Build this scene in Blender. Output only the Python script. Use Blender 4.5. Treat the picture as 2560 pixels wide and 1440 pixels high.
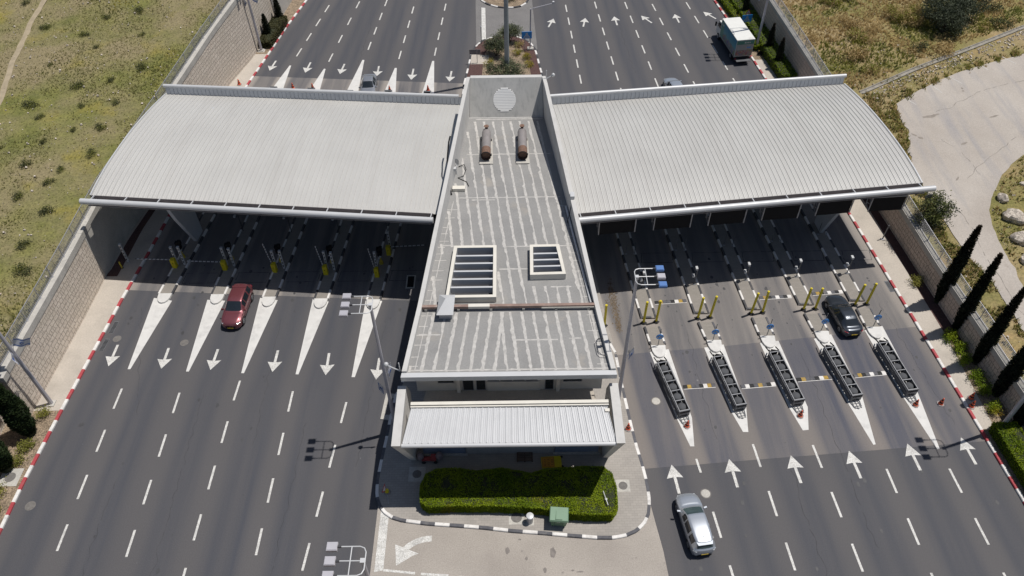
import bpy, math, random
from mathutils import Vector, Matrix, noise as mnoise
R = math.radians
random.seed(11)
for _o in list(bpy.data.objects):
    bpy.data.objects.remove(_o)
sc = bpy.context.scene
C = sc.collection

# ------------------------------------------------------------------ camera, sky, sun, exposure
cam_d = bpy.data.cameras.new("camera")
cam_d.sensor_width = 36.0
cam_d.lens = 36.0 * 1951.3 / 2560.0
cam_d.clip_end = 3000
cam = bpy.data.objects.new("camera", cam_d)
C.objects.link(cam)
PIT, ROLL = 0.81219, -0.0134023
F_ = Vector((0, math.cos(PIT), -math.sin(PIT)))
R0 = Vector((1, 0, 0)); U0 = R0.cross(F_)
R_ = math.cos(ROLL) * R0 + math.sin(ROLL) * U0
U_ = -math.sin(ROLL) * R0 + math.cos(ROLL) * U0
cam.matrix_world = Matrix(((R_.x, U_.x, -F_.x, 0), (R_.y, U_.y, -F_.y, 0), (R_.z, U_.z, -F_.z, 52.168), (0, 0, 0, 1)))
sc.camera = cam

SUN_DIR = Vector((-0.333, -0.107, -1.0)).normalized()
w = bpy.data.worlds.new("World"); sc.world = w; w.use_nodes = True
nt = w.node_tree; nt.nodes.clear()
bg = nt.nodes.new('ShaderNodeBackground'); wo = nt.nodes.new('ShaderNodeOutputWorld')
sky = nt.nodes.new('ShaderNodeTexSky'); sky.sky_type = 'NISHITA'; sky.sun_disc = False
sky.sun_elevation = R(70.7); sky.sun_rotation = R(72.2)
nt.links.new(sky.outputs[0], bg.inputs[0]); nt.links.new(bg.outputs[0], wo.inputs[0])
bg.inputs[1].default_value = 0.05
sun_d = bpy.data.lights.new("sun", 'SUN'); sun_d.energy = 3.5; sun_d.angle = R(0.5); sun_d.color = (1.0, 0.96, 0.91)
sun = bpy.data.objects.new("sun", sun_d); C.objects.link(sun)
sun.rotation_euler = SUN_DIR.to_track_quat('-Z', 'Y').to_euler()
sc.view_settings.view_transform = 'Standard'; sc.view_settings.look = 'None'
sc.view_settings.exposure = 0.22; sc.view_settings.gamma = 1.0

# ------------------------------------------------------------------ helpers
def lerp(a, b, t): return a + (b - a) * t
def interp(x, xs, ys):
    if x <= xs[0]: return ys[0] + (ys[1] - ys[0]) / (xs[1] - xs[0]) * (x - xs[0]) if len(xs) > 1 else ys[0]
    for i in range(len(xs) - 1):
        if x <= xs[i + 1]:
            return lerp(ys[i], ys[i + 1], (x - xs[i]) / (xs[i + 1] - xs[i]))
    return ys[-1] + (ys[-1] - ys[-2]) / (xs[-1] - xs[-2]) * (x - xs[-1])
def pw(y, tab): return interp(y, [t[0] for t in tab], [t[1] for t in tab])

class MB:
    def __init__(s): s.v = []; s.f = []; s.m = []; s.uv = None
    def add(s, vs, fs, mi=0):
        o = len(s.v); s.v += [tuple(p) for p in vs]
        for f in fs: s.f.append(tuple(o + i for i in f)); s.m.append(mi)
    def quad(s, a, b, c, d, mi=0): s.add([a, b, c, d], [(0, 1, 2, 3)], mi)
    def box(s, x0, x1, y0, y1, z0, z1, mi=0):
        s.hexa([(x0, y0), (x1, y0), (x1, y1), (x0, y1)], z0, z1, mi)
    def hexa(s, q, z0, z1, mi=0):
        s.prism(q, z0, z1, mi)
    def prism(s, poly, z0, z1, mi=0, mtop=None):
        n = len(poly); a = sum(poly[i][0] * poly[(i + 1) % n][1] - poly[(i + 1) % n][0] * poly[i][1] for i in range(n))
        if a < 0: poly = poly[::-1]
        o = len(s.v)
        s.v += [(p[0], p[1], z0) for p in poly] + [(p[0], p[1], z1) for p in poly]
        for i in range(n):
            j = (i + 1) % n; s.f.append((o + i, o + j, o + n + j, o + n + i)); s.m.append(mi)
        s.f.append(tuple(o + n + i for i in range(n))); s.m.append(mi if mtop is None else mtop)
        s.f.append(tuple(o + i for i in reversed(range(n)))); s.m.append(mi)
    def obox(s, M, hx, hy, hz, mi=0):
        vs = [M @ Vector((x * hx, y * hy, z * hz)) for z in (-1, 1) for y in (-1, 1) for x in (-1, 1)]
        s.add(vs, [(0, 2, 3, 1), (4, 5, 7, 6), (0, 1, 5, 4), (2, 6, 7, 3), (0, 4, 6, 2), (1, 3, 7, 5)], mi)
    def beam(s, p0, p1, wx, wz, mi=0, up=(0, 0, 1)):
        p0 = Vector(p0); p1 = Vector(p1); d = p1 - p0; L = d.length; d.normalize()
        u = Vector(up); x = d.cross(u)
        if x.length < 1e-4: x = d.cross(Vector((1, 0, 0)))
        x.normalize(); z = x.cross(d)
        M = Matrix(((x.x, d.x, z.x, 0), (x.y, d.y, z.y, 0), (x.z, d.z, z.z, 0), (0, 0, 0, 1)))
        M.translation = (p0 + p1) / 2
        s.obox(M, wx / 2, L / 2, wz / 2, mi)
    def tube(s, pts, r, n=8, mi=0, cap=True):
        pts = [Vector(p) for p in pts]; k = len(pts)
        rs = r if isinstance(r, (list, tuple)) else [r] * k
        o = len(s.v); prev = None
        for i, p in enumerate(pts):
            d = (pts[min(i + 1, k - 1)] - pts[max(i - 1, 0)]).normalized()
            if prev is None:
                x = d.cross(Vector((0, 0, 1)))
                if x.length < 1e-3: x = Vector((1, 0, 0))
            else: x = prev - d * prev.dot(d)
            x.normalize(); prev = x; y = d.cross(x)
            for j in range(n):
                a = 2 * math.pi * j / n
                s.v.append(tuple(p + (x * math.cos(a) + y * math.sin(a)) * rs[i]))
        for i in range(k - 1):
            for j in range(n):
                a = o + i * n + j; b = o + i * n + (j + 1) % n
                s.f.append((a, b, b + n, a + n)); s.m.append(mi)
        if cap:
            s.f.append(tuple(o + j for j in reversed(range(n)))); s.m.append(mi)
            s.f.append(tuple(o + (k - 1) * n + j for j in range(n))); s.m.append(mi)
    def cyl(s, x, y, z0, z1, r0, r1=None, n=16, mi=0): s.tube([(x, y, z0), (x, y, z1)], [r0, r0 if r1 is None else r1], n, mi)
    def lathe(s, prof, n=20, mi=0, c=(0, 0, 0)):
        o = len(s.v); k = len(prof)
        for r, z in prof:
            for j in range(n):
                a = 2 * math.pi * j / n; s.v.append((c[0] + r * math.cos(a), c[1] + r * math.sin(a), c[2] + z))
        for i in range(k - 1):
            for j in range(n):
                a = o + i * n + j; b = o + i * n + (j + 1) % n
                s.f.append((a, b, b + n, a + n)); s.m.append(mi)
        s.f.append(tuple(o + j for j in reversed(range(n)))); s.m.append(mi)
        s.f.append(tuple(o + (k - 1) * n + j for j in range(n))); s.m.append(mi)
    def grid(s, rows, mi=0, flip=False):
        o = len(s.v); n = len(rows[0])
        for r in rows: s.v += [tuple(p) for p in r]
        for i in range(len(rows) - 1):
            for j in range(n - 1):
                a = o + i * n + j; q = (a, a + 1, a + n + 1, a + n)
                s.f.append(q[::-1] if flip else q); s.m.append(mi)

def obj(name, mb, mats, parent=None, smooth=False, uvfn=None, world=True):
    """one mesh object; world=True means the verts are world coordinates and get moved into the parent's frame"""
    me = bpy.data.meshes.new(name)
    vs = mb.v
    if parent is not None and world:
        Mi = (Matrix.Translation(parent.location) @ Matrix.Rotation(parent.rotation_euler.z, 4, 'Z')).inverted()
        vs = [tuple(Mi @ Vector(p)) for p in vs]
    me.from_pydata(vs, [], mb.f)
    if not isinstance(mats, (list, tuple)): mats = [mats]
    for m in mats: me.materials.append(m)
    if len(mats) > 1: me.polygons.foreach_set('material_index', mb.m)
    if smooth: me.polygons.foreach_set('use_smooth', [True] * len(me.polygons))
    if uvfn:
        uvl = me.uv_layers.new(name='UVMap')
        flat = []
        for lp in me.loops:
            flat += uvfn(mb.v[lp.vertex_index])
        uvl.data.foreach_set('uv', flat)
    me.update()
    o = bpy.data.objects.new(name, me); C.objects.link(o)
    if parent is not None: o.parent = parent
    return o
def smooth_angle(o, deg=35):
    me = o.data
    me.polygons.foreach_set('use_smooth', [True] * len(me.polygons))
    me.set_sharp_from_angle(angle=R(deg))
    return o
def thing(name, label, cat, loc=(0, 0, 0), rz=0.0, group=None):
    o = bpy.data.objects.new(name, None); C.objects.link(o)
    o.location = loc; o.rotation_euler = (0, 0, rz); o.empty_display_size = 0.2
    o['label'] = label; o['category'] = cat
    if group: o['group'] = group
    return o
def tag(o, label, cat, group=None):
    o['label'] = label; o['category'] = cat
    if group: o['group'] = group
    return o
def struct(o): o['kind'] = 'structure'; return o
def stuff(o): o['kind'] = 'stuff'; return o
def dup(root, loc=None, rz=None, label=None, group=None, scale=None):
    r = root.copy(); C.objects.link(r)
    if loc is not None: r.location = loc
    if rz is not None: r.rotation_euler = (0, 0, rz)
    if scale is not None: r.scale = scale
    if label: r['label'] = label
    if group: r['group'] = group
    for ch in list(root.children):
        c = ch.copy(); C.objects.link(c); c.parent = r
        for g in list(ch.children):
            d = g.copy(); C.objects.link(d); d.parent = c
    return r

# ------------------------------------------------------------------ materials
def nodes_of(m):
    m.use_nodes = True; n = m.node_tree; n.nodes.clear(); return n
def N(n, t, **kw):
    x = n.nodes.new(t)
    for k, v in kw.items():
        if k.startswith('i_'): x.inputs[int(k[2:])].default_value = v
        else: setattr(x, k, v)
    return x
def math_node(n, op, a, b=None, c=None, clamp=False):
    x = n.nodes.new('ShaderNodeMath'); x.operation = op; x.use_clamp = clamp
    for i, v in enumerate((a, b, c)):
        if v is None: continue
        if isinstance(v, (int, float)): x.inputs[i].default_value = v
        else: n.links.new(v, x.inputs[i])
    return x.outputs[0]
def mixc(n, fac, a, b, blend='MIX'):
    x = n.nodes.new('ShaderNodeMix'); x.data_type = 'RGBA'; x.blend_type = blend
    for s, v in ((x.inputs['Factor'], fac), (x.inputs[6], a), (x.inputs[7], b)):
        if isinstance(v, (int, float)): s.default_value = v
        elif isinstance(v, (tuple, list)): s.default_value = (*v, 1) if len(v) == 3 else v
        else: n.links.new(v, s)
    return x.outputs[2]
def noise_tex(n, vec, scale, detail=4, rough=.55, dist=0):
    x = n.nodes.new('ShaderNodeTexNoise'); x.inputs['Scale'].default_value = scale
    x.inputs['Detail'].default_value = detail; x.inputs['Roughness'].default_value = rough; x.inputs['Distortion'].default_value = dist
    if vec is not None: n.links.new(vec, x.inputs['Vector'])
    return x.outputs['Fac']
def ramp(n, fac, lo, hi):
    x = n.nodes.new('ShaderNodeMapRange'); x.inputs[1].default_value = lo; x.inputs[2].default_value = hi
    n.links.new(fac, x.inputs[0]); return x.outputs[0]
def finish(n, col, rough=.8, metal=0.0, bump=None, bstr=.3, bdist=.02, spec=None, coat=0):
    b = n.nodes.new('ShaderNodeBsdfPrincipled'); o = n.nodes.new('ShaderNodeOutputMaterial')
    if isinstance(col, (tuple, list)): b.inputs['Base Color'].default_value = (*col[:3], 1)
    else: n.links.new(col, b.inputs['Base Color'])
    if isinstance(rough, (int, float)): b.inputs['Roughness'].default_value = rough
    else: n.links.new(rough, b.inputs['Roughness'])
    b.inputs['Metallic'].default_value = metal
    if spec is not None: b.inputs['Specular IOR Level'].default_value = spec
    if coat: b.inputs['Coat Weight'].default_value = coat; b.inputs['Coat Roughness'].default_value = .05
    if bump is not None:
        bp = n.nodes.new('ShaderNodeBump'); bp.inputs['Strength'].default_value = bstr; bp.inputs['Distance'].default_value = bdist
        n.links.new(bump, bp.inputs['Height']); n.links.new(bp.outputs[0], b.inputs['Normal'])
    n.links.new(b.outputs[0], o.inputs[0]); return b
def pos(n, scale=(1, 1, 1)):
    g = n.nodes.new('ShaderNodeNewGeometry'); mp = n.nodes.new('ShaderNodeMapping')
    mp.inputs['Scale'].default_value = scale
    n.links.new(g.outputs['Position'], mp.inputs[0]); return mp.outputs[0]
def objco(n):
    return n.nodes.new('ShaderNodeTexCoord').outputs['Object']
def mat(name, c, rough=.7, metal=0.0, var=.12, scale=1.5, grain=0.0, gscale=25, coat=0, local=False, spec=None, dirt=None, dscale=.5):
    m = bpy.data.materials.new(name); n = nodes_of(m)
    v = objco(n) if local else pos(n)
    f = noise_tex(n, v, scale, 5)
    lo = tuple(x * (1 - var) for x in c); hi = tuple(min(1, x * (1 + var)) for x in c)
    col = mixc(n, ramp(n, f, .3, .7), lo, hi)
    if grain:
        col = mixc(n, grain, col, mixc(n, ramp(n, noise_tex(n, v, gscale, 3), .35, .65), (0, 0, 0), (1, 1, 1)), 'OVERLAY')
    if dirt:
        col = mixc(n, math_node(n, 'MULTIPLY', ramp(n, noise_tex(n, v, dscale, 6, .65), .52, .72), .6, clamp=True), col, dirt)
    finish(n, col, rough, metal, coat=coat, spec=spec)
    return m

M = {}
M['white_paint'] = mat('white_paint', (.55, .54, .51), .7, var=.12, scale=2.5, dirt=(.22, .215, .21), dscale=1.1, grain=.3, gscale=12)
M['nose_paint'] = mat('nose_paint', (.60, .59, .565), .7, var=.07, scale=1.2, dirt=(.40, .39, .38), dscale=.9)
M['kerb_white'] = mat('kerb_white', (.68, .66, .63), .7, var=.1, scale=3, dirt=(.35, .33, .31), dscale=2.5)
M['kerb_red'] = mat('kerb_red', (.38, .05, .06), .7, var=.15, scale=3, dirt=(.25, .12, .11), dscale=2.5)
M['kerb_black'] = mat('kerb_black', (.045, .045, .05), .7, var=.2, scale=3, dirt=(.16, .15, .15), dscale=2.0)
M['kerb_grey'] = mat('kerb_grey', (.09, .09, .10), .8, var=.2, scale=3, dirt=(.2, .19, .18), dscale=2.0)
M['concrete'] = mat('concrete', (.44, .42, .38), .85, var=.1, scale=.8, grain=.1, gscale=9, dirt=(.3, .29, .27), dscale=.7)
M['pale_render'] = mat('pale_render', (.52, .51, .49), .8, var=.05, scale=.6, dirt=(.40, .39, .37), dscale=.8)
M['grey_metal'] = mat('grey_metal', (.36, .37, .39), .45, .3, var=.06)
M['galv'] = mat('galv', (.42, .42, .44), .5, .5, var=.08, scale=4)
M['dark_metal'] = mat('dark_metal', (.05, .05, .055), .5, .2)
M['black'] = mat('black', (.009, .009, .011), .7, local=True, spec=.2)
M['rubber'] = mat('rubber', (.02, .02, .021), .8, local=True)
M['white_metal'] = mat('white_metal', (.53, .535, .54), .42, .1, var=.04, scale=.7)
M['roof_sheet'] = mat('roof_sheet', (.53, .525, .505), .45, .1, var=.03, scale=.25, dirt=(.49, .475, .45), dscale=.12)
def roofing():
    m = bpy.data.materials.new('roof_sheet'); n = nodes_of(m); p = pos(n); ps = pos(n, (1.4, .05, 1)); pf = pos(n, (3.0, .12, 1))
    col = mixc(n, ramp(n, noise_tex(n, p, .2, 4), .3, .7), (.465, .457, .435), (.51, .502, .478))
    col = mixc(n, math_node(n, 'MULTIPLY', ramp(n, noise_tex(n, ps, .8, 5, .65), .5, .8), .5), col, (.40, .385, .36))
    col = mixc(n, math_node(n, 'MULTIPLY', ramp(n, noise_tex(n, pf, 1.4, 3, .6), .62, .8), .35), col, (.62, .61, .59))
    col = mixc(n, math_node(n, 'MULTIPLY', ramp(n, noise_tex(n, p, 1.6, 6, .7), .66, .8), .4), col, (.36, .34, .31))
    finish(n, col, .45, .1); return m
M['roof_sheet'] = roofing()
M['fascia_sheet'] = mat('fascia_sheet', (.50, .52, .55), .45, .15, var=.04)
M['yellow'] = mat('yellow', (.62, .50, .012), .5, local=True)
M['yellow_dull'] = mat('yellow_dull', (.52, .40, .04), .6, local=True)
M['blue'] = mat('blue', (.02, .26, .70), .45, local=True, var=.08)
M['orange'] = mat('orange', (.85, .13, .045), .5, local=True)
M['red_mach'] = mat('red_mach', (.32, .05, .05), .6, local=True)
M['rail_grey'] = mat('rail_grey', (.24, .245, .255), .55, .3, local=True)
M['steel_dark'] = mat('steel_dark', (.15, .155, .165), .5, .4, local=True)
M['drum'] = mat('drum', (.085, .088, .094), .85, local=True, spec=.2)
M['trunk'] = mat('trunk', (.09, .065, .045), .9, scale=6, var=.3)
M['glass'] = mat('glass', (.015, .02, .025), .08, local=True, spec=.7)
M['glass_teal'] = mat('glass_teal', (.05, .075, .08), .08, local=True, spec=.6)
M['frame_grey'] = mat('frame_grey', (.30, .31, .33), .5)
M['rust'] = mat('rust', (.17, .10, .07), .85, var=.25, scale=5, local=True)
M['cream'] = mat('cream', (.64, .61, .54), .6, var=.05)
M['light_face'] = mat('light_face', (.5, .5, .52), .3, local=True)
M['soil'] = mat('soil', (.23, .175, .12), .95, var=.3, scale=1.8, grain=.5, gscale=9)
M['gravel_red'] = mat('gravel_red', (.085, .045, .04), .95, var=.25, scale=6, grain=.5, gscale=30)
M['rock'] = mat('rock', (.50, .44, .37), .9, var=.2, scale=3, grain=.4, gscale=8, local=True)
M['wood'] = mat('wood', (.12, .085, .065), .9, var=.3, scale=4, local=True)
M['duct'] = mat('duct', (.25, .17, .14), .7, var=.2, scale=1.5, dirt=(.45, .42, .38), dscale=1.2)
M['sealant'] = mat('sealant', (.45, .435, .41), .8, var=.15, scale=3, dirt=(.27, .26, .25), dscale=2.4)
M['plate'] = mat('plate', (.65, .45, .03), .5, local=True)
M['shutter'] = mat('shutter', (.20, .24, .31), .5, var=.05)
M['manhole'] = mat('manhole', (.15, .14, .13), .8, var=.2, scale=5)
M['asphalt_u'] = None
def leafmat(name, a, b, sc_=.9, rough=.6, warm=None, dk=.5):
    m = bpy.data.materials.new(name); n = nodes_of(m); v = pos(n)
    f = ramp(n, noise_tex(n, v, sc_, 3), .32, .68)
    col = mixc(n, f, a, b)
    col = mixc(n, ramp(n, noise_tex(n, v, sc_ * 9, 2), .3, .75), mixc(n, dk, col, (0, 0, 0)), col)
    if warm: col = mixc(n, ramp(n, noise_tex(n, v, sc_ * .6, 3), .58, .72), col, warm)
    bs = finish(n, col, rough, spec=.25)
    tr = n.nodes.new('ShaderNodeBsdfTranslucent'); mx = n.nodes.new('ShaderNodeMixShader'); mx.inputs[0].default_value = .22
    n.links.new(col, tr.inputs[0]); n.links.new(bs.outputs[0], mx.inputs[1]); n.links.new(tr.outputs[0], mx.inputs[2])
    out = [x for x in n.nodes if x.type == 'OUTPUT_MATERIAL'][0]
    n.links.new(mx.outputs[0], out.inputs[0]); return m
M['hedge_a'] = leafmat('hedge_a', (.165, .235, .008), (.27, .33, .012), .5, warm=(.30, .2, .02), dk=.2)
M['hedge_b'] = leafmat('hedge_b', (.12, .19, .008), (.22, .29, .012), .5, dk=.2)
M['cyp'] = leafmat('cypress_leaf', (.012, .018, .010), (.028, .036, .018), 1.2)
M['cyp_tip'] = leafmat('cypress_tip', (.06, .045, .03), (.09, .07, .045), 1.2)
M['cyp_green'] = leafmat('cypress_green', (.02, .04, .014), (.05, .075, .025), 1.2)
M['olive'] = leafmat('olive_leaf', (.16, .19, .10), (.29, .31, .17), .8, dk=.3)
M['olive_dk'] = leafmat('olive_leaf_dark', (.055, .07, .045), (.12, .14, .08), .8)
M['oleander'] = leafmat('oleander_leaf', (.11, .14, .035), (.25, .26, .09), 1.2)
M['scrub'] = leafmat('scrub_leaf', (.20, .21, .04), (.34, .32, .065), .4, dk=.3)
M['scrub_dark'] = leafmat('scrub_dark', (.07, .08, .035), (.13, .14, .055), .7)
M['dry'] = leafmat('dry_grass', (.42, .30, .13), (.56, .42, .20), .4, dk=.2)
M['grass_a'] = leafmat('grass_a', (.13, .14, .032), (.20, .195, .05), .25, dk=.3)
M['grass_b'] = leafmat('grass_b', (.20, .17, .075), (.27, .22, .10), .25, dk=.3)
M['grass_y'] = leafmat('grass_y', (.30, .25, .02), (.38, .31, .03), .25, dk=.2)
M['weed'] = leafmat('weed', (.17, .19, .04), (.28, .28, .07), .4, dk=.25)
M['brownhedge'] = leafmat('brownhedge', (.06, .06, .028), (.12, .115, .045), .7, warm=(.10, .06, .05))

def asphalt(name, base, band, dark, bandw=.3, light_edges=None, speck=.3):
    """UV: u = lane number across the road, v = metres along it / 10.  Tyre wear darkens the lane middles."""
    m = bpy.data.materials.new(name); n = nodes_of(m)
    uv = n.nodes.new('ShaderNodeUVMap').outputs[0]
    sx = n.nodes.new('ShaderNodeSeparateXYZ'); n.links.new(uv, sx.inputs[0])
    p = pos(n); ps = pos(n, (1.0, .06, 1)); ps2 = pos(n, (.35, .03, 1))
    fr = math_node(n, 'FRACT', sx.outputs[0])
    wob = math_node(n, 'MULTIPLY', math_node(n, 'SUBTRACT', noise_tex(n, ps2, .6, 2), .5), .35)
    d = math_node(n, 'ABSOLUTE', math_node(n, 'SUBTRACT', math_node(n, 'ADD', fr, wob), .5))
    # two wheel tracks and the oil line between them
    t1 = math_node(n, 'SUBTRACT', 1.0, math_node(n, 'DIVIDE', math_node(n, 'ABSOLUTE', math_node(n, 'SUBTRACT', d, .17)), .16), clamp=True)
    t2 = math_node(n, 'SUBTRACT', 1.0, math_node(n, 'DIVIDE', d, .42), clamp=True)
    t = math_node(n, 'MULTIPLY', math_node(n, 'ADD', math_node(n, 'MULTIPLY', t1, .55), math_node(n, 'MULTIPLY', t2, .75)), bandw, clamp=True)
    st = ramp(n, noise_tex(n, ps, 1.3, 5, .6), .25, .8)
    t = math_node(n, 'MULTIPLY', t, math_node(n, 'ADD', .55, math_node(n, 'MULTIPLY', st, .8)), clamp=True)
    col = mixc(n, t, base, band)
    wn = n.nodes.new('ShaderNodeTexWhiteNoise'); wn.noise_dimensions = '1D'
    n.links.new(math_node(n, 'FLOOR', math_node(n, 'ADD', math_node(n, 'MULTIPLY', sx.outputs[0], 1.0), .37)), wn.inputs['W'])
    col = mixc(n, math_node(n, 'MULTIPLY', wn.outputs[0], .28), col, dark)
    big = ramp(n, noise_tex(n, p, .09, 4), .35, .65)
    col = mixc(n, math_node(n, 'MULTIPLY', big, .35), col, dark)
    sp = noise_tex(n, p, 14, 3, .7)
    col = mixc(n, speck, col, mixc(n, ramp(n, sp, .3, .7), (.25, .25, .25), (.75, .75, .75)), 'OVERLAY')
    dots = ramp(n, noise_tex(n, p, 2.6, 1, .3), .82, .86)
    col = mixc(n, math_node(n, 'MULTIPLY', dots, .35), col, (.35, .34, .33))
    finish(n, col, .82, spec=.35)
    return m
M['asphalt'] = asphalt('asphalt', (.100, .095, .096), (.056, .060, .073), (.076, .074, .078), .85)
M['asphalt_mid'] = asphalt('asphalt_mid', (.195, .173, .157), (.076, .079, .100), (.15, .138, .13), 1.6)
M['asphalt_old'] = asphalt('asphalt_old', (.30, .268, .238), (.10, .098, .105), (.23, .21, .19), 1.65)
M['asphalt_grey'] = mat('asphalt_grey', (.17, .163, .158), .85, var=.1, scale=.5, grain=.3, gscale=12)
def beige_road():
    m = bpy.data.materials.new('beige_road'); n = nodes_of(m); p = pos(n)
    col = mixc(n, ramp(n, noise_tex(n, p, .25, 5), .3, .7), (.29, .26, .23), (.37, .335, .295))
    col = mixc(n, ramp(n, noise_tex(n, p, .9, 3, .5), .68, .74), col, (.20, .18, .165))
    col = mixc(n, .25, col, mixc(n, ramp(n, noise_tex(n, p, 12, 3), .3, .7), (.2, .2, .2), (.8, .8, .8)), 'OVERLAY')
    finish(n, col, .9); return m
M['beige_road'] = beige_road()
def farm_road():
    m = bpy.data.materials.new('farm_road'); n = nodes_of(m); p = pos(n); ps = pos(n, (1, .1, 1))
    col = mixc(n, ramp(n, noise_tex(n, p, .16, 5), .3, .7), (.34, .30, .26), (.43, .39, .345))
    col = mixc(n, math_node(n, 'MULTIPLY', ramp(n, noise_tex(n, ps, .8, 4), .5, .75), .7), col, (.27, .26, .265))
    col = mixc(n, ramp(n, noise_tex(n, p, .35, 4, .6), .66, .75), col, (.30, .26, .22))
    col = mixc(n, .2, col, mixc(n, ramp(n, noise_tex(n, p, 9, 3), .3, .7), (.2, .2, .2), (.8, .8, .8)), 'OVERLAY')
    finish(n, col, .9); return m
M['farm_road'] = farm_road()
def pavers(name, a, b, mortar, bw=.2, bh=.1, sc_=1.0):
    m = bpy.data.materials.new(name); n = nodes_of(m); p = pos(n)
    br = n.nodes.new('ShaderNodeTexBrick'); n.links.new(p, br.inputs['Vector'])
    br.inputs['Color1'].default_value = (*a, 1); br.inputs['Color2'].default_value = (*b, 1); br.inputs['Mortar'].default_value = (*mortar, 1)
    br.inputs['Scale'].default_value = sc_; br.inputs['Brick Width'].default_value = bw; br.inputs['Row Height'].default_value = bh; br.inputs['Mortar Size'].default_value = .007
    col = mixc(n, ramp(n, noise_tex(n, p, .5, 5), .3, .75), br.outputs[0], mixc(n, .3, br.outputs[0], (.15, .14, .13)))
    finish(n, col, .9); return m
M['pavers'] = pavers('pavers', (.37, .34, .305), (.33, .305, .275), (.22, .205, .185), .4, .2)
M['pavement'] = mat('pavement', (.44, .395, .34), .9, var=.08, scale=.4, grain=.07, gscale=8, dirt=(.31, .28, .24), dscale=.35)
def stone_wall(name, a, b, c, mort):
    """UV in metres: u along the wall, v up it"""
    m = bpy.data.materials.new(name); n = nodes_of(m)
    uv = n.nodes.new('ShaderNodeUVMap').outputs[0]
    nz = n.nodes.new('ShaderNodeTexNoise'); nz.inputs['Scale'].default_value = 1.1; n.links.new(uv, nz.inputs['Vector'])
    add = n.nodes.new('ShaderNodeVectorMath'); add.operation = 'MULTIPLY_ADD'
    n.links.new(nz.outputs['Color'], add.inputs[0]); add.inputs[1].default_value = (.2, .16, 0); n.links.new(uv, add.inputs[2])
    def brick(bw, bh, off):
        br = n.nodes.new('ShaderNodeTexBrick'); n.links.new(add.outputs[0], br.inputs['Vector'])
        br.offset = off; br.squash = .6; br.squash_frequency = 3
        br.inputs['Color1'].default_value = (*a, 1); br.inputs['Color2'].default_value = (*b, 1); br.inputs['Mortar'].default_value = (*mort, 1)
        br.inputs['Scale'].default_value = 1; br.inputs['Brick Width'].default_value = bw; br.inputs['Row Height'].default_value = bh
        br.inputs['Mortar Size'].default_value = .02; br.inputs['Mortar Smooth'].default_value = .3; br.inputs['Bias'].default_value = 0
        return br
    b1 = brick(.68, .44, .43); b2 = brick(.48, .44, .6)
    vor = ramp(n, noise_tex(n, uv, .7, 1), .48, .52)
    col = mixc(n, vor, b1.outputs[0], b2.outputs[0])
    fac = n.nodes.new('ShaderNodeMix'); n.links.new(vor, fac.inputs[0]); n.links.new(b1.outputs['Fac'], fac.inputs[2]); n.links.new(b2.outputs['Fac'], fac.inputs[3])
    col = mixc(n, math_node(n, 'MULTIPLY', ramp(n, noise_tex(n, uv, .35, 4), .4, .75), .6), col, c)
    col = mixc(n, .35, col, mixc(n, ramp(n, noise_tex(n, uv, 9, 4), .3, .7), (.2, .2, .2), (.8, .8, .8)), 'OVERLAY')
    h = math_node(n, 'SUBTRACT', noise_tex(n, uv, 5, 4), math_node(n, 'MULTIPLY', fac.outputs[0], 1.5))
    finish(n, col, .9, bump=h, bstr=.9, bdist=.05); return m
M['stone_warm'] = stone_wall('stone_warm', (.58, .50, .42), (.66, .58, .49), (.53, .47, .38), (.25, .21, .175))
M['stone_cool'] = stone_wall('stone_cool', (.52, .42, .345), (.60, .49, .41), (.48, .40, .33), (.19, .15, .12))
def field(name, greens, dirtc, dry, gsc=.12):
    m = bpy.data.materials.new(name); n = nodes_of(m); p = pos(n)
    col = mixc(n, ramp(n, noise_tex(n, p, .55, 6, .65), .35, .65), greens[0], greens[1])
    col = mixc(n, ramp(n, noise_tex(n, p, gsc, 5, .6), .42, .62), col, dirtc)
    col = mixc(n, math_node(n, 'MULTIPLY', ramp(n, noise_tex(n, p, gsc * 1.7, 5, .6), .55, .7), .8), col, dry)
    col = mixc(n, .55, col, mixc(n, ramp(n, noise_tex(n, p, 5, 5, .7), .3, .7), (.15, .15, .15), (.85, .85, .85)), 'OVERLAY')
    finish(n, col, .95, bump=noise_tex(n, p, 3, 5), bstr=.6, bdist=.15); return m
M['field_left'] = field('field_left', ((.115, .122, .03), (.185, .178, .05)), (.225, .185, .10), (.25, .205, .035), .10)
M['field_right'] = field('field_right', ((.15, .14, .04), (.22, .19, .065)), (.29, .22, .115), (.31, .21, .09), .16)
M['earth'] = mat('earth', (.22, .17, .11), .95, var=.2, scale=.4)
def bitumen():
    m = bpy.data.materials.new('bitumen'); n = nodes_of(m); p = pos(n)
    col = mixc(n, ramp(n, noise_tex(n, p, .35, 4), .3, .7), (.225, .222, .216), (.285, .28, .27))
    col = mixc(n, .14, col, mixc(n, ramp(n, noise_tex(n, p, 7, 5, .7), .3, .7), (.15, .15, .15), (.85, .85, .85)), 'OVERLAY')
    col = mixc(n, math_node(n, 'MULTIPLY', ramp(n, noise_tex(n, p, .45, 5, .6), .6, .76), .7), col, (.34, .31, .27))
    finish(n, col, .9); return m
M['bitumen'] = bitumen()
def board_concrete():
    m = bpy.data.materials.new('board_concrete'); n = nodes_of(m); p = pos(n); pv = pos(n, (2.2, 2.2, .15))
    col = mixc(n, ramp(n, noise_tex(n, p, .5, 5), .3, .7), (.47, .465, .44), (.58, .565, .535))
    col = mixc(n, math_node(n, 'MULTIPLY', ramp(n, noise_tex(n, pv, 1.2, 5, .65), .5, .75), .7), col, (.31, .31, .30))
    finish(n, col, .9); return m
M['board_concrete'] = board_concrete()
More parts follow.
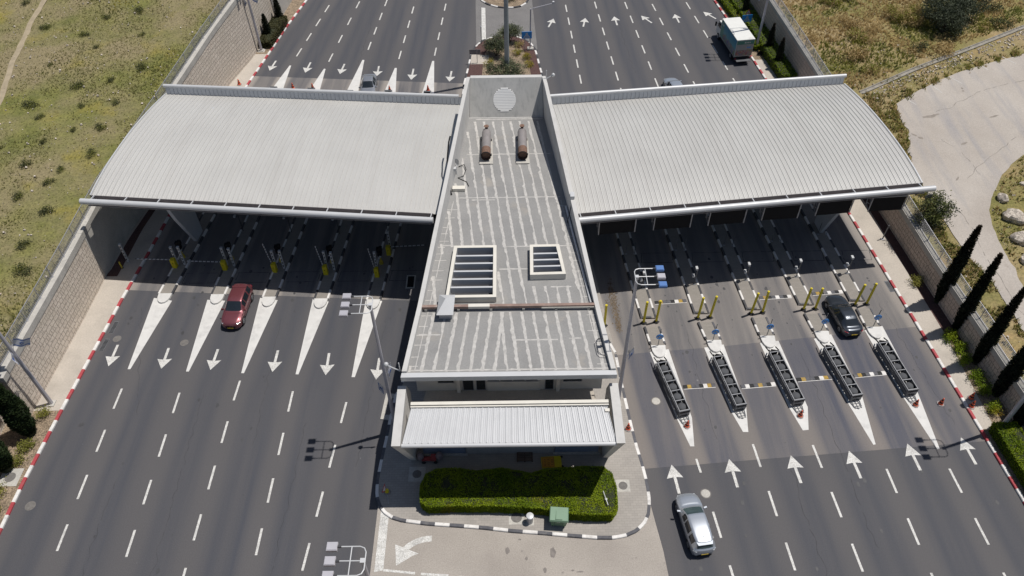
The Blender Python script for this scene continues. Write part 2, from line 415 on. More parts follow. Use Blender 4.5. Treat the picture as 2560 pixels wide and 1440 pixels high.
def car_paint(name, c, metal=.5, rough=.3):
    m = bpy.data.materials.new(name); n = nodes_of(m); finish(n, c, rough, metal, coat=.8); return m
M['paint_silver'] = car_paint('paint_silver', (.46, .49, .53), .6, .32)
M['paint_silver2'] = car_paint('paint_silver2', (.36, .37, .39), .6, .32)
M['paint_black'] = car_paint('paint_black', (.04, .048, .06), .45, .3)
M['paint_red'] = car_paint('paint_red', (.20, .06, .07), .5, .36)
M['lamp_clear'] = mat('lamp_clear', (.38, .40, .42), .2, local=True)
M['lamp_red'] = mat('lamp_red', (.30, .01, .03), .2, local=True)
M['rim'] = mat('rim', (.45, .46, .48), .35, .7, local=True)

# ------------------------------------------------------------------ plan of the place (metres; x right, y away from the camera)
KL = [(10, -36.4), (26, -36.85), (30, -36.8), (36.4, -36.45), (42.3, -36.05), (48.4, -35.65), (54, -35.15), (60, -34.7), (72, -33.5), (83.7, -32.25), (92, -31.0), (98.4, -30.1), (105.8, -28.75), (135, -23.4)]
KR = [(10, 37.6), (27.6, 36.95), (33.6, 36.4), (39.6, 35.85), (45.5, 35.3), (51.8, 34.7), (59, 34.0), (72, 32.7), (85, 31.35), (89.2, 30.85), (99.7, 29.7), (104.5, 29.0), (135, 25.2)]
LB = [[(10, -32.2), (24, -32.25), (38, -32.4), (48, -31.95), (59, -30.8), (84, -28.4), (105, -25.2), (135, -20.6)],
      [(10, -27.0), (24, -27.15), (38, -27.4), (48, -27.0), (59.5, -26.05), (83.5, -23.8), (89, -23.05), (103, -21.4), (135, -17.8)],
      [(10, -22.7), (24, -22.7), (38, -22.7), (48, -22.2), (59, -21.2), (83, -19.1), (102, -17.5), (135, -14.8)],
      [(10, -18.2), (24, -18.1), (38, -18.1), (48, -17.4), (59, -16.4), (82, -14.5), (104, -13.2), (135, -11.4)],
      [(10, -15.9), (23, -14.7), (38, -13.5), (48, -12.6), (58.5, -11.6), (82, -9.8), (105, -8.75), (135, -7.5)]]
RB = [[(10, 16.0), (23, 14.7), (31, 13.9), (40, 12.9), (45, 12.1), (56, 11.0), (86, 8.76), (104, 8.03), (135, 7.0)],
      [(10, 19.8), (23.5, 18.8), (32, 18.25), (41, 17.4), (45, 16.9), (57, 15.8), (84.8, 13.4), (104.8, 12.15), (135, 10.4)],
      [(10, 24.3), (23, 23.6), (32, 23.0), (42, 22.1), (46, 21.6), (57, 20.6), (86, 17.9), (104.5, 16.4), (135, 13.9)],
      [(10, 28.8), (22, 28.2), (30, 27.9), (43, 26.9), (46.8, 26.35), (58, 25.3), (86, 22.3), (104, 20.15), (135, 16.5)],
      [(10, 33.9), (22, 33.15), (30, 32.65), (43, 31.5), (47, 31.05), (58, 30.1), (86, 27.25), (104.2, 25.0), (135, 21.1)]]
ML = [(10, -10.2), (27, -10.0), (30, -10.2), (37, -9.6), (48, -7.4), (59, -6.4), (84, -5.5), (92, -4.6), (105, -4.0), (135, -3.4)]
MR = [(10, 10.8), (27, 10.2), (30, 9.8), (37, 9.05), (41.5, 8.7), (48, 6.9), (59, 5.7), (84, 4.4), (92, 3.6), (105, 3.1), (135, 2.6)]
for _t in [KL, KR, ML, MR] + LB + RB: _t.append((400, _t[-1][1]))      # straight on beyond the view
ZL = [(10, 4.6), (20, 4.8), (38.7, 5.2), (51, 5.6), (84, 7.3), (91, 8.1), (130, 10.0), (400, 12.0)]     # top of the left wall
ZR = [(10, 2.7), (20, 2.8), (41, 2.8), (50, 2.85), (85, 4.2), (100, 4.5), (130, 6.0), (400, 9.0)]      # top of the right wall
WL = [(10, -39.2), (36.7, -38.6), (46.9, -38.15), (56.7, -37.9), (66, -36.6), (84.3, -34.3), (90.9, -32.75), (100.5, -31.9)]  # left wall foot
WR = [(10, 41.4), (30, 39.6), (41.3, 38.62), (47.5, 38.0), (53.5, 37.5), (60, 36.9), (72, 35.9), (85.4, 34.6), (95.7, 33.66), (107, 32.6), (135, 29.6), (400, 29.6)]
def hw(y): return 3.9 + .1125 * (65.3 - y)      # half width of the wedge-shaped building
XC = -.3

# ------------------------------------------------------------------ ground and roads
b = MB(); b.quad((-600, -300, -.06), (600, -300, -.06), (600, 900, -.06), (-600, 900, -.06))
struct(obj('ground', b, M['earth']))

def sheet(name, lines, y0, y1, z, m, step=1.0, u0=0, sub=1):
    """lines: x(y) tables from left to right, one per lane edge; y0/y1 number or function of x"""
    b = MB(); uv = {}
    f0 = y0 if callable(y0) else (lambda x: y0); f1 = y1 if callable(y1) else (lambda x: y1)
    k = max(2, int((f1(0) - f0(0)) / step)); rows = []
    for i in range(k + 1):
        t = i / k; r = []
        for j, l in enumerate(lines):
            ya = f0(pw(45 if f0(0) < 60 else 84, l)); yb = f1(pw(45 if f1(0) < 60 else 84, l))
            y = lerp(ya, yb, t); r.append((pw(y, l), y, z)); uv[(round(r[-1][0], 4), round(y, 4))] = (u0 + j, y / 10)
        rows.append(r)
    b.grid(rows)
    return struct(obj(name, b, m, uvfn=lambda p: uv[(round(p[0], 4), round(p[1], 4))]))
left = [KL] + LB + [ML]; right = [MR] + RB + [KR]
sheet('road', left + right, 8, 330, 0.0, M['asphalt'])
# older, paler surfacing near the booths
lnL = lambda x: interp(x, [-35.3, -9.2], [49.8, 48.0]); lfL = lambda x: interp(x, [-31.8, -5.5], [86.4, 84.1])
sheet('concrete_apron', left, lnL, lfL, .004, M['asphalt_old'])
r1 = lambda x: interp(x, [8.8, 16.4, 35.4], [41.5, 42.1, 44.15]); r2 = lambda x: interp(x, [10.1, 24.9, 36.6], [30.65, 31.7, 32.6])
sheet('concrete_apron', right, r1, 80.0, .004, M['asphalt_old'])
sheet('road_patch', right, r2, r1, .004, M['asphalt_mid'])
b = MB(); b.prism([(-10.25, 8), (10.9, 8), (10.4, 22.2), (10.3, 24), (10.05, 26), (9.7, 29), (-10.1, 29), (-9.98, 27.6), (-9.98, 22.8)], -.05, .006)
struct(obj('turning_bay', b, M['beige_road']))
b = MB(); b.prism([(-4.2, 92), (-4.6, 105.2), (-4.3, 120), (3.2, 120), (3.4, 104), (3.7, 92)], -.05, .006)
struct(obj('crossover_road', b, M['asphalt_grey']))

# ------------------------------------------------------------------ painted markings
def paint(b, poly, z=.009):
    n = len(poly); a = sum(poly[i][0] * poly[(i + 1) % n][1] - poly[(i + 1) % n][0] * poly[i][1] for i in range(n))
    b.add([(p[0], p[1], z) for p in (poly if a > 0 else poly[::-1])], [tuple(range(n))])
def stroke(b, p0, p1, wd, z=.009):
    d = Vector((p1[0] - p0[0], p1[1] - p0[1])).normalized(); q = Vector((-d.y, d.x)) * wd / 2
    paint(b, [(p0[0] + q.x, p0[1] + q.y), (p1[0] + q.x, p1[1] + q.y), (p1[0] - q.x, p1[1] - q.y), (p0[0] - q.x, p0[1] - q.y)], z)
FAR = [(-25.21, 104.81, -27.33, 91.08), (-21.62, 101.08, -23.02, 89.25), (-17.5, 102.34, -18.29, 92.45), (-13.24, 104.06, -14.07, 90.05), (-8.77, 104.77, -9.55, 90.74),
       (8.03, 103.96, 8.8, 83.9), (12.17, 104.79, 13.6, 80.78), (16.4, 104.56, 18.1, 82.7), (20.16, 103.87, 22.75, 81.9), (24.98, 104.23, 27.75, 82.5)]
NEAR = [(-32.3, 38.6), (-27.4, 38.1), (-22.7, 39.25), (-18.1, 38.1), (-13.55, 36.94), (14.1, 28.9), (18.42, 32.5), (23.0, 32.35), (27.95, 30.2), (32.65, 30.15)]
b = MB()
for x0, y0, x1, y1 in FAR:
    n = int(round((y0 - y1 - 2) / 4.0)) + 1
    L = y0 - y1
    for k in range(-9, n):
        ya = y0 - 4.0 * k * (L / (4.0 * (n - 1) + 2)); yb = ya - 2
        X = lambda y: lerp(x0, x1, (y0 - y) / L)
        stroke(b, (X(ya), ya), (X(yb), yb), .17)
for i, (x, y) in enumerate(NEAR):
    tab = (LB + RB)[i]
    off = x - pw(y, tab)
    for k in range(7):
        ya = y - 4 * k
        if i == 5: ya = 26.91 - 4 * (k - 0)
        stroke(b, (pw(ya, tab) + off, ya), (pw(ya - 2, tab) + off, ya - 2), .17)
stroke(b, (13.84, 31.28), (13.98, 30.1), .17)
# bay lines of the turning area
paint(b, [(-9.72, 27.3), (-9.12, 27.1), (-9.1, 22.9), (-9.72, 22.75)], .014)
for x0, x1, y0, y1 in ((-9.1, -6.9, 22.9, 22.65), (-6.5, -4.6, 22.6, 22.45), (-3.9, -2.0, 22.35, 22.2)):
    stroke(b, (x0, y0), (x1, y1), .17, .014)
paint(b, [(-3.75, 103.5), (-3.2, 103.4), (-3.0, 94.9), (-3.55, 94.6)], .014)
struct(obj('lane_markings', b, M['white_paint']))

def arrow(tip, tail, z=.010, hl=1.15, hwid=.62, sw=.11):
    b = MB(); t = Vector(tip); d = (Vector(tail) - t); L = d.length; d.normalize(); q = Vector((-d.y, d.x))
    h = t + d * hl * L / 2.45
    paint(b, [t, h + q * hwid, h + q * sw + d * -.08, h - q * sw + d * -.08, h - q * hwid], z)
    e = t + d * L; s0 = h + d * -.08
    paint(b, [s0 + q * sw, s0 - q * sw, e - q * sw, e + q * sw], z)
    struct(obj('direction_arrow', b, M['white_paint']))
for tip, tail in [((-34.23, 40.95), (-34.22, 43.28)), ((-29.66, 40.61), (-29.68, 42.86)), ((-25.46, 40.41), (-25.38, 42.65)), ((-20.19, 40.11), (-20.17, 42.43)), ((-15.66, 39.7), (-15.72, 42.05)), ((-11.39, 39.17), (-11.35, 41.45)),
                  ((-30.13, 87.67), (-29.78, 90.02)), ((-25.54, 87.07), (-25.27, 89.54)), ((-21.13, 86.66), (-20.88, 89.02)), ((-16.46, 86.08), (-16.44, 88.4)), ((-12.11, 85.1), (-12.01, 87.65)), ((-7.36, 84.58), (-7.2, 86.97)),
                  ((11.89, 30.8), (12.09, 28.39)), ((16.32, 31.22), (16.48, 28.83)), ((21.08, 31.47), (21.24, 29.11)), ((25.61, 31.8), (25.79, 29.44)), ((30.28, 32.37), (30.44, 30.04)), ((34.61, 32.85), (34.79, 30.48)),
                  ((6.18, 100.05), (5.37, 97.75)), ((10.52, 100.1), (10.06, 97.73)), ((14.5, 100.44), (14.67, 98.02)), ((18.2, 100.55), (19.41, 98.51)), ((22.85, 100.87), (23.1, 98.49)), ((26.88, 101.43), (28.25, 99.44))]:
    arrow(tip, tail)
# bent arrow in the turning bay
b = MB(); pts = []
for k in range(9):
    a = R(90 + k * 8.2); pts.append((-5.9 + 2.1 * math.cos(a) * 1.05, 23.4 + 1.75 * math.sin(a)))
for k in range(8):
    p, q = pts[k], pts[k + 1]
    c0 = Vector((-5.9, 23.4)); f = lambda P, s: (P[0] + (Vector(P) - c0).normalized().x * s, P[1] + (Vector(P) - c0).normalized().y * s)
    paint(b, [f(p, .22), f(p, -.22), f(q, -.22), f(q, .22)], .014)
paint(b, [(-8.45, 24.75), (-6.75, 24.05), (-7.15, 23.9), (-8.25, 23.2)], .0145)
struct(obj('direction_arrow', b, M['white_paint']))

TRI = [[(-32.77, 48.79), (-31.01, 48.41), (-32.26, 40.61), (-32.49, 40.61)], [(-27.8, 48.47), (-26.14, 48.32), (-27.24, 40.27), (-27.48, 40.28)], [(-23.02, 48.63), (-21.35, 48.31), (-22.55, 40.02), (-22.78, 40.03)], [(-18.17, 48.39), (-16.67, 48.05), (-17.95, 39.82), (-18.19, 39.83)], [(-13.32, 48.16), (-11.8, 48.04), (-13.19, 39.45), (-13.46, 39.46)],
       [(-29.4, 81.5), (-27.6, 81.3), (-27.61, 88.81), (-27.82, 88.81)], [(-24.7, 81.3), (-23.05, 81.0), (-23.11, 87.89), (-23.32, 87.94)], [(-20.0, 80.9), (-18.3, 80.6), (-18.47, 89.92), (-18.72, 89.93)], [(-15.4, 80.7), (-13.65, 80.4), (-14.14, 87.89), (-14.39, 87.9)], [(-10.7, 80.5), (-9.0, 80.2), (-9.52, 89.45), (-9.77, 89.46)],
       [(11.68, 41.7), (13.32, 41.99), (14.14, 34.97), (13.88, 32.37), (13.57, 32.38), (12.89, 35.07)], [(16.38, 42.1), (18.1, 42.42), (18.65, 35.97), (18.31, 33.6), (17.9, 33.61), (17.37, 35.49)], [(21.25, 42.54), (22.9, 42.75), (23.56, 35.86), (23.05, 33.72), (22.59, 33.68), (22.05, 35.88)], [(26.0, 42.92), (27.63, 43.4), (28.22, 36.76), (27.84, 32.34), (27.65, 32.3), (26.81, 36.58)], [(30.66, 43.85), (32.36, 44.26), (32.84, 37.12), (32.59, 31.87), (32.39, 31.84), (31.46, 36.93)]]
for t in TRI:
    b = MB(); paint(b, t, .011); struct(obj('painted_nose', b, M['nose_paint']))

# ------------------------------------------------------------------ kerbs
def resample(path, step):
    P = [Vector(p) for p in path]; out = [P[0].copy()]; need = step
    for a, c in zip(P, P[1:]):
        L = (c - a).length; t = need
        while t <= L: out.append(a + (c - a) * t / L); t += step
        need = t - L
    return out
def kerb(name, path, mats, block=1.02, wd=.26, h=.16, z=0.0, start=0):
    pts = resample(path, block / 3); b = MB(); rows = []
    n = len(pts)
    for i, p in enumerate(pts):
        d = (pts[min(i + 1, n - 1)] - pts[max(i - 1, 0)]).normalized(); q = Vector((-d.y, d.x)) * wd / 2
        A, B = p + q, p - q; ca = q * .75
        rows.append([(A.x, A.y, z), (A.x, A.y, z + h - .04), (p.x + ca.x, p.y + ca.y, z + h), (p.x - ca.x, p.y - ca.y, z + h), (B.x, B.y, z + h - .04), (B.x, B.y, z)])
    o = 0
    for r in rows: b.v += r
    for i in range(n - 1):
        mi = ((i // 3) + start) % 2
        for j in range(5):
            a = i * 6 + j; b.f.append((a, a + 6, a + 7, a + 1)); b.m.append(mi)
    b.f.append((0, 1, 2, 3, 4, 5)); b.m.append(0)
    return struct(obj(name, b, mats))
RW = [M['kerb_white'], M['kerb_red']]; BW = [M['kerb_white'], M['kerb_black']]; GW = [M['kerb_white'], M['kerb_grey']]
kerb('kerb', [(x, y) for y, x in KL], RW, 1.02)
kerb('kerb', [(x, y) for y, x in KR], RW, 1.02, start=1)
medN = [(-7.4, 48), (-8.0, 42.5), (-9.57, 37.38), (-9.79, 35.22), (-9.92, 33.27), (-10.1, 31.42), (-10.22, 29.76), (-10.13, 28.52), (-9.89, 27.8), (-9.45, 27.2), (-8.86, 26.78), (-8.09, 26.53), (-6.23, 26.25), (-4.08, 26.07), (-2.15, 25.88), (-.23, 25.62), (1.89, 25.43), (3.79, 25.22), (5.79, 25.03), (6.95, 25.01), (7.81, 25.17), (8.57, 25.5), (9.2, 26.05), (9.58, 26.75), (9.77, 27.64), (9.81, 28.34), (9.76, 29.59), (9.63, 30.84), (9.41, 32.3), (9.21, 34.2), (9.04, 36.33), (8.89, 38.28), (8.7, 41.6)]
kerb('kerb', medN, GW, 1.05)
kerb('kerb', [(8.7, 41.6), (7.7, 44.5), (6.9, 48), (5.7, 59), (4.4, 83)], BW, 1.05)
kerb('kerb', [(-7.4, 48), (-6.4, 59), (-5.5, 84)], BW, 1.05)
medF = [(-5.5, 84), (-5.26, 86.2), (-5.04, 88.46), (-4.85, 90.84), (-4.41, 92.4), (-3.97, 93.4), (-3.25, 94.3), (-2.51, 94.85), (-1.14, 95.4), (.08, 95.44), (1.11, 95.1), (2.07, 94.38), (2.9, 93.3), (3.37, 92.0), (3.61, 90.02), (3.84, 87.66), (4.07, 85.69), (4.35, 83.2)]
kerb('kerb', medF, BW, 1.1)
medFF = [(-4.3, 330), (-4.3, 107.5), (-3.75, 105.45), (-2.89, 104.35), (-1.67, 103.58), (-.48, 103.23), (.64, 103.24), (1.81, 103.65), (2.45, 104.44), (2.8, 105.4), (3.1, 108), (3.1, 330)]
kerb('kerb', medFF, BW, 1.1)
# paved tops
b = MB(); b.prism(medN + [(4.5, 83), (-5.5, 83.5)], -.02, .15); struct(obj('pavement', b, M['pavers']))
b = MB(); b.prism(medF, -.02, .14); struct(obj('planted_island', b, M['gravel_red']))
b = MB(); b.prism([(-3.4, 83.6), (-3.3, 88.4), (-3.0, 91), (-2.2, 93.2), (-.3, 94.2), (1.2, 93.6), (1.9, 91.5), (2.5, 88), (2.9, 83.6)], 0, .145); struct(obj('soil_bed', b, M['soil']))
b = MB(); b.prism([(-4.85, 88.3), (-4.8, 90.7), (-2.6, 90.4), (-2.5, 88.3)], 0, .16); struct(obj('concrete_slab', b, M['pavement']))
b = MB(); b.prism(medFF, -.02, .14); struct(obj('planted_island', b, M['soil']))
def side_strip(name, xa, xb, y0, y1, z, m, k=30):
    b = MB(); rows = []
    for i in range(k + 1):
        y = lerp(y0, y1, i / k); rows.append([(pw(y, xa), y, z), (pw(y, xb), y, z)])
    b.grid(rows); return struct(obj(name, b, m))
side_strip('pavement', [(y, x - .2) for y, x in WL], [(y, x - .1) for y, x in KL], 36.4, 91.5, .14, M['pavement'])
side_strip('verge', [(10, -42), (135, -36)], [(y, x - .1) for y, x in KL], 10, 36.4, .13, M['soil'])
side_strip('verge', [(91.5, -40), (400, -40)], [(y, x - .1) for y, x in KL], 91.5, 330, .13, M['soil'])
side_strip('pavement', [(y, x + .1) for y, x in KR], [(y, x + .3) for y, x in WR], 33.5, 88.5, .14, M['pavement'])
side_strip('planting_bed', [(41, 37.6), (42.5, 37.4), (60, 36.1), (70, 35.2), (83, 33.9)], [(y, x + .2) for y, x in WR], 42, 83, .15, M['gravel_red'])
side_strip('planting_bed', [(33, 37.5), (42, 37.35)], [(y, x + .2) for y, x in WR], 33, 42, .15, M['soil'])
side_strip('verge', [(y, x + .1) for y, x in KR], [(y, x + .3) for y, x in WR], 10, 33.5, .13, M['soil'])
side_strip('verge', [(y, x + .1) for y, x in KR], [(y, x + .3) for y, x in WR], 88.5, 330, .13, M['soil'], 60)
side_strip('planting_bed', [(51.4, -38.2), (52, -37.9), (56.7, -37.6), (66, -36.3), (80, -34.6)], [(51.4, -37.0), (52, -36.95), (58, -36.7), (66, -35.6), (80, -34.1)], 51.5, 80, .15, M['gravel_red'])

# ------------------------------------------------------------------ lane islands
def island(path, noses, z=.15):
    """path: closed outline; noses: list of white nose polygons"""
    b = MB(); b.prism(path, -.02, z); struct(obj('traffic_island', b, M['pavers_warm']))
    for nz in noses:
        b = MB(); b.prism(nz, 0, z + .03); struct(obj('island_nose', b, M['nose_paint']))
M['pavers_warm'] = pavers('pavers_warm', (.28, .255, .225), (.25, .23, .20), (.20, .18, .16), .4, .2)
def nose(c, wd, ln, s, k=9):
    """rounded end, s = -1 pointing to the camera"""
    return [(c[0] + wd / 2 * math.cos(math.pi * i / (k - 1)) , c[1] + s * ln * math.sin(math.pi * i / (k - 1)) ** .8) for i in range(k)]
for k in range(5):
    tab = LB[k]; dx = (.02, -.02, 0, 0, 0)[k]
    yn = (49.2, 49.0, 48.6, 48.3, 48.1)[k]; c = lambda y: pw(y, tab) + dx
    ys = [yn + (80.5 - yn) * i / 12 for i in range(13)]
    island([(c(y) - .6, y) for y in ys] + [(c(y) + .6, y) for y in reversed(ys)], [nose((c(yn), yn - .002), 1.22, 1.15, -1)])
    kerb('kerb', [(c(y) - .6, y) for y in ys], BW, 1.1, .2, .19, start=k % 2)
    kerb('kerb', [(c(y) + .6, y) for y in ys], BW, 1.1, .2, .19, start=(k + 1) % 2)
for k in range(5):
    tab = RB[k]
    yl = (45.45, 45.92, 46.3, 46.78, 47.17)[k]; ya = (42.3, 42.8, 43.2, 43.65, 44.05)[k]; yb = (44.42, 44.86, 45.32, 45.7, 46.2)[k]
    c = lambda y: pw(y, tab)
    sl = (.55, .55, .5, .5, .35)[k]
    cs = lambda y: {True: c(y)}[True] + (.06 if k < 4 else 0)
    cx = [(12.02 + 12.25) / 2, 16.83, 21.6, 26.36, 31.08]
    ys = [yl + (81 - yl) * i / 12 for i in range(13)]
    island([(c(y) - .62, y) for y in ys] + [(c(y) + .62, y) for y in reversed(ys)], [])
    kerb('kerb', [(c(y) - .62, y) for y in ys], BW, 1.15, .2, .19, start=1)
    kerb('kerb', [(c(y) + .62, y) for y in ys], BW, 1.15, .2, .19, start=1)
    kerb('kerb', [(c(yl) - .52, yl + .1), (c(yl) + .52, yl + .1)], [M['kerb_grey'], M['kerb_grey']], 1.15, .2, .185)
    y2 = [ya + (yb - ya) * i / 3 for i in range(4)]
    xs = lambda y: [(12.19, 12.45), (16.97, 17.31), (21.79, 22.0), (26.52, 26.8), (31.3, 31.45)][k][0] + (yb - y) / (yb - ya) * ([(12.19, 12.45), (16.97, 17.31), (21.79, 22.0), (26.52, 26.8), (31.3, 31.45)][k][1] - [(12.19, 12.45), (16.97, 17.31), (21.79, 22.0), (26.52, 26.8), (31.3, 31.45)][k][0])
    island([(xs(y) - .62, y) for y in y2] + [(xs(y) + .62, y) for y in reversed(y2)], [nose((xs(ya), ya - .002), 1.24, 1.3, -1)])
    kerb('kerb', [(xs(y) - .62, y) for y in reversed(y2)], BW, .85, .2, .19, start=1)
    kerb('kerb', [(xs(y) + .62, y) for y in reversed(y2)], GW, .85, .2, .19, start=1)

# ------------------------------------------------------------------ terrain behind the walls
def terrain(name, side, m):
    b = MB(); rows = []
    ys = [10 + 2.5 * i for i in range(51)] + [150, 200, 300, 330]
    wt = WL if side < 0 else WR
    for y in ys:
        x0 = pw(min(y, 135), wt if side > 0 else WL + [(135, -30.0)])
        if side < 0 and y > 100.5: x0 = min(x0, -31.9)
        z0 = pw(y, ZL if side < 0 else ZR) - (.1 if side < 0 else .12)
        r = []
        for d in (0.45, 2, 4, 7, 11, 16, 22, 30, 40, 55, 75, 110, 200, 500):
            x = x0 + side * d
            hgt = z0 + .35 * (mnoise.noise(Vector((x * .09, y * .09, 3.3)))) * min(1, d / 6) * (1.0 if side < 0 else .25)
            r.append((x, y, hgt))
        rows.append(r)
    b.grid(rows, flip=side < 0)
    return struct(smooth_angle(obj(name, b, m), 60))
terrain('field', -1, M['field_left']); terrain('hillside', 1, M['field_right'])
def tz(x, y, side):
    wt = WL if side < 0 else WR
    x0 = pw(min(y, 135), wt if side > 0 else WL + [(135, -30.0)]); d = max(0, side * (x - x0))
    return pw(y, ZL if side < 0 else ZR) - (.1 if side < 0 else .12) + .35 * mnoise.noise(Vector((x * .09, y * .09, 3.3))) * min(1, d / 6) * (1.0 if side < 0 else .25)
# farm road on the right terrace
XA = [(20, 42.6), (30, 42.3), (41, 42.07), (47, 41.9), (50, 41.1), (53.7, 40.75), (58, 40.4), (61.6, 40.3), (64.8, 40.8), (67.4, 41.9), (70.1, 41.9), (73, 42.3), (75, 45), (76.3, 47), (78.9, 51.6), (80.5, 55.5), (82.4, 60.5), (86, 70), (95, 95)]
XB = [(20, 44.6), (30, 44.2), (40, 44.0), (46, 44.33), (49, 44.6), (52, 44.65), (54.1, 44.97), (55.8, 45.4), (58, 46.6), (61.5, 49.2), (64.5, 52.8), (68, 59), (72, 68), (77, 80), (86, 120), (95, 160)]
b = MB(); rows = []
y = 20.0
while y < 95:
    xa = pw(y, XA) + .35 * mnoise.noise(Vector((0, y * .9, 0))); xb = pw(y, XB) + .3 * mnoise.noise(Vector((5, y * .9, 0)))
    if y > 58: xb = max(xb, xa + .5)
    rows.append([(lerp(xa, xb, t), y, tz(lerp(xa, xb, t), y, 1) + .06) for t in [i / 16 for i in range(17)]]); y += .5
b.grid(rows); struct(smooth_angle(obj('farm_road', b, M['farm_road']), 60))
# foot path worn into the left field
b = MB(); rows = []
pth = [(-56.3, 112), (-56.19, 90.87), (-56.36, 86.03), (-55.24, 79.59), (-53.76, 71.75), (-53, 60)]
for p in resample(pth, .8):
    wd = .32 + .1 * mnoise.noise(Vector((p.y, 0, 0))); x = p.x + .25 * mnoise.noise(Vector((p.y * .3, 4, 0)))
    rows.append([(x - wd, p.y, tz(x - wd, p.y, -1) + .05), (x, p.y, tz(x, p.y, -1) + .055), (x + wd, p.y, tz(x + wd, p.y, -1) + .05)])
b.grid(rows, flip=True); struct(obj('footpath', b, M['soil_pale']) if 'soil_pale' in M else obj('footpath', b, mat('path_soil', (.34, .28, .19), .95, var=.15)))
# concrete drainage channel along the farm road
b = MB(); ch = resample([(75, 94), (62.87, 88.2), (56.54, 84.7), (51.8, 82.2), (46.62, 79.5), (42.67, 77.2), (38.6, 74.8)], .7); n = len(ch); rows = []
for i, p in enumerate(ch):
    d = (ch[min(i + 1, n - 1)] - ch[max(i - 1, 0)]).normalized(); q = Vector((-d.y, d.x)); zz = tz(p.x, p.y, 1)
    rows.append([(p.x + q.x * s, p.y + q.y * s, zz + h) for s, h in ((-.3, 0.0), (-.3, .14), (-.2, .14), (-.15, .02), (.15, .02), (.2, .14), (.3, .14), (.3, 0))])
b.grid(rows); struct(obj('drainage_channel', b, mat('channel', (.27, .25, .215), .9, var=.25, scale=1.5, dirt=(.13, .12, .08), dscale=.8)))
b = MB()
for i in range(900):
    t = random.random(); k = min(n - 2, int(t * (n - 1))); p = ch[k]; d = (ch[k + 1] - ch[k]).normalized(); q = Vector((d.y, -d.x))
    s = .55 + abs(random.gauss(0, .7)); x = p.x + q.x * s + d.x * random.random(); y = p.y + q.y * s + d.y * random.random(); r = .03 + .09 * random.random() ** 3
    if q.y > 0: q = -q
    j = random.random() * .7; x = p.x + q.x * s + d.x * j + random.gauss(0, .08); y = p.y + q.y * s + d.y * j + random.gauss(0, .08)
    b.obox(Matrix.Translation((x, y, tz(x, y, 1) + r * .5)) @ Matrix.Rotation(random.random() * 6, 4, (random.random(), random.random(), random.random() + .1)), r, r * .8, r * .6)
stuff(obj('gravel', b, M['rock']))

# ------------------------------------------------------------------ retaining walls
def wall(name, label, tab, ys, side, ztab, stone, capm, rnd, cap_h=.62, cap_w=.55):
    """side = -1 left wall (faces +x), +1 right wall (faces -x)"""
    w = thing(name, label, 'wall', (pw(ys[0], tab), ys[0], 0))
    b = MB(); rows = []; s = 0; uv = {}; prev = None
    for y in ys:
        x = pw(y, tab)
        if prev: s += math.hypot(x - prev[0], y - prev[1])
        prev = (x, y); zt = pw(y, ztab) - cap_h
        r = []
        for k in range(5):
            z = lerp(-.05, zt + .01, k / 4); p = (x + side * .02 * z, y, z); r.append(p); uv[(round(p[0], 3), round(y, 3), round(z, 3))] = (s, z)
        rows.append(r)
    b.grid(rows, flip=side < 0)
    # back and ends
    bk = [[(p[0] + side * .6, p[1], p[2]) for p in r] for r in rows]
    b.grid(bk, flip=side > 0)
    b.grid([rows[0], bk[0]], flip=side > 0); b.grid([rows[-1], bk[-1]], flip=side < 0)
    obj('stone_face' if stone in (M['stone_warm'], M['stone_cool']) else 'concrete_face', b, stone, w, uvfn=lambda p: uv.get((round(p[0], 3), round(p[1], 3), round(p[2], 3)), (p[1], p[2])))
    b = MB(); cr = []
    for y in ys:
        x = pw(y, tab); zt = pw(y, ztab); xf = x + side * .02 * zt - side * .06; xb = xf + side * cap_w
        cr.append([(xf, y, zt - cap_h), (xf, y, zt), (xb, y, zt), (xb, y, zt - cap_h)])
    b.grid(cr, flip=side < 0); b.f.append((0, 1, 2, 3) if side > 0 else (3, 2, 1, 0)); b.m.append(0)
    o = len(b.v) - 4; b.f.append((o + 3, o + 2, o + 1, o) if side > 0 else (o, o + 1, o + 2, o + 3)); b.m.append(0)
    obj('coping', b, capm, w)
    return w
fr = lambda a, c, n: [lerp(a, c, i / n) for i in range(n + 1)]
wall('retaining_wall', 'sunlit beige stone retaining wall between the near left lamp post and the left canopy', WL, fr(36.7, 51.5, 12), -1, ZL, M['stone_warm'], M['concrete'], 0)
wall('retaining_wall', 'plain grey concrete retaining wall in the shade under the left canopy end', WL, fr(51.52, 70.0, 14), -1, ZL, M['concrete'], M['concrete'], 0)
wall('retaining_wall', 'tall beige stone retaining wall behind the far left lamp post', WL, fr(70.02, 100.5, 20), -1, ZL, M['stone_warm'], M['concrete'], 0)
W2 = [(10, -41.6), (36.4, -40.2)]
wall('retaining_wall', 'set back beige stone wall behind the two plump cypresses at the lower left', W2, fr(12, 36.0, 14), -1, [(10, 4.0), (36.4, 4.5)], M['stone_warm'], M['concrete'], 0)
w_ = thing('wall_pier', 'beige stone return pier where the left retaining wall steps back', 'wall', (-39.6, 36.4, 0))
b = MB(); b.box(-40.3, -38.62, 36.02, 36.66, 0, 4.55); obj('stone_face', b, M['stone_warm'], w_, uvfn=lambda p: (p[0] + p[1], p[2]))
b = MB(); b.box(-40.4, -38.5, 35.95, 36.69, 4.55, 5.1); obj('coping', b, M['concrete'], w_)
w_ = thing('wall_end', 'grey ribbed concrete wall end beyond the small cypresses at the top left', 'wall', (-32, 102, 0))
b = MB(); b.prism([(-31.85, 100.5), (-31.2, 101.2), (-30.0, 112), (-30.0, 300), (-32.4, 300), (-32.4, 100.9)], 0, 7.2); obj('concrete_face', b, M['concrete'], w_)
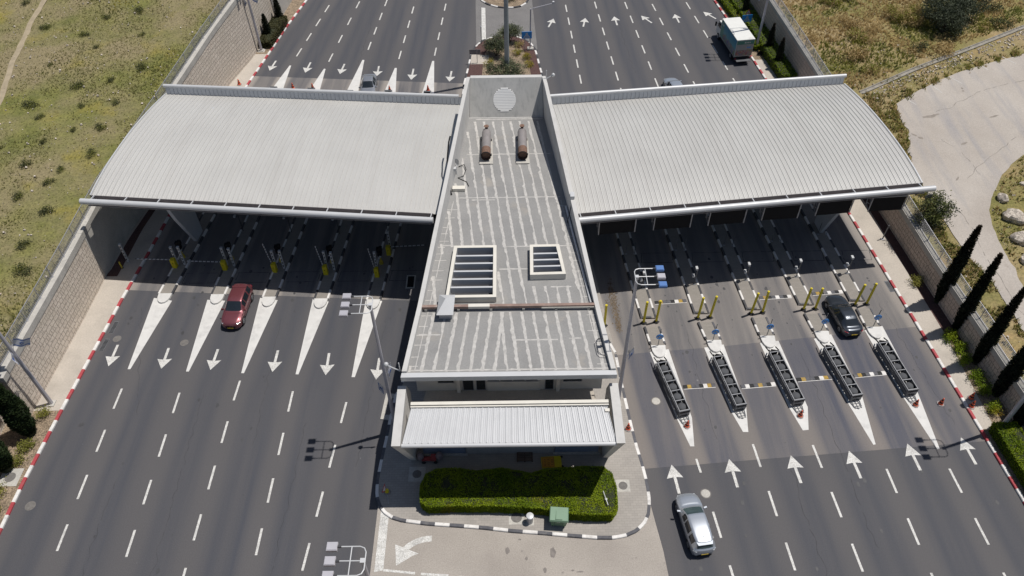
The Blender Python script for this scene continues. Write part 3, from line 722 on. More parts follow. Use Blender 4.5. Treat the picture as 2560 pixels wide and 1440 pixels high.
b = MB(); b.prism([(-31.95, 100.51), (-31.05, 101.1), (-29.85, 112), (-29.85, 300), (-32.5, 300), (-32.5, 100.9)], 7.2, 7.7); obj('coping', b, M['concrete'], w_)
wall('retaining_wall', 'shaded stone retaining wall on the right, behind the row of cypresses', WR, fr(12, 60.0, 22), 1, ZR, M['stone_cool'], M['concrete'], 0, .55, .6)
wall('retaining_wall', 'shaded stone retaining wall behind the truck at the top right', WR, fr(60.02, 300.0, 80), 1, ZR, M['stone_cool'], M['concrete'], 0, .42, .6)

def fence(label, tab, ztab, y0, y1, side, off, h=1.15, m=None, post=2.35):
    f = thing('mesh_fence', label, 'fence', (pw(y0, tab) + side * off, y0, pw(y0, ztab)))
    P = lambda y, z=0.0: (pw(y, tab) + side * (off + .02 * pw(y, ztab)), y, pw(y, ztab) + z)
    n = max(2, int((y1 - y0) / 4)); b = MB()
    zs = [.08 + (h - .1) * i / 7 for i in range(8)]
    for i, z in enumerate(zs):
        for k in range(n):
            ya, yb = lerp(y0, y1, k / n), lerp(y0, y1, (k + 1) / n)
            t = .05 if i in (0, 7) else .016
            b.beam(P(ya, z), P(yb, z), t, t)
    k = int((y1 - y0) / .16)
    for i in range(k):
        y = lerp(y0, y1, (i + .5) / k); x, _, zz = P(y); b.box(x - .006, x + .006, y - .006, y + .006, zz + .08, zz + h)
    obj('mesh_panel', b, m or M['galv'], f)
    k = int((y1 - y0) / post)
    for i in range(k + 1):
        y = lerp(y0, y1, i / k); x, _, zz = P(y); b = MB(); b.box(x - .03, x + .03, y - .03, y + .03, zz - .02, zz + h + .05)
        b.box(x - .11, x + .11, y - .09, y + .09, zz - .01, zz + .02)
        obj('post', b, m or M['galv'], f)
fence('galvanised mesh fence on the left wall, from its near end to the canopy', WL, ZL, 36.8, 70, -1, .42)
fence('galvanised mesh fence on top of the tall wall at the upper left', WL, ZL, 70.4, 100, -1, .42)
fence('galvanised mesh fence on the right wall beside the cypress row', WR, ZR, 12, 59, 1, .42)
fence('galvanised mesh fence on the right wall below the scrubby hillside', WR, ZR, 60, 128, 1, .42)

# stains, faint bay lines and cracks on the farm road
b = MB()
def blot(b, x, y, rx, ry, rot=0.0, k=14):
    o = []
    for j in range(k):
        a = 6.283 * j / k; u, v = rx * random.uniform(.6, 1.25) * math.cos(a), ry * random.uniform(.6, 1.25) * math.sin(a)
        o.append((x + u * math.cos(rot) - v * math.sin(rot), y + u * math.sin(rot) + v * math.cos(rot)))
    b.add([(px, py, tz(px, py, 1) + .066) for px, py in o], [tuple(range(k))])
for x, y, rx, ry, r in ((45.04, 70.62, .9, .22, .15), (45.8, 70.9, .5, .15, .3), (42.36, 67.51, .35, .16, -.7), (42.9, 67.0, .3, .2, -.6), (50.57, 75.65, .13, .2, 0), (50.5, 75.2, .16, .12, .5), (47.0, 66.0, .5, .12, .4), (44.2, 60.5, .4, .1, .9), (52.0, 70.5, .7, .12, .35)): blot(b, x, y, rx, ry, r)
struct(obj('road_stain', b, mat('road_stain', (.245, .215, .185), .9, var=.15, scale=2)))
b = MB()
def lay(b, p, q, wd, lift=.067):
    p, q = Vector(p), Vector(q); L = (q - p).length; n = max(1, int(L / .4)); d = (q - p) / L; m = Vector((-d.y, d.x)) * wd / 2
    for i in range(n):
        a, c = p + (q - p) * i / n, p + (q - p) * (i + 1) / n
        b.add([(v.x, v.y, tz(v.x, v.y, 1) + lift) for v in (a - m, c - m, c + m, a + m)], [(0, 1, 2, 3)])
for p, q in (((43.77, 73.7), (44.43, 72.8)), ((47.44, 76.26), (48.04, 74.87)), ((49.96, 77.92), (50.93, 76.57)), ((54.08, 80.49), (54.93, 79.17)), ((57.6, 81.8), (58.6, 80.3))): lay(b, p, q, .1)
struct(obj('bay_lines', b, mat('bay_paint', (.48, .46, .43), .9, var=.15, scale=4)))
b = MB(); pr = None
for pl in ([(45.69, 71.47), (48.25, 72.49), (51.73, 74.64), (55.0, 76.09), (57.33, 76.81), (62, 78)], [(54.0, 67.8), (50.6, 65.1), (47.09, 62.5), (45.0, 60.2)], [(44.9, 66.8), (46.3, 64.6), (46.8, 61.0)], [(42.3, 58.0), (42.9, 53.0), (42.6, 48.0), (43.0, 42.0)]):
    pts = resample(pl, .5); pr = None
    for i, p in enumerate(pts):
        c = p + Vector((mnoise.noise(Vector((i * .4, pl[0][0], 0))), mnoise.noise(Vector((i * .4, 7, pl[0][1]))))) * .35
        if pr is not None and random.random() < .85: lay(b, pr, c, random.uniform(.02, .06), .0665)
        pr = c
struct(obj('crack_seal', b, mat('road_crack', (.20, .18, .16), .9)))

# ------------------------------------------------------------------ central toll building
bl = thing('toll_building', 'wedge shaped toll building with a flat grey bitumen roof between the two canopies', 'building', (XC, 50, 0))
ZRF = 8.3
def wz(y): return interp(y, [33.1, 39.4, 64.9], [8.62, 8.8, 11.75])      # top of the side walls
b = MB(); b.prism([(XC - hw(y) + 1.4, y) for y in (32, 66)] + [(XC + hw(y) - 1.4, y) for y in (66, 32)], 0.1, 4.0)
obj('ground_floor_wall', b, M['pale_render'], bl)
b = MB(); b.prism([(XC - hw(y) + .36, y) for y in (35.05, 65.2)] + [(XC + hw(y) - .36, y) for y in (65.2, 35.05)], 4.004, 7.85)
obj('upper_wall', b, M['pale_render'], bl)
b = MB(); b.prism([(XC - 6.95, 31.2), (XC + 6.95, 31.2), (XC + 6.3, 35.04), (XC - 6.3, 35.04)], 3.802, 4.03)
obj('terrace_floor', b, M['pavement'], bl)
# roof slab and its bitumen sheet
SK1 = [(-5.05, 40.1), (-1.2, 40.1), (-1.2, 45.8), (-4.62, 45.8)]; SK2 = [(1.42, 42.4), (4.2, 42.45), (3.85, 45.82), (1.48, 45.8)]
def roof_pieces(y0, y1, ins):
    """the roof outline with the two skylight holes left out, as quads"""
    h1 = lambda y: (interp(y, [40.1, 45.8], [SK1[0][0], SK1[3][0]]) + .2, interp(y, [40.1, 45.8], [SK1[1][0], SK1[2][0]]) - .2)
    h2 = lambda y: (interp(y, [42.42, 45.8], [SK2[0][0], SK2[3][0]]) + .2, interp(y, [42.42, 45.8], [SK2[1][0], SK2[2][0]]) - .2)
    L = lambda y: XC - hw(y) + ins; Rr = lambda y: XC + hw(y) - ins
    out = []
    for a, c, hs in ((y0, 40.3, []), (40.3, 42.62, [h1]), (42.62, 45.6, [h1, h2]), (45.6, y1, [])):
        e = [L] + [g for h in hs for g in ((lambda y, h=h: h(y)[0]), (lambda y, h=h: h(y)[1]))] + [Rr]
        for k in range(0, len(e), 2): out.append([(e[k](a), a), (e[k + 1](a), a), (e[k + 1](c), c), (e[k](c), c)])
    return out
b = MB()
for q in roof_pieces(33.1, 65.2, 0): b.prism(q, 7.852, 8.26)
obj('roof_slab', b, M['pale_render'], bl)
b = MB()
for q in roof_pieces(33.4, 64.5, .3): b.add([(x, y, ZRF) for x, y in q], [(0, 1, 2, 3)])
obj('roof_covering', b, M['bitumen'], bl)
# painted sealant over the felt joints
def jag(b, p0, p1, wd, z, seed, left=True):
    p0 = Vector(p0); p1 = Vector(p1); L = (p1 - p0).length; n = max(2, int(L / .22)); d = (p1 - p0) / L; q = Vector((-d.y, d.x)); rows = []
    for i in range(n + 1):
        p = p0 + d * L * i / n; a = wd * (.55 + .75 * abs(mnoise.noise(Vector((seed * 7.1, i * .33, 0)))) + .25 * random.random()); c = wd * .25 * random.random()
        g = mnoise.noise(Vector((seed * 3.3, i * .12, 9)))
        if g < -.33: a *= .45
        rows.append([(p.x + q.x * a, p.y + q.y * a, z), (p.x - q.x * c, p.y - q.y * c, z)])
    b.grid(rows)
b = MB()
inside = lambda x, y: abs(x - XC) < hw(y) - .55
k = 0
for i in range(19):          # front bay, two fans meeting in the middle
    x0 = -7.25 + .86 * i
    if x0 < -1.0: x1 = x0 + .105 * 5.6
    else: x1 = x0 - .105 * 5.6
    if x0 > -1.0 and i == 8: x1 = x0 - .4
    if abs(x0 - XC) > hw(33.6) - .4: continue
    ya, yb = 33.55, 39.1
    t = 1.0
    while not inside(lerp(x0, x1, t), lerp(ya, yb, t)) and t > .1: t -= .05
    jag(b, (x0, ya), (lerp(x0, x1, t), lerp(ya, yb, t)), .23, ZRF + .004 + .0006 * (i % 5), i)
for i in range(27):          # rear bays, parallel to the right hand wall
    xa = -6.6 + .86 * i
    seg = []
    for s in range(60):
        y = 39.7 + s * .41; x = xa - .112 * (y - 39.7)
        ok = inside(x, y) and not (-5.5 < x < -1.0 and 39.6 < y < 46.1) and not (1.2 < x < 4.4 and 42.1 < y < 46.1)
        if ok: seg.append((x, y))
        else:
            if len(seg) > 2: jag(b, seg[0], seg[-1], .23, ZRF + .004 + .0006 * (i % 5), i + 40 + s)
            seg = []
    if len(seg) > 2: jag(b, seg[0], seg[-1], .23, ZRF + .004 + .0006 * (i % 5), i + 140)
for y, xa, xb in ((33.62, -7.2, 7.0), (36.3, .2, 3.3), (36.9, -6.9, -5.3), (41.6, 3.0, 4.6), (46.2, -.7, 4.9), (46.4, -5.6, -4.9), (52.4, -4.7, 4.3), (52.1, -3.4, -1.4), (58.6, -4.0, 3.7), (64.2, -3.3, 3.2), (43.6, -1.0, 1.3), (36.4, 4.1, 5.0)):
    jag(b, (xa, y), (xb, y), .13, ZRF + .0085, y)
for s in (-1, 1):            # little cross straps up the side upstands
    y = 34.0
    while y < 52:
        x = XC + s * (hw(y) - .36); L = .5 + .5 * random.random()
        b.quad((x, y, ZRF + .01), (x - s * L, y + .02, ZRF + .01), (x - s * L, y + .09, ZRF + .01), (x, y + .08, ZRF + .01)); y += .7 + .5 * random.random()
    jag(b, (XC + s * (hw(33.6) - .85), 33.6), (XC + s * (hw(52) - .75), 52), .06, ZRF + .0095, 77 + s)
obj('joint_sealant', b, M['sealant'], bl)
# front fascia, side walls rising to the back wall
b = MB(); b.prism([(XC - hw(33) - .02, 32.98), (XC + hw(33) + .02, 32.98), (XC + hw(33.35) + .02, 33.38), (XC - hw(33.35) - .02, 33.38)], 8.0, 8.45)
obj('fascia', b, M['white_metal'], bl)
for s in (-1, 1):
    b = MB(); ys = [33.385, 36, 39.4] + [39.4 + 25.5 * i / 10 for i in range(1, 11)]; rows = []
    for y in ys:
        xo = XC + s * hw(y); xi = XC + s * (hw(y) - .34); zt = wz(y); yy = y
        rows.append([(xo, y, 7.7), (xo, y, zt), (xi, y, zt), (xi, y, 8.0)])
    yb = 66.3; rows.append([(XC + s * hw(65.2), 65.2, 7.7), (XC + s * hw(66.3), 66.3, 11.75), (XC + s * (hw(66.3) - .34), 66.3, 11.75), (XC + s * (hw(64.9) - .34), 64.9, 8.0)])
    b.grid(rows, flip=s > 0); b.f.append((0, 1, 2, 3) if s < 0 else (3, 2, 1, 0)); b.m.append(0)
    obj('parapet_wall', b, M['pale_render'], bl)
b = MB(); hb = hw(64.9) - .342; ht = hw(66.3) - .342
F = lambda u, v: (XC + u * lerp(hb, ht, v), lerp(64.6, 66.1, v), lerp(8.2, 11.75, v))
# back wall leaning away, with a round louvre let into it
cu, cv, rr = -.05, .46, 1.12
n = 40; ring = []
for i in range(n):
    a = 2 * math.pi * i / n
    u = cu + rr * math.cos(a) / hb; v = cv + rr * math.sin(a) / 3.8; ring.append((u, max(.002, v)))
edge = []
for i in range(n):
    a = 2 * math.pi * i / n; dx, dy = math.cos(a), math.sin(a); t = min((1 / abs(dx)) if abs(dx) > 1e-6 else 9, (1 / abs(dy)) if abs(dy) > 1e-6 else 9)
    edge.append((max(-1, min(1, dx * t)), max(0, min(1, .5 + .5 * dy * t))))
vs = [F(*p) for p in edge] + [F(*p) for p in ring]
b.add(vs, [(i, (i + 1) % n, n + (i + 1) % n, n + i) for i in range(n)])
obj('back_wall', b, M['board_concrete'], bl)
b = MB(); b.prism([(XC - ht, 66.1), (XC + ht, 66.1), (XC + ht - .03, 66.55), (XC - ht + .03, 66.55)], 11.3, 11.752); obj('wall_coping', b, M['pale_render'], bl)
b = MB(); b.prism([(XC - hb, 66.0), (XC + hb, 66.0), (XC + hb, 66.4), (XC - hb, 66.4)], 0, 11.29); obj('rear_wall', b, M['pale_render'], bl)
lv = MB(); 
for i in range(15):
    v0 = cv - rr / 3.8 + (2 * rr / 3.8) * (i + .1) / 15; v1 = v0 + (2 * rr / 3.8) * .88 / 15; vm = (v0 + v1) / 2
    c = 1 - ((vm - cv) * 3.8 / rr) ** 2
    if c <= 0 or v0 < .0: continue
    w2 = rr * math.sqrt(c) / hb
    p = [F(cu - w2, v0), F(cu + w2, v0), F(cu + w2, v1), F(cu - w2, v1)]
    q = [(x, y - .03, z) for x, y, z in p[:2]] + [(x, y - .012, z) for x, y, z in p[2:]]
    lv.add(q + [(x, y + .02, z) for x, y, z in q], [(0, 1, 2, 3), (7, 6, 5, 4), (0, 4, 5, 1), (2, 6, 7, 3)])
obj('round_louvre', lv, M['louvre'] if 'louvre' in M else M.setdefault('louvre', mat('louvre', (.86, .85, .82), .7, var=.03)), bl)
b = MB(); b.add([(x, y + .12, z) for x, y, z in [F(*p) for p in ring]], [tuple(range(n))]); obj('louvre_backing', b, M['black'], bl)
# beam duct across the roof is a thing of its own further down; facade of the upper floor
def pane(name, x0, x1, z0, z1, y, m, fr_=None):
    b = MB(); b.box(x0, x1, y - .03, y, z0, z1); w_ = obj(name, b, m, bl)
    b = MB()
    for a, c, e, f in ((x0 - .05, x0, z0, z1), (x1, x1 + .05, z0, z1), (x0 - .05, x1 + .05, z0 - .05, z0), (x0 - .05, x1 + .05, z1, z1 + .05)):
        b.box(a, c, y - .06, y - .001, e, f)
    fo = obj('frame', b, M['frame_grey'], bl); fo.parent = w_
    return w_
YU = 35.05
pane('window', -5.6, -4.45, 5.05, 6.9, YU, M['glass']); pane('glass_door', -3.75, -3.0, 4.1, 6.7, YU, M['glass']); pane('glass_door', -2.75, -2.1, 4.1, 6.7, YU, M['glass'])
for k in range(4): pane('window', -1.9 + .95 * k, -1.05 + .95 * k, 5.2, 6.9, YU, M['glass'])
pane('glass_door', 2.4, 3.0, 4.1, 6.7, YU, M['glass']); pane('window', 3.75, 5.1, 5.05, 6.9, YU, M['glass'])
for x in (-4.1, 3.35):
    b = MB(); b.box(x - .14, x + .14, YU - .25, YU - .002, 4.04, 7.84); obj('pilaster', b, M['pale_render'], bl)
b = MB(); b.box(-1.95, 2.0, YU - .1, YU - .002, 4.04, 5.12); obj('low_wall', b, M['pale_render'], bl)
# ground floor front under the entrance canopy
for x0, x1 in ((-6.9, -3.7), (3.1, 6.4)):
    b = MB()
    for k in range(6): b.box(x0, x1, 31.86 + .01 * (k % 2), 31.94, .3 + .5 * k, .3 + .5 * k + .49)
    obj('roller_shutter', b, M['shutter'], bl)
    b = MB(); b.box(x0 - .15, x1 + .15, 31.7, 31.95, .1, .29); obj('sill', b, M['concrete'], bl)
b = MB(); b.box(-3.6, 3.0, 31.88, 31.99, .1, 3.8); obj('front_wall', b, M['concrete'], bl)
# skylight wells
def skylight(label, poly, nb):
    t = thing('roof_light', label, 'skylight', (sum(p[0] for p in poly) / 4, sum(p[1] for p in poly) / 4, ZRF))
    b = MB(); cx, cy = t.location.x, t.location.y
    inn = [(cx + (p[0] - cx) * (1 - .26 / abs(p[0] - cx)), cy + (p[1] - cy) * (1 - .26 / abs(p[1] - cy))) for p in poly]
    for i in range(4):
        j = (i + 1) % 4; b.prism([poly[i], poly[j], inn[j], inn[i]], ZRF - .002, 8.9)
    obj('kerb_frame', b, M['cream'], t)
    lin = [(cx + (p[0] - cx) * (1 - .27 / abs(p[0] - cx)), cy + (p[1] - cy) * (1 - .27 / abs(p[1] - cy))) for p in poly]
    b = MB()
    for i in range(4):
        j = (i + 1) % 4; p, q = lin[i], lin[j]; b.quad((p[0], p[1], 8.88), (q[0], q[1], 8.88), (q[0], q[1], 7.86), (p[0], p[1], 7.86))
    obj('lining', b, M['white_metal'], t)
    b = MB(); b.add([(p[0], p[1], 7.862) for p in inn], [(0, 1, 2, 3)]); obj('opening', b, M['dark_metal'], t)
    for k in range(nb):
        s = (k + 1) / (nb + 1)
        l = (lerp(inn[0][0], inn[3][0], s), lerp(inn[0][1], inn[3][1], s)); r = (lerp(inn[1][0], inn[2][0], s), lerp(inn[1][1], inn[2][1], s))
        b = MB(); b.prism([(l[0] + .02, l[1] - .08), (r[0] - .02, r[1] - .08), (r[0] - .02, r[1] + .08), (l[0] + .02, l[1] + .08)], 8.25, 8.84); obj('cross_beam', b, M['white_metal'], t)
    return t
skylight('larger cream framed roof light with five cross beams, beside the pyramid cap', SK1, 5)
skylight('smaller cream framed roof light with three cross beams, at the right of the roof', SK2, 3)
t = thing('roof_duct', 'long rusty brown duct lying straight across the building roof', 'duct', (XC, 39.4, ZRF))
b = MB(); b.box(-7.0, 6.25, 39.25, 39.5, 8.55, 8.78); obj('duct_body', b, M['duct'], t)
b = MB(); b.box(-3.3, -1.7, 39.23, 39.52, 8.56, 8.8); obj('pale_cover', b, M['cream'], t); b = MB(); b.box(2.2, 6.2, 39.2, 39.3, 8.5, 8.64); obj('pale_strip', b, M['cream'], t)
for k in range(6):
    b = MB(); b.box(-6.6 + 2.45 * k, -6.4 + 2.45 * k, 39.2, 39.5, ZRF + .012, 8.548); obj('support', b, M['concrete'], t)
t = thing('roof_cowl', 'pale pyramid shaped metal cowl on the roof in front of the larger roof light', 'cowl', (-5, 39.3, ZRF))
b = MB(); q = [(-5.62, 38.25), (-4.38, 38.25), (-4.3, 40.3), (-5.5, 40.3)]; b.add([(x, y, 9.0) for x, y in q] + [(-4.95, 39.35, 9.62)], [(0, 1, 4), (1, 2, 4), (2, 3, 4), (3, 0, 4), (3, 2, 1, 0)])
obj('pyramid_cap', b, M['white_metal'], t)
b = MB(); b.prism([(-5.45, 38.45), (-4.5, 38.45), (-4.45, 39.2), (-5.4, 39.2)], ZRF + .012, 8.99); obj('base', b, M['grey_metal'], t)
t = thing('hoop_rail', 'grey bent ladder hoop lying at the right edge of the front roof', 'rail', (6.4, 35.2, ZRF))
b = MB(); b.tube([(6.75, 34.6, 8.5), (6.3, 34.65, 8.6), (6.1, 34.9, 8.62), (6.0, 35.9, 8.62), (6.2, 36.15, 8.6), (6.6, 36.2, 8.5)], .025, 6); obj('hoop', b, M['dark_metal'], t)
b = MB(); b.tube([(6.75, 34.55, 8.31), (6.75, 34.6, 8.5)], .035, 6); b.tube([(6.62, 36.2, 8.31), (6.6, 36.2, 8.5)], .035, 6); obj('foot', b, M['dark_metal'], t)
t = None
for lab, x in (('left one of the two rusty exhaust silencers lying on the roof', -2.2), ('right one of the two rusty exhaust silencers lying on the roof', 1.14)):
    t = thing('exhaust_silencer', lab, 'silencer', (x, 59.4, ZRF), group='exhaust silencers on the roof')
    b = MB(); b.prism([(x - .62, 57.1), (x + .62, 57.1), (x + .55, 61.0), (x - .55, 61.0)], ZRF + .01, ZRF + .11); obj('plinth', b, M['concrete'], t)
    b = MB(); prof = [(57.62, .02), (57.621, .42), (59.0, .42), (61.2, .42), (61.45, .36), (61.62, .22), (61.66, .02)]
    prof = [(58.55, .42), (61.1, .42), (61.38, .36), (61.56, .2), (61.6, .03)]
    b.tube([(x, y, 8.95) for y, r in prof], [r for y, r in prof], 20); smooth_angle(obj('cylinder', b, M['grey_brown'] if 'grey_brown' in M else M.setdefault('grey_brown', mat('grey_brown', (.25, .23, .225), .6, .1, var=.1)), t), 40)
    b = MB(); b.tube([(x, 57.5, 8.95), (x, 58.55, 8.95)], .425, 20, cap=False); b.tube([(x, 58.54, 8.95), (x, 57.7, 8.95)], .38, 20, cap=False); b.add([(x + .38 * math.cos(a), 57.75, 8.95 + .38 * math.sin(a)) for a in [2 * math.pi * i / 20 for i in range(20)]], [tuple(range(20))])
    smooth_angle(obj('rusty_end', b, M['rust'], t), 40)
    b = MB(); b.tube([(x, 57.49, 8.95), (x, 57.53, 8.95)], .44, 20); b2 = MB(); b2.tube([(x, 57.46, 8.95), (x, 57.6, 8.95)], [.45, .45], 20, cap=False); obj('end_rim', b2, M['black'], t)
    b = MB(); b.cyl(x, 61.35, 9.2, 9.5, .13); b.cyl(x, 61.35, 9.5, 9.56, .23); obj('vent_cap', b, M['rust'], t)
    for yy in (58.3, 60.6):
        b = MB(); b.box(x - .5, x + .5, yy - .06, yy + .06, ZRF + .11, 8.62); obj('saddle', b, M['dark_metal'], t)
t = thing('satellite_dish', 'small white satellite dish on a bracket at the left edge of the roof', 'dish', (-4.85, 55.8, ZRF))
b = MB(); 
Md = Matrix.Translation((-4.75, 55.9, 9.45)) @ Matrix.Rotation(R(-50), 4, 'Z') @ Matrix.Rotation(R(60), 4, 'X')
prof = [(.0, .0), (.15, .02), (.28, .06), (.38, .12)]; vs = []
for r, z in prof:
    for j in range(16): vs.append(tuple(Md @ Vector((r * math.cos(j * math.pi / 8), r * math.sin(j * math.pi / 8), z))))
b.add(vs, [(i * 16 + j, i * 16 + (j + 1) % 16, (i + 1) * 16 + (j + 1) % 16, (i + 1) * 16 + j) for i in range(3) for j in range(16)])
smooth_angle(obj('reflector', b, M['white_metal'], t), 60)
b = MB(); b.tube([(-4.85, 55.8, 8.31), (-4.85, 55.8, 9.42)], .04, 6); b.box(-5.05, -4.8, 55.0, 55.25, 9.2, 9.5); obj('bracket', b, M['white_metal'], t)
b = MB(); b.tube([(-4.7, 56.8, 8.35), (-4.2, 56.9, 8.5), (-4.0, 56.2, 8.5), (-4.2, 55.4, 8.4), (-4.7, 55.2, 8.34), (-3.9, 54.6, 8.34), (-3.7, 54.0, 8.33)], .035, 6); obj('cable', b, M['black'], t)
t = thing('cable_tray', 'dark cable ladder running down the left roof parapet', 'cable tray', (-5.2, 56, ZRF))
b = MB(); b.tube([(-5.35, 57.9, 10.9), (-5.45, 57.2, 10.8), (-5.5, 55.2, 10.5), (-5.35, 54, 9.9), (-5.3, 53.0, 8.7)], .07, 6); b.tube([(-5.3, 53.0, 8.7), (-5.2, 52.9, 8.32)], .1, 6); obj('tray', b, M['black'], t)
t = thing('low_ledge', 'low pale ledge by the left parapet below the satellite dish', 'ledge', (-4.5, 53.5, ZRF))
b = MB(); b.box(-5.1, -4.0, 53.3, 53.75, ZRF + .011, 8.62); obj('ledge_block', b, M['cream'], t)
t = thing('junction_box', 'white junction box on the right roof parapet near the canopy front', 'box', (4.8, 50.3, 9.4))
b = MB(); b.box(4.95, 5.3, 50.0, 50.6, 9.78, 10.35); obj('box_body', b, M['white_metal'], t); b = MB(); b.tube([(5.1, 50.0, 9.9), (4.9, 49.4, 9.0), (4.7, 49.0, 8.32)], .03, 6); obj('cable', b, M['black'], t)
t = thing('roof_gutter_pipe', 'long pale pipe lying along the right parapet of the roof', 'pipe', (5.4, 45, ZRF))
b = MB(); b.tube([(XC + hw(39.8) - .5, 39.8, 8.42), (XC + hw(51) - .5, 51.0, 8.42)], .09, 8); obj('pipe', b, M['white_metal'], t)
def cctv(label, base, head, dome=False):
    t = thing('security_camera', label, 'camera', base)
    b = MB(); b.tube([base, (head[0], base[1], head[2]) if dome else head], .045, 6); b.tube([(base[0], base[1], base[2]), (base[0], base[1], base[2] + .9)], .04, 6); obj('bracket', b, M['white_metal'], t)
    b = MB(); b.lathe([(.02, -.22), (.12, -.18), (.17, -.05), (.17, .06), (.08, .16), (.02, .18)], 12, c=head); smooth_angle(obj('camera_body', b, M['white_metal'], t), 60)
cctv('white dome camera on an arm at the front left corner of the roof', (-7.95, 33.6, 8.4), (-8.85, 33.65, 9.1), True)
cctv('white dome camera at the far right corner of the back wall', (3.55, 65.9, 11.7), (4.2, 65.9, 12.1), True)

# ------------------------------------------------------------------ entrance canopy in front of the building
ec = thing('entrance_canopy', 'small white ribbed canopy carried by two slanted fins in front of the building', 'canopy', (-.3, 30, 0))
def ribbed(name, p00, p10, p01, p11, zf, nrib, rib_h, parent, m, nv=2, minor=3):
    """sheet from front edge p00-p10 to back edge p01-p11 with standing seams running front to back"""
    b = MB(); us = []; e = .5 / nrib
    w = ((p10[0] - p00[0]) ** 2 + (p10[1] - p00[1]) ** 2) ** .5; s = .028 / w
    for i in range(nrib + 1):
        u = i / nrib; us += [(max(0, u - 1.6 * s), 0), (max(0, u - s), rib_h), (min(1, u + s), rib_h), (min(1, u + 1.6 * s), 0)]
        if i < nrib:
            for k in range(minor):
                c = u + (k + 1) / (minor + 1) / nrib; us += [(c - .9 * s, 0), (c, rib_h * .28), (c + .9 * s, 0)]
    rows = []
    for j in range(nv + 1):
        v = j / nv; r = []
        for u, h in us:
            x = lerp(lerp(p00[0], p10[0], u), lerp(p01[0], p11[0], u), v); y = lerp(lerp(p00[1], p10[1], u), lerp(p01[1], p11[1], u), v)
            r.append((x, y, zf(v) + h))
        rows.append(r)
    b.grid(rows)
    return obj(name, b, m, parent)
ribbed('roof_sheet', (-7.5, 28.5), (6.85, 28.45), (-7.1, 31.25), (6.5, 31.2), lambda v: 7.05 + .12 * v, 33, .07, ec, M['white_metal'], minor=2)
b = MB(); b.prism([(-7.5, 28.52), (6.85, 28.47), (6.5, 31.2), (-7.1, 31.25)], 6.55, 6.97); obj('soffit', b, M['grey_metal'], ec)
b = MB(); b.tube([(-7.55, 28.38, 6.98), (6.85, 28.34, 6.98)], .15, 14); smooth_angle(obj('front_tube', b, M['white_metal'], ec), 50)
b = MB(); b.box(-7.15, 6.6, 31.26, 31.36, 6.7, 7.3); b.box(-7.15, 6.6, 31.42, 31.68, 6.7, 7.35); obj('rear_beam', b, M['cream'], ec)
for s, x0, x1 in ((-1, -8.12, -7.52), (1, 6.84, 7.42)):
    b = MB(); prof = [(28.2, 7.25), (31.4, .12), (33.6, .12), (33.9, 5.6), (33.15, 7.25)]
    # the fin narrows slightly towards its foot
    def fx(z, outer): 
        c = (x0 + x1) / 2 + (-.08 if s < 0 else 0); wd = lerp(.22, .3, z / 7.25); sh = lerp(.28, 0, z / 7.25) * (1 if s < 0 else 0) + lerp(-.2, 0, z / 7.25) * (1 if s > 0 else 0)
        return c + sh + (wd if outer else -wd)
    vs = [(fx(z, False), y, z) for y, z in prof] + [(fx(z, True), y, z) for y, z in prof]; n = len(prof)
    b.add(vs, [tuple(range(n)), tuple(range(2 * n - 1, n - 1, -1))] + [(i, n + i, n + (i + 1) % n, (i + 1) % n) for i in range(n)])
    obj('slanted_fin', b, M['pale_render'], ec)
b = MB(); b.box(6.3, 6.62, 30.75, 31.0, 7.235, 7.26); obj('roof_patch', b, M['cream'], ec)

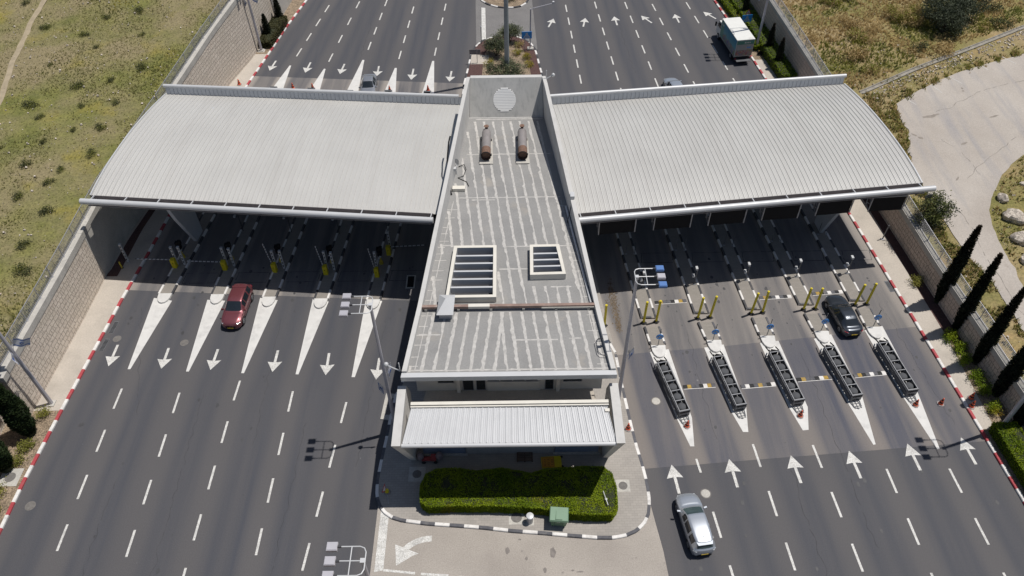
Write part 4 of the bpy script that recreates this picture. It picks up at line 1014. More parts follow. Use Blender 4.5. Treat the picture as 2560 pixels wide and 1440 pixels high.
# ------------------------------------------------------------------ the two big canopies
def canopy(name, label, A0, A1, B0, B1, side):
    t = thing(name, label, 'canopy', ((A0[0] + A1[0]) / 2, 60, 0))
    zf = lambda v: interp(v, [0, .05, .10, .15, .20, .25, .30, .35, .40, .45, .50, .55, .60, .65, .70, .75, .80, .85, .90, .95, 1], [8.30, 8.43, 8.53, 8.60, 8.65, 8.68, 8.69, 8.685, 8.67, 8.64, 8.595, 8.54, 8.475, 8.395, 8.305, 8.20, 8.085, 7.955, 7.815, 7.66, 7.50])
    d = Vector((A1[0] - A0[0], A1[1] - A0[1])).normalized(); nrm = Vector((-d.y, d.x)) if side > 0 else Vector((d.y, -d.x))   # away from the camera
    off = lambda p, a, c=0: (p[0] + nrm.x * a + d.x * c, p[1] + nrm.y * a + d.y * c)
    f0, f1 = off(A0, 1.0, -.6 if side < 0 else -.3), off(A1, 1.0, -.25)
    B0t = B0; B0 = off(B0, 0, -.75 if side < 0 else -.45)
    ribbed('roof_sheet', f0, f1, B0, B1, zf, 74, .055, t, M['roof_sheet'], nv=20, minor=2)
    # soffit
    b = MB(); rows = []
    for j in range(13):
        v = j / 12; l = [lerp(f0[0], B0[0], v), lerp(f0[1], B0[1], v)]; r = [lerp(f1[0], B1[0], v), lerp(f1[1], B1[1], v)]
        rows.append([(l[0], l[1], zf(v) - .45), (r[0], r[1], zf(v) - .45)])
    b.grid(rows, flip=True); obj('soffit', b, M['dark_metal'], t)
    b = MB(); rows = []
    for j in range(21):
        v = j / 20; r = (lerp(f1[0], B1[0], v), lerp(f1[1], B1[1], v)); rows.append([(r[0], r[1], zf(v) - .45), (r[0] + d.x * .02, r[1], zf(v) + .1), (r[0] + d.x * .14, r[1] + d.y * .14, zf(v) + .1), (r[0] + d.x * .14, r[1] + d.y * .14, zf(v) - .4)])
    b.grid(rows, flip=side > 0); obj('edge_trim', b, M['white_metal'], t)
    # gutter and front tube
    b = MB()
    for a0, a1, z0, z1 in ((.02, .99, 7.98, 8.02), (.95, .99, 8.021, 8.4), (.3, .33, 8.021, 8.3)):
        p, q = off(A0, a0, .25), off(A1, a0, -.3); p2, q2 = off(A0, a1, .25), off(A1, a1, -.3); b.prism([p, q, q2, p2], z0, z1)
    obj('gutter', b, M['grey_brown'], t)
    b = MB(); e = off(A1, 0, .15 if side < 0 else .4); s0 = off(A0, 0, .05); b.tube([(s0[0], s0[1], 8.5), (e[0], e[1], 8.5)], .26, 20); smooth_angle(obj('front_tube', b, M['white_metal'], t), 50)
    L = (Vector(A1) - Vector(A0)).length; k = int(L / 2.95)
    for i in range(k + 1):
        u = .35 + (L - .9) * i / k; p, q = off(A0, .05, u), off(A0, 1.0, u); b = MB(); b.beam((p[0], p[1], 8.48), (q[0], q[1], 8.36), .07, .1); obj('bracket', b, M['white_metal'], t)
    # rear parapet and tube
    b = MB(); n = 74; rows = []; us = []
    for i in range(n):
        u0, u1 = i / n, (i + 1) / n; us += [(u0 + .0004, 0), (u1 - .0012, 0), (u1 - .0012, .05), (u1 - .0004, .05)]
    for h, a in ((-.45, 0), (.85, .12)):
        rows.append([(lerp(B0[0], B1[0], u) + nrm.x * (a + g), lerp(B0[1], B1[1], u) + nrm.y * (a + g), 7.4 + h) for u, g in us])
    b.grid(rows, flip=side < 0); b.grid([[(x + nrm.x * .15, y + nrm.y * .15, z) for x, y, z in r] for r in rows], flip=side > 0); obj('rear_parapet', b, M['fascia_sheet'], t)
    p, q = off(B0t, .3, .1), off(B1, .3, .15); b = MB(); b.tube([(p[0], p[1], 8.32), (q[0], q[1], 8.32)], .2, 16); smooth_angle(obj('rear_tube', b, M['white_metal'], t), 50)
    # slanted blade pillars standing on the outermost island
    tab = LB[0] if side < 0 else RB[4]; px = (lambda y: pw(y, tab) + (.18 if side < 0 else .1))
    for y0 in (56.2, 66.0):
        b = MB(); prof = [(y0, .15), (y0 - 1.6, 4.3), (y0 - 2.6, 8.0), (y0 + 1.4, 8.0), (y0 + 1.5, .15)]
        vs = [(px(y) - .16, y, z) for y, z in prof] + [(px(y) + .16, y, z) for y, z in prof]; n = len(prof)
        b.add(vs, [tuple(range(n)), tuple(range(2 * n - 1, n - 1, -1))] + [(i, n + i, n + (i + 1) % n, (i + 1) % n) for i in range(n)])
        obj('blade_pillar', b, M['fascia_sheet'], t)
    return t
canopy('toll_canopy', 'wide barrel curved canopy over the left lanes, its ribs facing the sun', (-6.5, 49.35), (-37.2, 52.45), (-5.05, 68.0), (-35.6, 70.7), -1)
canopy('toll_canopy', 'wide barrel curved canopy over the right lanes with dark rib shadows and sign boards below', (5.6, 49.1), (36.5, 52.62), (4.0, 67.8), (34.75, 70.9), 1)

# variable message boards hung under the right canopy front
VM = [((7.72, 50.47), (10.78, 50.79)), ((12.61, 50.99), (15.73, 51.28)), ((17.51, 51.48), (20.59, 51.8)), ((22.4, 52.08), (25.48, 52.3)), ((27.33, 52.61), (30.33, 52.93)), ((32.21, 53.06), (35.16, 53.25))]
nm = ['first', 'second', 'third', 'fourth', 'fifth', 'sixth']
for i, (p, q) in enumerate(VM):
    lab = '%s dark message board from the building, hung under the right canopy front' % nm[i]
    if i == 5: lab = 'outermost dark message board, hung over the right pavement beside the bushy tree'
    t = thing('message_board', lab, 'sign board', ((p[0] + q[0]) / 2, (p[1] + q[1]) / 2, 6.6), group='message boards under the right canopy')
    d = Vector((q[0] - p[0], q[1] - p[1])).normalized(); n_ = Vector((-d.y, d.x))
    P = lambda u, a, z: (p[0] + d.x * u + n_.x * a, p[1] + d.y * u + n_.y * a, z)
    L = (Vector(q) - Vector(p)).length
    b = MB(); b.prism([P(0, 0, 0)[:2], P(L, 0, 0)[:2], P(L, .16, 0)[:2], P(0, .16, 0)[:2]], 5.58, 7.15); obj('board_face', b, M['black'], t)
    b = MB(); b.prism([P(-.03, -.03, 0)[:2], P(L + .03, -.03, 0)[:2], P(L + .03, .3, 0)[:2], P(-.03, .3, 0)[:2]], 7.155, 7.26); obj('top_cover', b, M['grey_metal'], t)
    for u in (-.08, L + .08):
        b = MB()
        b.beam(P(u, 0, 5.58), P(u, 0, 7.2), .08, .08); b.beam(P(u, .7, 5.9), P(u, .7, 8.3), .07, .07)
        for a, c, e, f in ((0, 5.65, .7, 6.1), (0, 6.4, .7, 6.1), (0, 6.4, .7, 7.0), (0, 7.15, .7, 7.0), (0, 7.15, .7, 7.15)): b.beam(P(u, a, c), P(u, e, f), .05, .05)
        obj('side_truss', b, M['galv'], t)

# ------------------------------------------------------------------ lane equipment
rank = ['first', 'second', 'third', 'fourth', 'fifth', 'sixth']
# crash cushions -------------------------------------------------
def crash_cushion(loc, rz, label, group):
    t = thing('crash_cushion', label, 'crash cushion', loc, rz, group)   # local: nose at -y
    L = 5.0; hwid = .41
    for k in range(5):
        b = MB(); y = -L / 2 + .53 + k * .98
        b.lathe([(.30, .05), (.36, .1), (.365, .6), (.33, .69), (.22, .75), (.03, .77)], 20, c=(0, y, 0)); smooth_angle(obj('drum', b, M['drum'], t, world=False), 50)
    for s in (-1, 1):
        b = MB(); b.box(s * hwid - .03, s * hwid + .03, -L / 2, L / 2, .82, .88); b.box(s * hwid - .02, s * hwid + .02, -L / 2, L / 2, .10, .14)
        for k in range(6):
            y = -L / 2 + .03 + k * (L - .1) / 5.0; b.box(s * hwid - .035, s * hwid + .035, y - .035, y + .035, .02, .82)
        obj('side_rail', b, M['rail_grey'], t, world=False)
        b = MB()
        for k in range(5):
            y0 = -L / 2 + .06 + k * (L - .1) / 5.0; y1 = y0 + (L - .1) / 5.0 + .1
            for z0, z1, o in ((.10, .28, .02), (.28, .42, .03), (.42, .54, .06), (.54, .66, .03), (.66, .78, .06)):
                x = s * (hwid + .02 + .006 * k); b.box(min(x, x + s * o), max(x, x + s * o), y0, y1 - .11, z0 + .002, z1)
        obj('side_panel', b, M['steel_dark'], t, world=False)
    for k in range(6):
        b = MB(); y = -L / 2 + .03 + k * (L - .1) / 5.0; b.box(-hwid + .035, hwid - .035, y - .035, y + .035, .80, .865); obj('cross_bar', b, M['rail_grey'], t, world=False)
    b = MB(); b.box(-.46, .46, -L / 2 - .07, -L / 2 - .005, .1, .9); obj('nose_plate', b, M['steel_dark'], t, world=False)
    b = MB(); b.box(-.38, .38, -L / 2 - .085, -L / 2 - .072, .62, .78); b.box(-.3, .3, -L / 2 - .085, -L / 2 - .072, .2, .3); obj('nose_stripe', b, M['black'], t, world=False)
    b = MB()
    for x in (-.25, 0, .25): b.beam((x, -L / 2 - .08, .05), (x * 1.1, -L / 2 - .75, .03), .04, .04)
    for q in (-.28, -.55): b.beam((-.36, -L / 2 + q, .05), (.36, -L / 2 + q, .05), .04, .04)
    b.tube([(-.4, -L / 2 - .1, .05), (-.3, -L / 2 - .6, .05), (0, -L / 2 - .8, .05), (.3, -L / 2 - .6, .05), (.4, -L / 2 - .1, .05)], .03, 6)
    obj('ground_skid', b, M['steel_dark'], t, world=False)
    b = MB()
    for x0, x1 in ((-.4, -.1), (.4, .1), (-.1, .1)): b.beam((x0, L / 2 + .02, .75), (x1, L / 2 + .55, .35), .09, .06)
    b.box(-.2, .2, L / 2 + .15, L / 2 + .25, .1, .72); b.beam((-.42, L / 2, .84), (-.42, L / 2 + .75, .6), .06, .08); b.beam((.42, L / 2, .84), (.42, L / 2 + .6, .6), .06, .08); b.box(-.36, .36, L / 2 + .01, L / 2 + .07, .1, .84)
    obj('rear_brace', b, M['black'], t, world=False)
    return t
CU = [((12.38, 40.0), (13.45, 35.1)), ((17.15, 40.5), (18.0, 35.65)), ((21.9, 41.0), (22.72, 35.95)), ((26.65, 41.3), (27.44, 36.42)), ((31.35, 41.7), (32.04, 36.9))]
where = ['nearest the building', 'second from the building', 'third from the building', 'second from the right pavement', 'nearest the right pavement']
cc = None
for i, (p, q) in enumerate(CU):
    d = Vector((q[0] - p[0], q[1] - p[1])); c = ((p[0] + q[0]) / 2, (p[1] + q[1]) / 2 , .012); rz = math.atan2(d.x, -d.y)
    lab = 'grey crash cushion with dark drums on the right, ' + where[i]
    if cc is None: cc = crash_cushion(c, rz, lab, 'crash cushions on the right lane islands')
    else: dup(cc, c, rz, lab)
wl = ['farthest from the building', 'second from the left pavement', 'just left of the silver car', 'second from the building', 'nearest the building']
for i, (x, y) in enumerate([(-28.55, 82.6), (-23.95, 82.2), (-19.25, 81.6), (-14.6, 81.5), (-9.9, 81.2)]):
    dup(cc, (x, y - 2.6, .012), math.pi + R(-3), 'dark cushion nose peeping over the left canopy rear edge, ' + wl[i], 'crash cushions on the left lane islands')

# yellow flexible bollards --------------------------------------
bo = None
def bollard(loc, label, lean=(0, 0)):
    global bo
    if bo is None:
        t = thing('yellow_bollard', label, 'bollard', loc, 0, 'yellow bollards across the right lane islands')
        b = MB(); b.tube([(0, 0, .12), (.03, 0, 2.75)], .105, 14); b.cyl(.03, 0, 2.75, 2.78, .07); smooth_angle(obj('post', b, M['yellow'], t, world=False), 50)
        b = MB(); b.cyl(0, 0, .0, .08, .24, .22); b.cyl(0, 0, .08, .2, .16, .12); b.box(-.3, .3, -.05, .05, 0, .05); obj('base', b, M['rubber'], t, world=False)
        bo = t; return t
    r = dup(bo, loc, random.uniform(-.6, .6), label); r.rotation_euler = (random.uniform(-.035, .035), random.uniform(-.035, .035), r.rotation_euler.z); return r
BP = [(11.54, 44.96), (12.66, 45.06), (16.39, 45.4), (17.49, 45.51), (21.2, 45.87), (22.26, 45.99), (25.97, 46.27), (27.05, 46.35), (30.71, 46.75), (31.78, 46.83)]
isl = ['nearest the building', 'second from the building', 'third from the building', 'left of the black sedan', 'right of the black sedan']
for i, p in enumerate(BP):
    bollard((p[0], p[1], .01), '%s yellow bollard of the pair at the island %s' % (('left', 'right')[i % 2], isl[i // 2]))
bollard((8.05, 44.6, .16), 'lone yellow bollard half hidden by the right edge of the building roof')

# keep-either-side discs -----------------------------------------
sg = None
for i, (p, h) in enumerate(zip([(12.43, 42.28), (17.21, 42.73), (21.97, 43.23), (26.81, 43.73), (31.46, 44.11)], (2.18, 2.29, 2.32, 2.22, 2.22))):
    lab = 'round blue sign with two white arrows on the short island ' + isl[i]
    if sg is None:
        t = thing('round_sign', lab, 'road sign', (p[0], p[1], .15), 0, 'round blue signs on the right lane islands')
        b = MB(); b.tube([(0, 0, 0), (0, 0, 2.2)], .035, 8); obj('pole', b, M['steel_dark'], t, world=False)
        b = MB(); b.tube([(0, -.05, 1.25), (0, -.075, 1.25)], .32, 28); obj('disc', b, M['blue'], t, world=False)
        b = MB()
        for s in (-1, 1):
            b.beam((s * .03, -.08, 1.36), (s * .16, -.08, 1.2), .008, .07, up=(1, 0, 0)); 
            b.add([(s * .07, -.08, 1.12), (s * .25, -.08, 1.10), (s * .21, -.08, 1.27)], [(0, 1, 2)]); b.beam((s * .02, -.081, 1.37), (s * .17, -.081, 1.19), .075, .006, up=(0, 1, 0))
        b.tube([(0, -.076, 1.25), (0, -.079, 1.25)], .3, 28, cap=False)
        obj('arrow_symbol', b, M['white_paint'], t, world=False)
        sg = t
    else: dup(sg, (p[0], p[1], .15), 0, lab)

# reader cameras on posts, right --------------------------------
cp = None
for i, p in enumerate([(11.97, 49.05), (16.78, 49.5), (21.59, 49.93), (26.35, 50.27), (31.14, 50.62)]):
    lab = 'grey post with two white cameras on the right island ' + isl[i]
    if cp is None:
        t = thing('camera_post', lab, 'camera post', (p[0], p[1], .15), 0, 'camera posts on the right lane islands')
        b = MB(); b.tube([(0, 0, 0), (.02, 0, 2.1)], .045, 8); b.box(-.14, .14, -.14, .14, 0, .02); b.beam((0, 0, 1.9), (-.12, -.05, 1.95), .03, .03); b.beam((0, 0, 1.0), (-.25, -.05, 1.05), .03, .03); obj('post', b, M['steel_dark'], t, world=False)
        for x, z in ((-.12, 1.98), (-.28, 1.05)):
            b = MB(); b.box(x - .1, x + .1, -.2, .16, z, z + .2); obj('camera_box', b, M['white_metal'], t, world=False)
        cp = t
    else: dup(cp, (p[0], p[1], .15), 0, lab)
# slim detector posts in pairs under the right canopy --------------
dp = None
for i in range(5):
    for s in (-1, 1):
        y = (53.6, 54.0, 54.6, 55.1, 56.0)[i]; x = pw(y, RB[i]) + .1 + s * .42; lab = '%s slim dark shaded post on the right island %s' % (('left', 'right')[s > 0], isl[i])
        if dp is None:
            t = thing('detector_post', lab, 'post', (x, y, .15), 0, 'detector posts under the right canopy')
            b = MB(); b.tube([(0, 0, 0), (0, 0, 1.5)], .03, 6); obj('post', b, M['steel_dark'], t, world=False)
            b = MB(); b.box(-.1, .1, -.1, .1, 0, .025); obj('foot', b, M['galv'], t, world=False); dp = t
        else: dup(dp, (x, y, .15), 0, lab)

# gate barriers, left ------------------------------------------------
il = ['beside the left pavement', 'second from the left pavement', 'third from the building', 'second from the building', 'nearest the building']
def boom_mesh(parent, p0, p1, wd=.09):
    p0 = Vector(p0); p1 = Vector(p1); n = 9
    b = MB()
    for k in range(n):      # alternating white and dark lengths of one arm
        b.beam(p0.lerp(p1, k / n), p0.lerp(p1, (k + .74) / n), wd, .05, 0); b.beam(p0.lerp(p1, (k + .74) / n), p0.lerp(p1, (k + 1) / n), wd * .98, .049, 1)
    obj('boom', b, [M['white_metal'], M['black']], parent)
def gate(label, x, y, up, boom=True, sgn=-1):
    t = thing('gate_barrier', label, 'barrier', (x, y, .15), 0, 'gate barriers on the left lane islands')
    b = MB(); b.box(x - .2, x + .2, y - .2, y + .2, .15, 1.12); b.prism([(x - .2, y - .2), (x + .2, y - .2), (x + .2, y + .2), (x - .2, y + .2)], 1.122, 1.2)
    obj('cabinet', b, M['yellow'], t)
    b = MB(); b.box(x - .06, x + .02, y - .212, y - .202, .75, .83); obj('keyhole', b, M['black'], t)
    if up: boom_mesh(t, (x - .12, y + .05, 1.0), (x - .42, y + .12, 3.7))
    else: boom_mesh(t, (x - .1, y + .05, 1.05), (x + sgn * 3.55, y + .25, 1.05))
    return t
CB = [(-31.85, 52.5), (-27.02, 52.11), (-22.24, 51.73), (-17.39, 51.33), (-12.56, 50.92)]
for i, (x, y) in enumerate(CB):
    gate('yellow barrier cabinet with a %s striped boom, %s' % (('lowered' if i < 2 else 'raised'), il[i]), x, y + .15, i >= 2)
gate('yellow barrier cabinet with a lowered boom, farther back in the lane beside the building', -11.75, 54.0, False, sgn=1)
# light curtain posts -------------------------------------------------
lp = None
def curtain(x, y, label):
    global lp
    if lp is None:
        t = thing('light_curtain_post', label, 'post', (x, y, .15), 0, 'white light curtain posts beside the gates')
        b = MB(); b.box(-.09, .09, -.09, .09, 0, 2.2); b.box(-.12, .12, -.12, .12, 2.2, 2.25); obj('post', b, M['white_metal'], t, world=False)
        b = MB()
        for k in range(5): b.box(-.045, .045, -.097, -.091, .25 + .4 * k, .47 + .4 * k)
        obj('sensor_window', b, M['black'], t, world=False); lp = t
    else: dup(lp, (x, y, .15), 0, label)
for i, (x, y) in enumerate([(-31.75, 53.03), (-31.07, 53.02), (-26.99, 52.84), (-26.29, 52.72), (-22.22, 52.33), (-21.48, 52.32), (-17.37, 52.13), (-16.7, 52.02), (-12.67, 51.98)]):
    curtain(x, y, '%s white slotted post behind the barrier cabinet %s' % (('left', 'right')[i % 2], il[i // 2]))
curtain(-36.61, 53.47, 'white post with black slots standing alone on the left pavement under the canopy')
curtain(-11.69, 54.75, 'white post with black slots set farther back beside the lowered boom near the building')
# coin machines -------------------------------------------------------
pm = None
for i, (x, y) in enumerate([(-31.45, 53.95), (-26.7, 53.6), (-21.95, 53.25), (-17.05, 53.0), (-12.35, 52.75)]):
    lab = 'black toll reader on a yellow pillar behind the gate ' + il[i]
    if pm is None:
        t = thing('toll_reader', lab, 'toll machine', (x, y, .15), 0, 'toll readers behind the gates')
        b = MB(); b.cyl(0, 0, 0, .3, .2, .16, 12); b.cyl(0, 0, .3, 1.2, .07, .07, 10); obj('pillar', b, M['yellow_dull'], t, world=False)
        b = MB(); b.box(-.2, .2, -.22, .18, 1.2, 1.65); b.box(-.26, .06, -.12, .24, 1.66, 1.95); b.box(.0, .28, -.1, .2, 1.66, 2.1); obj('reader_head', b, M['black'], t, world=False)
        b = MB(); b.box(-.06, .1, -.15, .1, .9, 1.08); obj('collar', b, M['white_metal'], t, world=False); pm = t
    else: dup(pm, (x, y, .15), 0, lab)
# small cameras on thin posts deeper under the left canopy
tc = None
for i in range(1, 5):
    y = (0, 57.6, 57.3, 57.0, 56.7)[i]; x = pw(y, LB[i]) - .35; lab = 'thin shaded post with a white camera on the left island ' + il[i]
    if tc is None:
        t = thing('thin_camera_post', lab, 'camera post', (x, y, .15), 0, 'thin camera posts under the left canopy')
        b = MB(); b.tube([(0, 0, 0), (0, 0, 2.0)], .035, 6); b.beam((0, 0, 1.9), (-.3, -.1, 2.0), .03, .03); obj('post', b, M['dark_metal'], t, world=False)
        b = MB(); b.box(-.4, -.22, -.25, .05, 1.95, 2.1); obj('camera_box', b, M['white_metal'], t, world=False); tc = t
    else: dup(tc, (x, y, .15), 0, lab)
t = thing('pavement_post', 'short grey post on the right pavement below the outermost message board', 'post', (36.0, 55.2, .14))
b = MB(); b.tube([(36.0, 55.2, .14), (36.05, 55.2, 1.9)], .06, 8); obj('post', b, M['steel_dark'], t); b = MB(); b.box(35.85, 36.15, 55.05, 55.35, .142, .17); obj('foot', b, M['galv'], t)
t = thing('yellow_marker', 'stubby yellow marker post on the left pavement under the canopy edge', 'post', (-36.9, 52.6, .14))
b = MB(); b.cyl(-36.9, 52.6, .16, .95, .07, .07, 10); obj('post', b, M['yellow_dull'], t); b = MB(); b.cyl(-36.9, 52.6, .142, .16, .14, .14, 10); obj('foot', b, M['dark_metal'], t)

# rubber speed cushions -----------------------------------------------
BU = [((12.87, 47.37), (15.75, 47.56), 'upper row, nearest the building'), ((22.39, 47.78), (25.32, 47.93), 'upper row, in the lane left of the black sedan'), ((27.28, 48.19), (30.12, 48.44), 'upper row, in front of the black sedan'),
      ((13.93, 37.98), (16.58, 38.14), 'lower row, nearest the building'), ((18.64, 37.94), (21.52, 38.18), 'lower row, right of the second crash cushion'), ((23.39, 38.56), (26.4, 38.79), 'lower row, right of the middle crash cushion'), ((28.18, 38.89), (30.92, 39.17), 'lower row, left of the outermost crash cushion')]
for i, (p, q, lab) in enumerate(BU):
    t = thing('speed_bump', 'yellow and black rubber speed bump, ' + lab, 'speed bump', ((p[0] + q[0]) / 2, (p[1] + q[1]) / 2, .01), 0, 'rubber speed bumps on the right lanes')
    n = 8; d = (Vector(q) - Vector(p)) / n; nn = Vector((-d.y, d.x)).normalized()
    pat = random.choice(['kybkwkbw', 'bykkbwyk', 'kwbkykbw']); mats = {'y': M['yellow_worn'] if 'yellow_worn' in M else M.setdefault('yellow_worn', mat('yellow_worn', (.36, .235, .05), .8, var=.25, scale=3, dirt=(.2, .18, .15), dscale=2.5)), 'b': M['rubber'], 'k': M['kerb_grey'], 'w': M['kerb_white']}
    parts = {}
    for k in range(n):
        a = Vector(p) + d * k; c = a + d * .97; bb = parts.setdefault((k, pat[k]), MB())
        prof = [(-.2, .006), (-.13, .05), (0, .065), (.13, .05), (.2, .006)]
        bb.grid([[(a.x + nn.x * s, a.y + nn.y * s, .006 + z) for s, z in prof], [(c.x + nn.x * s, c.y + nn.y * s, .006 + z) for s, z in prof]])
    for key, bb in parts.items():
      obj({'y': 'yellow_segment', 'b': 'black_segment', 'k': 'grey_segment', 'w': 'pale_segment'}[key[1]], bb, mats[key[1]], t)
    b = MB(); nb = Vector(nn) * -.205
    a, c = Vector(p) + nb, Vector(q) + nb; b.beam((a.x, a.y, .012), (c.x, c.y, .012), .06, .012); obj('pale_edge', b, M['kerb_white'], t)

# traffic cones -------------------------------------------------------
co = None
def cone(loc, rz, label):
    global co
    if co is None:
        t = thing('traffic_cone', label, 'traffic cone', loc, rz, 'orange traffic cones')
        b = MB(); q = [(.29 * math.cos(a) * 1.0, .29 * math.sin(a)) for a in [R(45 + 90 * k + dd) for k in range(4) for dd in (-18, 18)]]; b.prism(q, 0, .05); obj('base', b, M['grey_brown'], t, world=False)
        f = lambda z: lerp(.2, .035, (z - .05) / .72)
        for nm_, z0, z1, m in (('cone_body', .05, .23, 'orange'), ('dark_band', .232, .36, 'rubber'), ('cone_body', .362, .5, 'orange'), ('dark_band', .502, .6, 'rubber'), ('cone_body', .602, .77, 'orange')):
            b = MB(); b.tube([(0, 0, z0), (0, 0, z1)], [f(z0), f(z1)], 16); smooth_angle(obj(nm_, b, M[m], t, world=False), 50)
        co = t
    else: dup(co, loc, rz, label)
for x, y, z, lab in [(8.93, 33.94, .16, 'on the paving at the right side of the entrance canopy'), (13.6, 34.2, .015, 'in front of the crash cushion nearest the building'), (22.72, 35.02, .015, 'in front of the middle crash cushion'), (32.19, 35.91, .015, 'in front of the outermost crash cushion'),
                  (34.24, 35.99, .005, 'standing on the open asphalt of the outermost right lane'), (36.78, 36.4, .145, 'the farther one of the two on the right pavement'), (36.5, 35.6, .15, 'the nearer one of the two straddling the right kerb'),
                  (-26.4, 83.5, .01, 'at the left end, seen over the left canopy rear edge'), (-23.95, 83.35, .015, 'beside the second crash cushion seen over the left canopy'), (-14.5, 82.6, .015, 'just right of the far silver car'), (-9.85, 82.6, .015, 'behind the crash cushion nearest the building at the far side'), (-33.1, 84.3, .145, 'by the foot of the far left stone wall')]:
    cone((x, y, z), random.uniform(0, 1.5), 'orange banded traffic cone ' + lab)

# street lamps ----------------------------------------------------------
def lamp(label, base, arm, blue=None, flags=(), lean=0):
    x, y = base; t = thing('street_lamp', label, 'street lamp', (x, y, .14), 0, 'tall three headed street lamps')
    b = MB(); b.tube([(x, y, .2), (x, y, 14.8)], [.17, .105], 8); smooth_angle(obj('pole', b, M['lamp_grey'], t), 30)
    b = MB(); b.box(x - .3, x + .3, y - .3, y + .3, .14, .22); b.box(x - .45, x + .45, y - .45, y + .45, .0, .139); obj('foot', b, M['concrete'], t)
    b = MB(); s = arm; z = 14.8
    b.tube([(x, y, z), (x + s * 1.15, y, z)], .034, 8)
    for q in (-1, 1): b.tube([(x - s * .12, y, z), (x - s * .12, y + q * .45, z), (x - s * .02, y + q * .66, z), (x + s * .2, y + q * .75, z), (x + s * 1.15, y + q * .75, z)], .034, 8)
    b.tube([(x + s * .62, y - .75, z), (x + s * .62, y + .75, z)], .03, 8); b.box(x - .12, x + .12, y - .12, y + .12, z - .15, z + .06); obj('arm_frame', b, M['white_metal'], t)
    for k, q in enumerate((-1, 0, 1)):
        cx, cy = x + s * 1.62, y + q * .75
        b = MB(); b.box(x + s * 1.15 - .0, x + s * 1.15 + .001, cy - .05, cy + .05, z - .05, z + .05); b = MB(); b.beam((x + s * 1.15, cy, z), (x + s * 1.36, cy, z), .1, .1); st = obj('spigot', b, M['dark_metal'], t)
        b = MB(); b.prism([(cx - .27, cy - .23), (cx + .27, cy - .23), (cx + .27, cy + .23), (cx - .27, cy + .23)], z - .12, z + .06); b.prism([(cx - .24, cy - .2), (cx + .24, cy - .2), (cx + .24, cy + .2), (cx - .24, cy + .2)], z + .0605, z + .1)
        obj('lamp_head', b, M['blue_head'] if (blue and k in blue) else M['lamp_grey'], t)
    return t
M['lamp_grey'] = mat('lamp_grey', (.44, .43, .46), .45, .2, var=.05); M['blue_head'] = mat('blue_head', (.10, .20, .44), .35, .1, var=.05)
lamp('tall street lamp left of the entrance canopy, its three heads over the left road', (-9.2, 34.1), -1)
lamp('tall street lamp right of the building with two blue lamp heads', (8.35, 36.3), 1, blue=(0, 2))
lamp('street lamp at the bottom edge of the picture, only its head frame in view', (-7.6, 16.9), -1)
lamp('street lamp by the left stone wall, its pole leaving the picture at the left', (-37.45, 37.1), 1)
lamp('street lamp at the top left between the stone wall and the low hedge', (-32.1, 92.4), 1)
lamp('street lamp behind the truck at the top right', (31.75, 91.0), -1)
lamp('street lamp standing in the hedge at the lower right edge', (37.85, 33.5), -1)
# flags ----------------------------------------------------------------
def flag(label, pole_xy, z, dirx, diry, sag=.5, wd=1.25, hh=.8):
    x, y = pole_xy; d = Vector((dirx, diry)).normalized()
    t = thing('flag', label, 'flag', (x, y, z), 0, 'blue and white flags on the lamp posts')
    tip = Vector((x, y, z)) + Vector((d.x * .45, d.y * .45, 1.15))
    b = MB(); b.tube([(x, y, z), tuple(tip)], .018, 6); obj('staff', b, M['white_metal'], t)
    P = lambda u, v: Vector((x, y, z)).lerp(tip, 1 - v * .68) + Vector((d.x * u * wd * (1 - sag * .5) + .06 * math.sin(u * 7 + v * 2) * -d.y, d.y * u * wd * (1 - sag * .5) + .06 * math.sin(u * 7 + v * 2) * d.x, -u * sag * wd * .75 + .04 * math.sin(u * 9)))
    b = MB(); rows = []
    nu, nv = 14, 10
    for i in range(nv + 1): rows.append([tuple(P(j / nu, i / nv)) for j in range(nu + 1)])
    b.grid(rows)
    for i in range(nv):
        for j in range(nu):
            if i in (1, 8): b.m[i * nu + j] = 1
    obj('cloth', b, [M['cloth_white'], M['cloth_blue']], t)
    b = MB()
    for sgn in (1, -1):
        tri = [(.5 + .13 * math.sin(a), .5 + sgn * .2 * math.cos(a)) for a in (0, 2 * math.pi / 3, 4 * math.pi / 3)]
        for i in range(3):
            p, q = P(*tri[i]), P(*tri[(i + 1) % 3]); b.beam(p + Vector((0, 0, .004)), q + Vector((0, 0, .004)), .035, .02)
    obj('star', b, M['cloth_blue'], t)
M['cloth_white'] = mat('cloth_white', (.60, .60, .62), .9, var=.05, local=True); M['cloth_blue'] = mat('cloth_blue', (.06, .13, .38), .9, var=.05, local=True)
flag('blue striped white flag spread open on the near left lamp post', (-37.3, 37.1), 7.0, 1, .25, .25)
flag('crumpled blue striped white flag hanging lower on the near left lamp post', (-37.35, 36.95), 6.4, .5, -1, 1.1, 1.0)
flag('drooping flag on the lamp post left of the entrance canopy, towards the building', (-9.1, 34.15), 7.2, .9, .6, 1.9, .6)
flag('drooping flag on the lamp post left of the entrance canopy, towards the road', (-9.35, 34.0), 5.6, -1, -.2, 1.9, .6)
flag('dark drooping flag on the lamp post right of the building', (8.5, 36.3), 6.2, 1, .1, 1.9, .6)
flag('white flag on the far left lamp post facing the wall', (-32.2, 92.4), 6.2, -1, .2, .9)
flag('white flag on the far left lamp post facing the road', (-31.95, 92.4), 6.8, 1, .3, .9)
flag('flag near the top of the lamp post behind the truck', (31.65, 91.0), 6.9, -1, .1, .7)
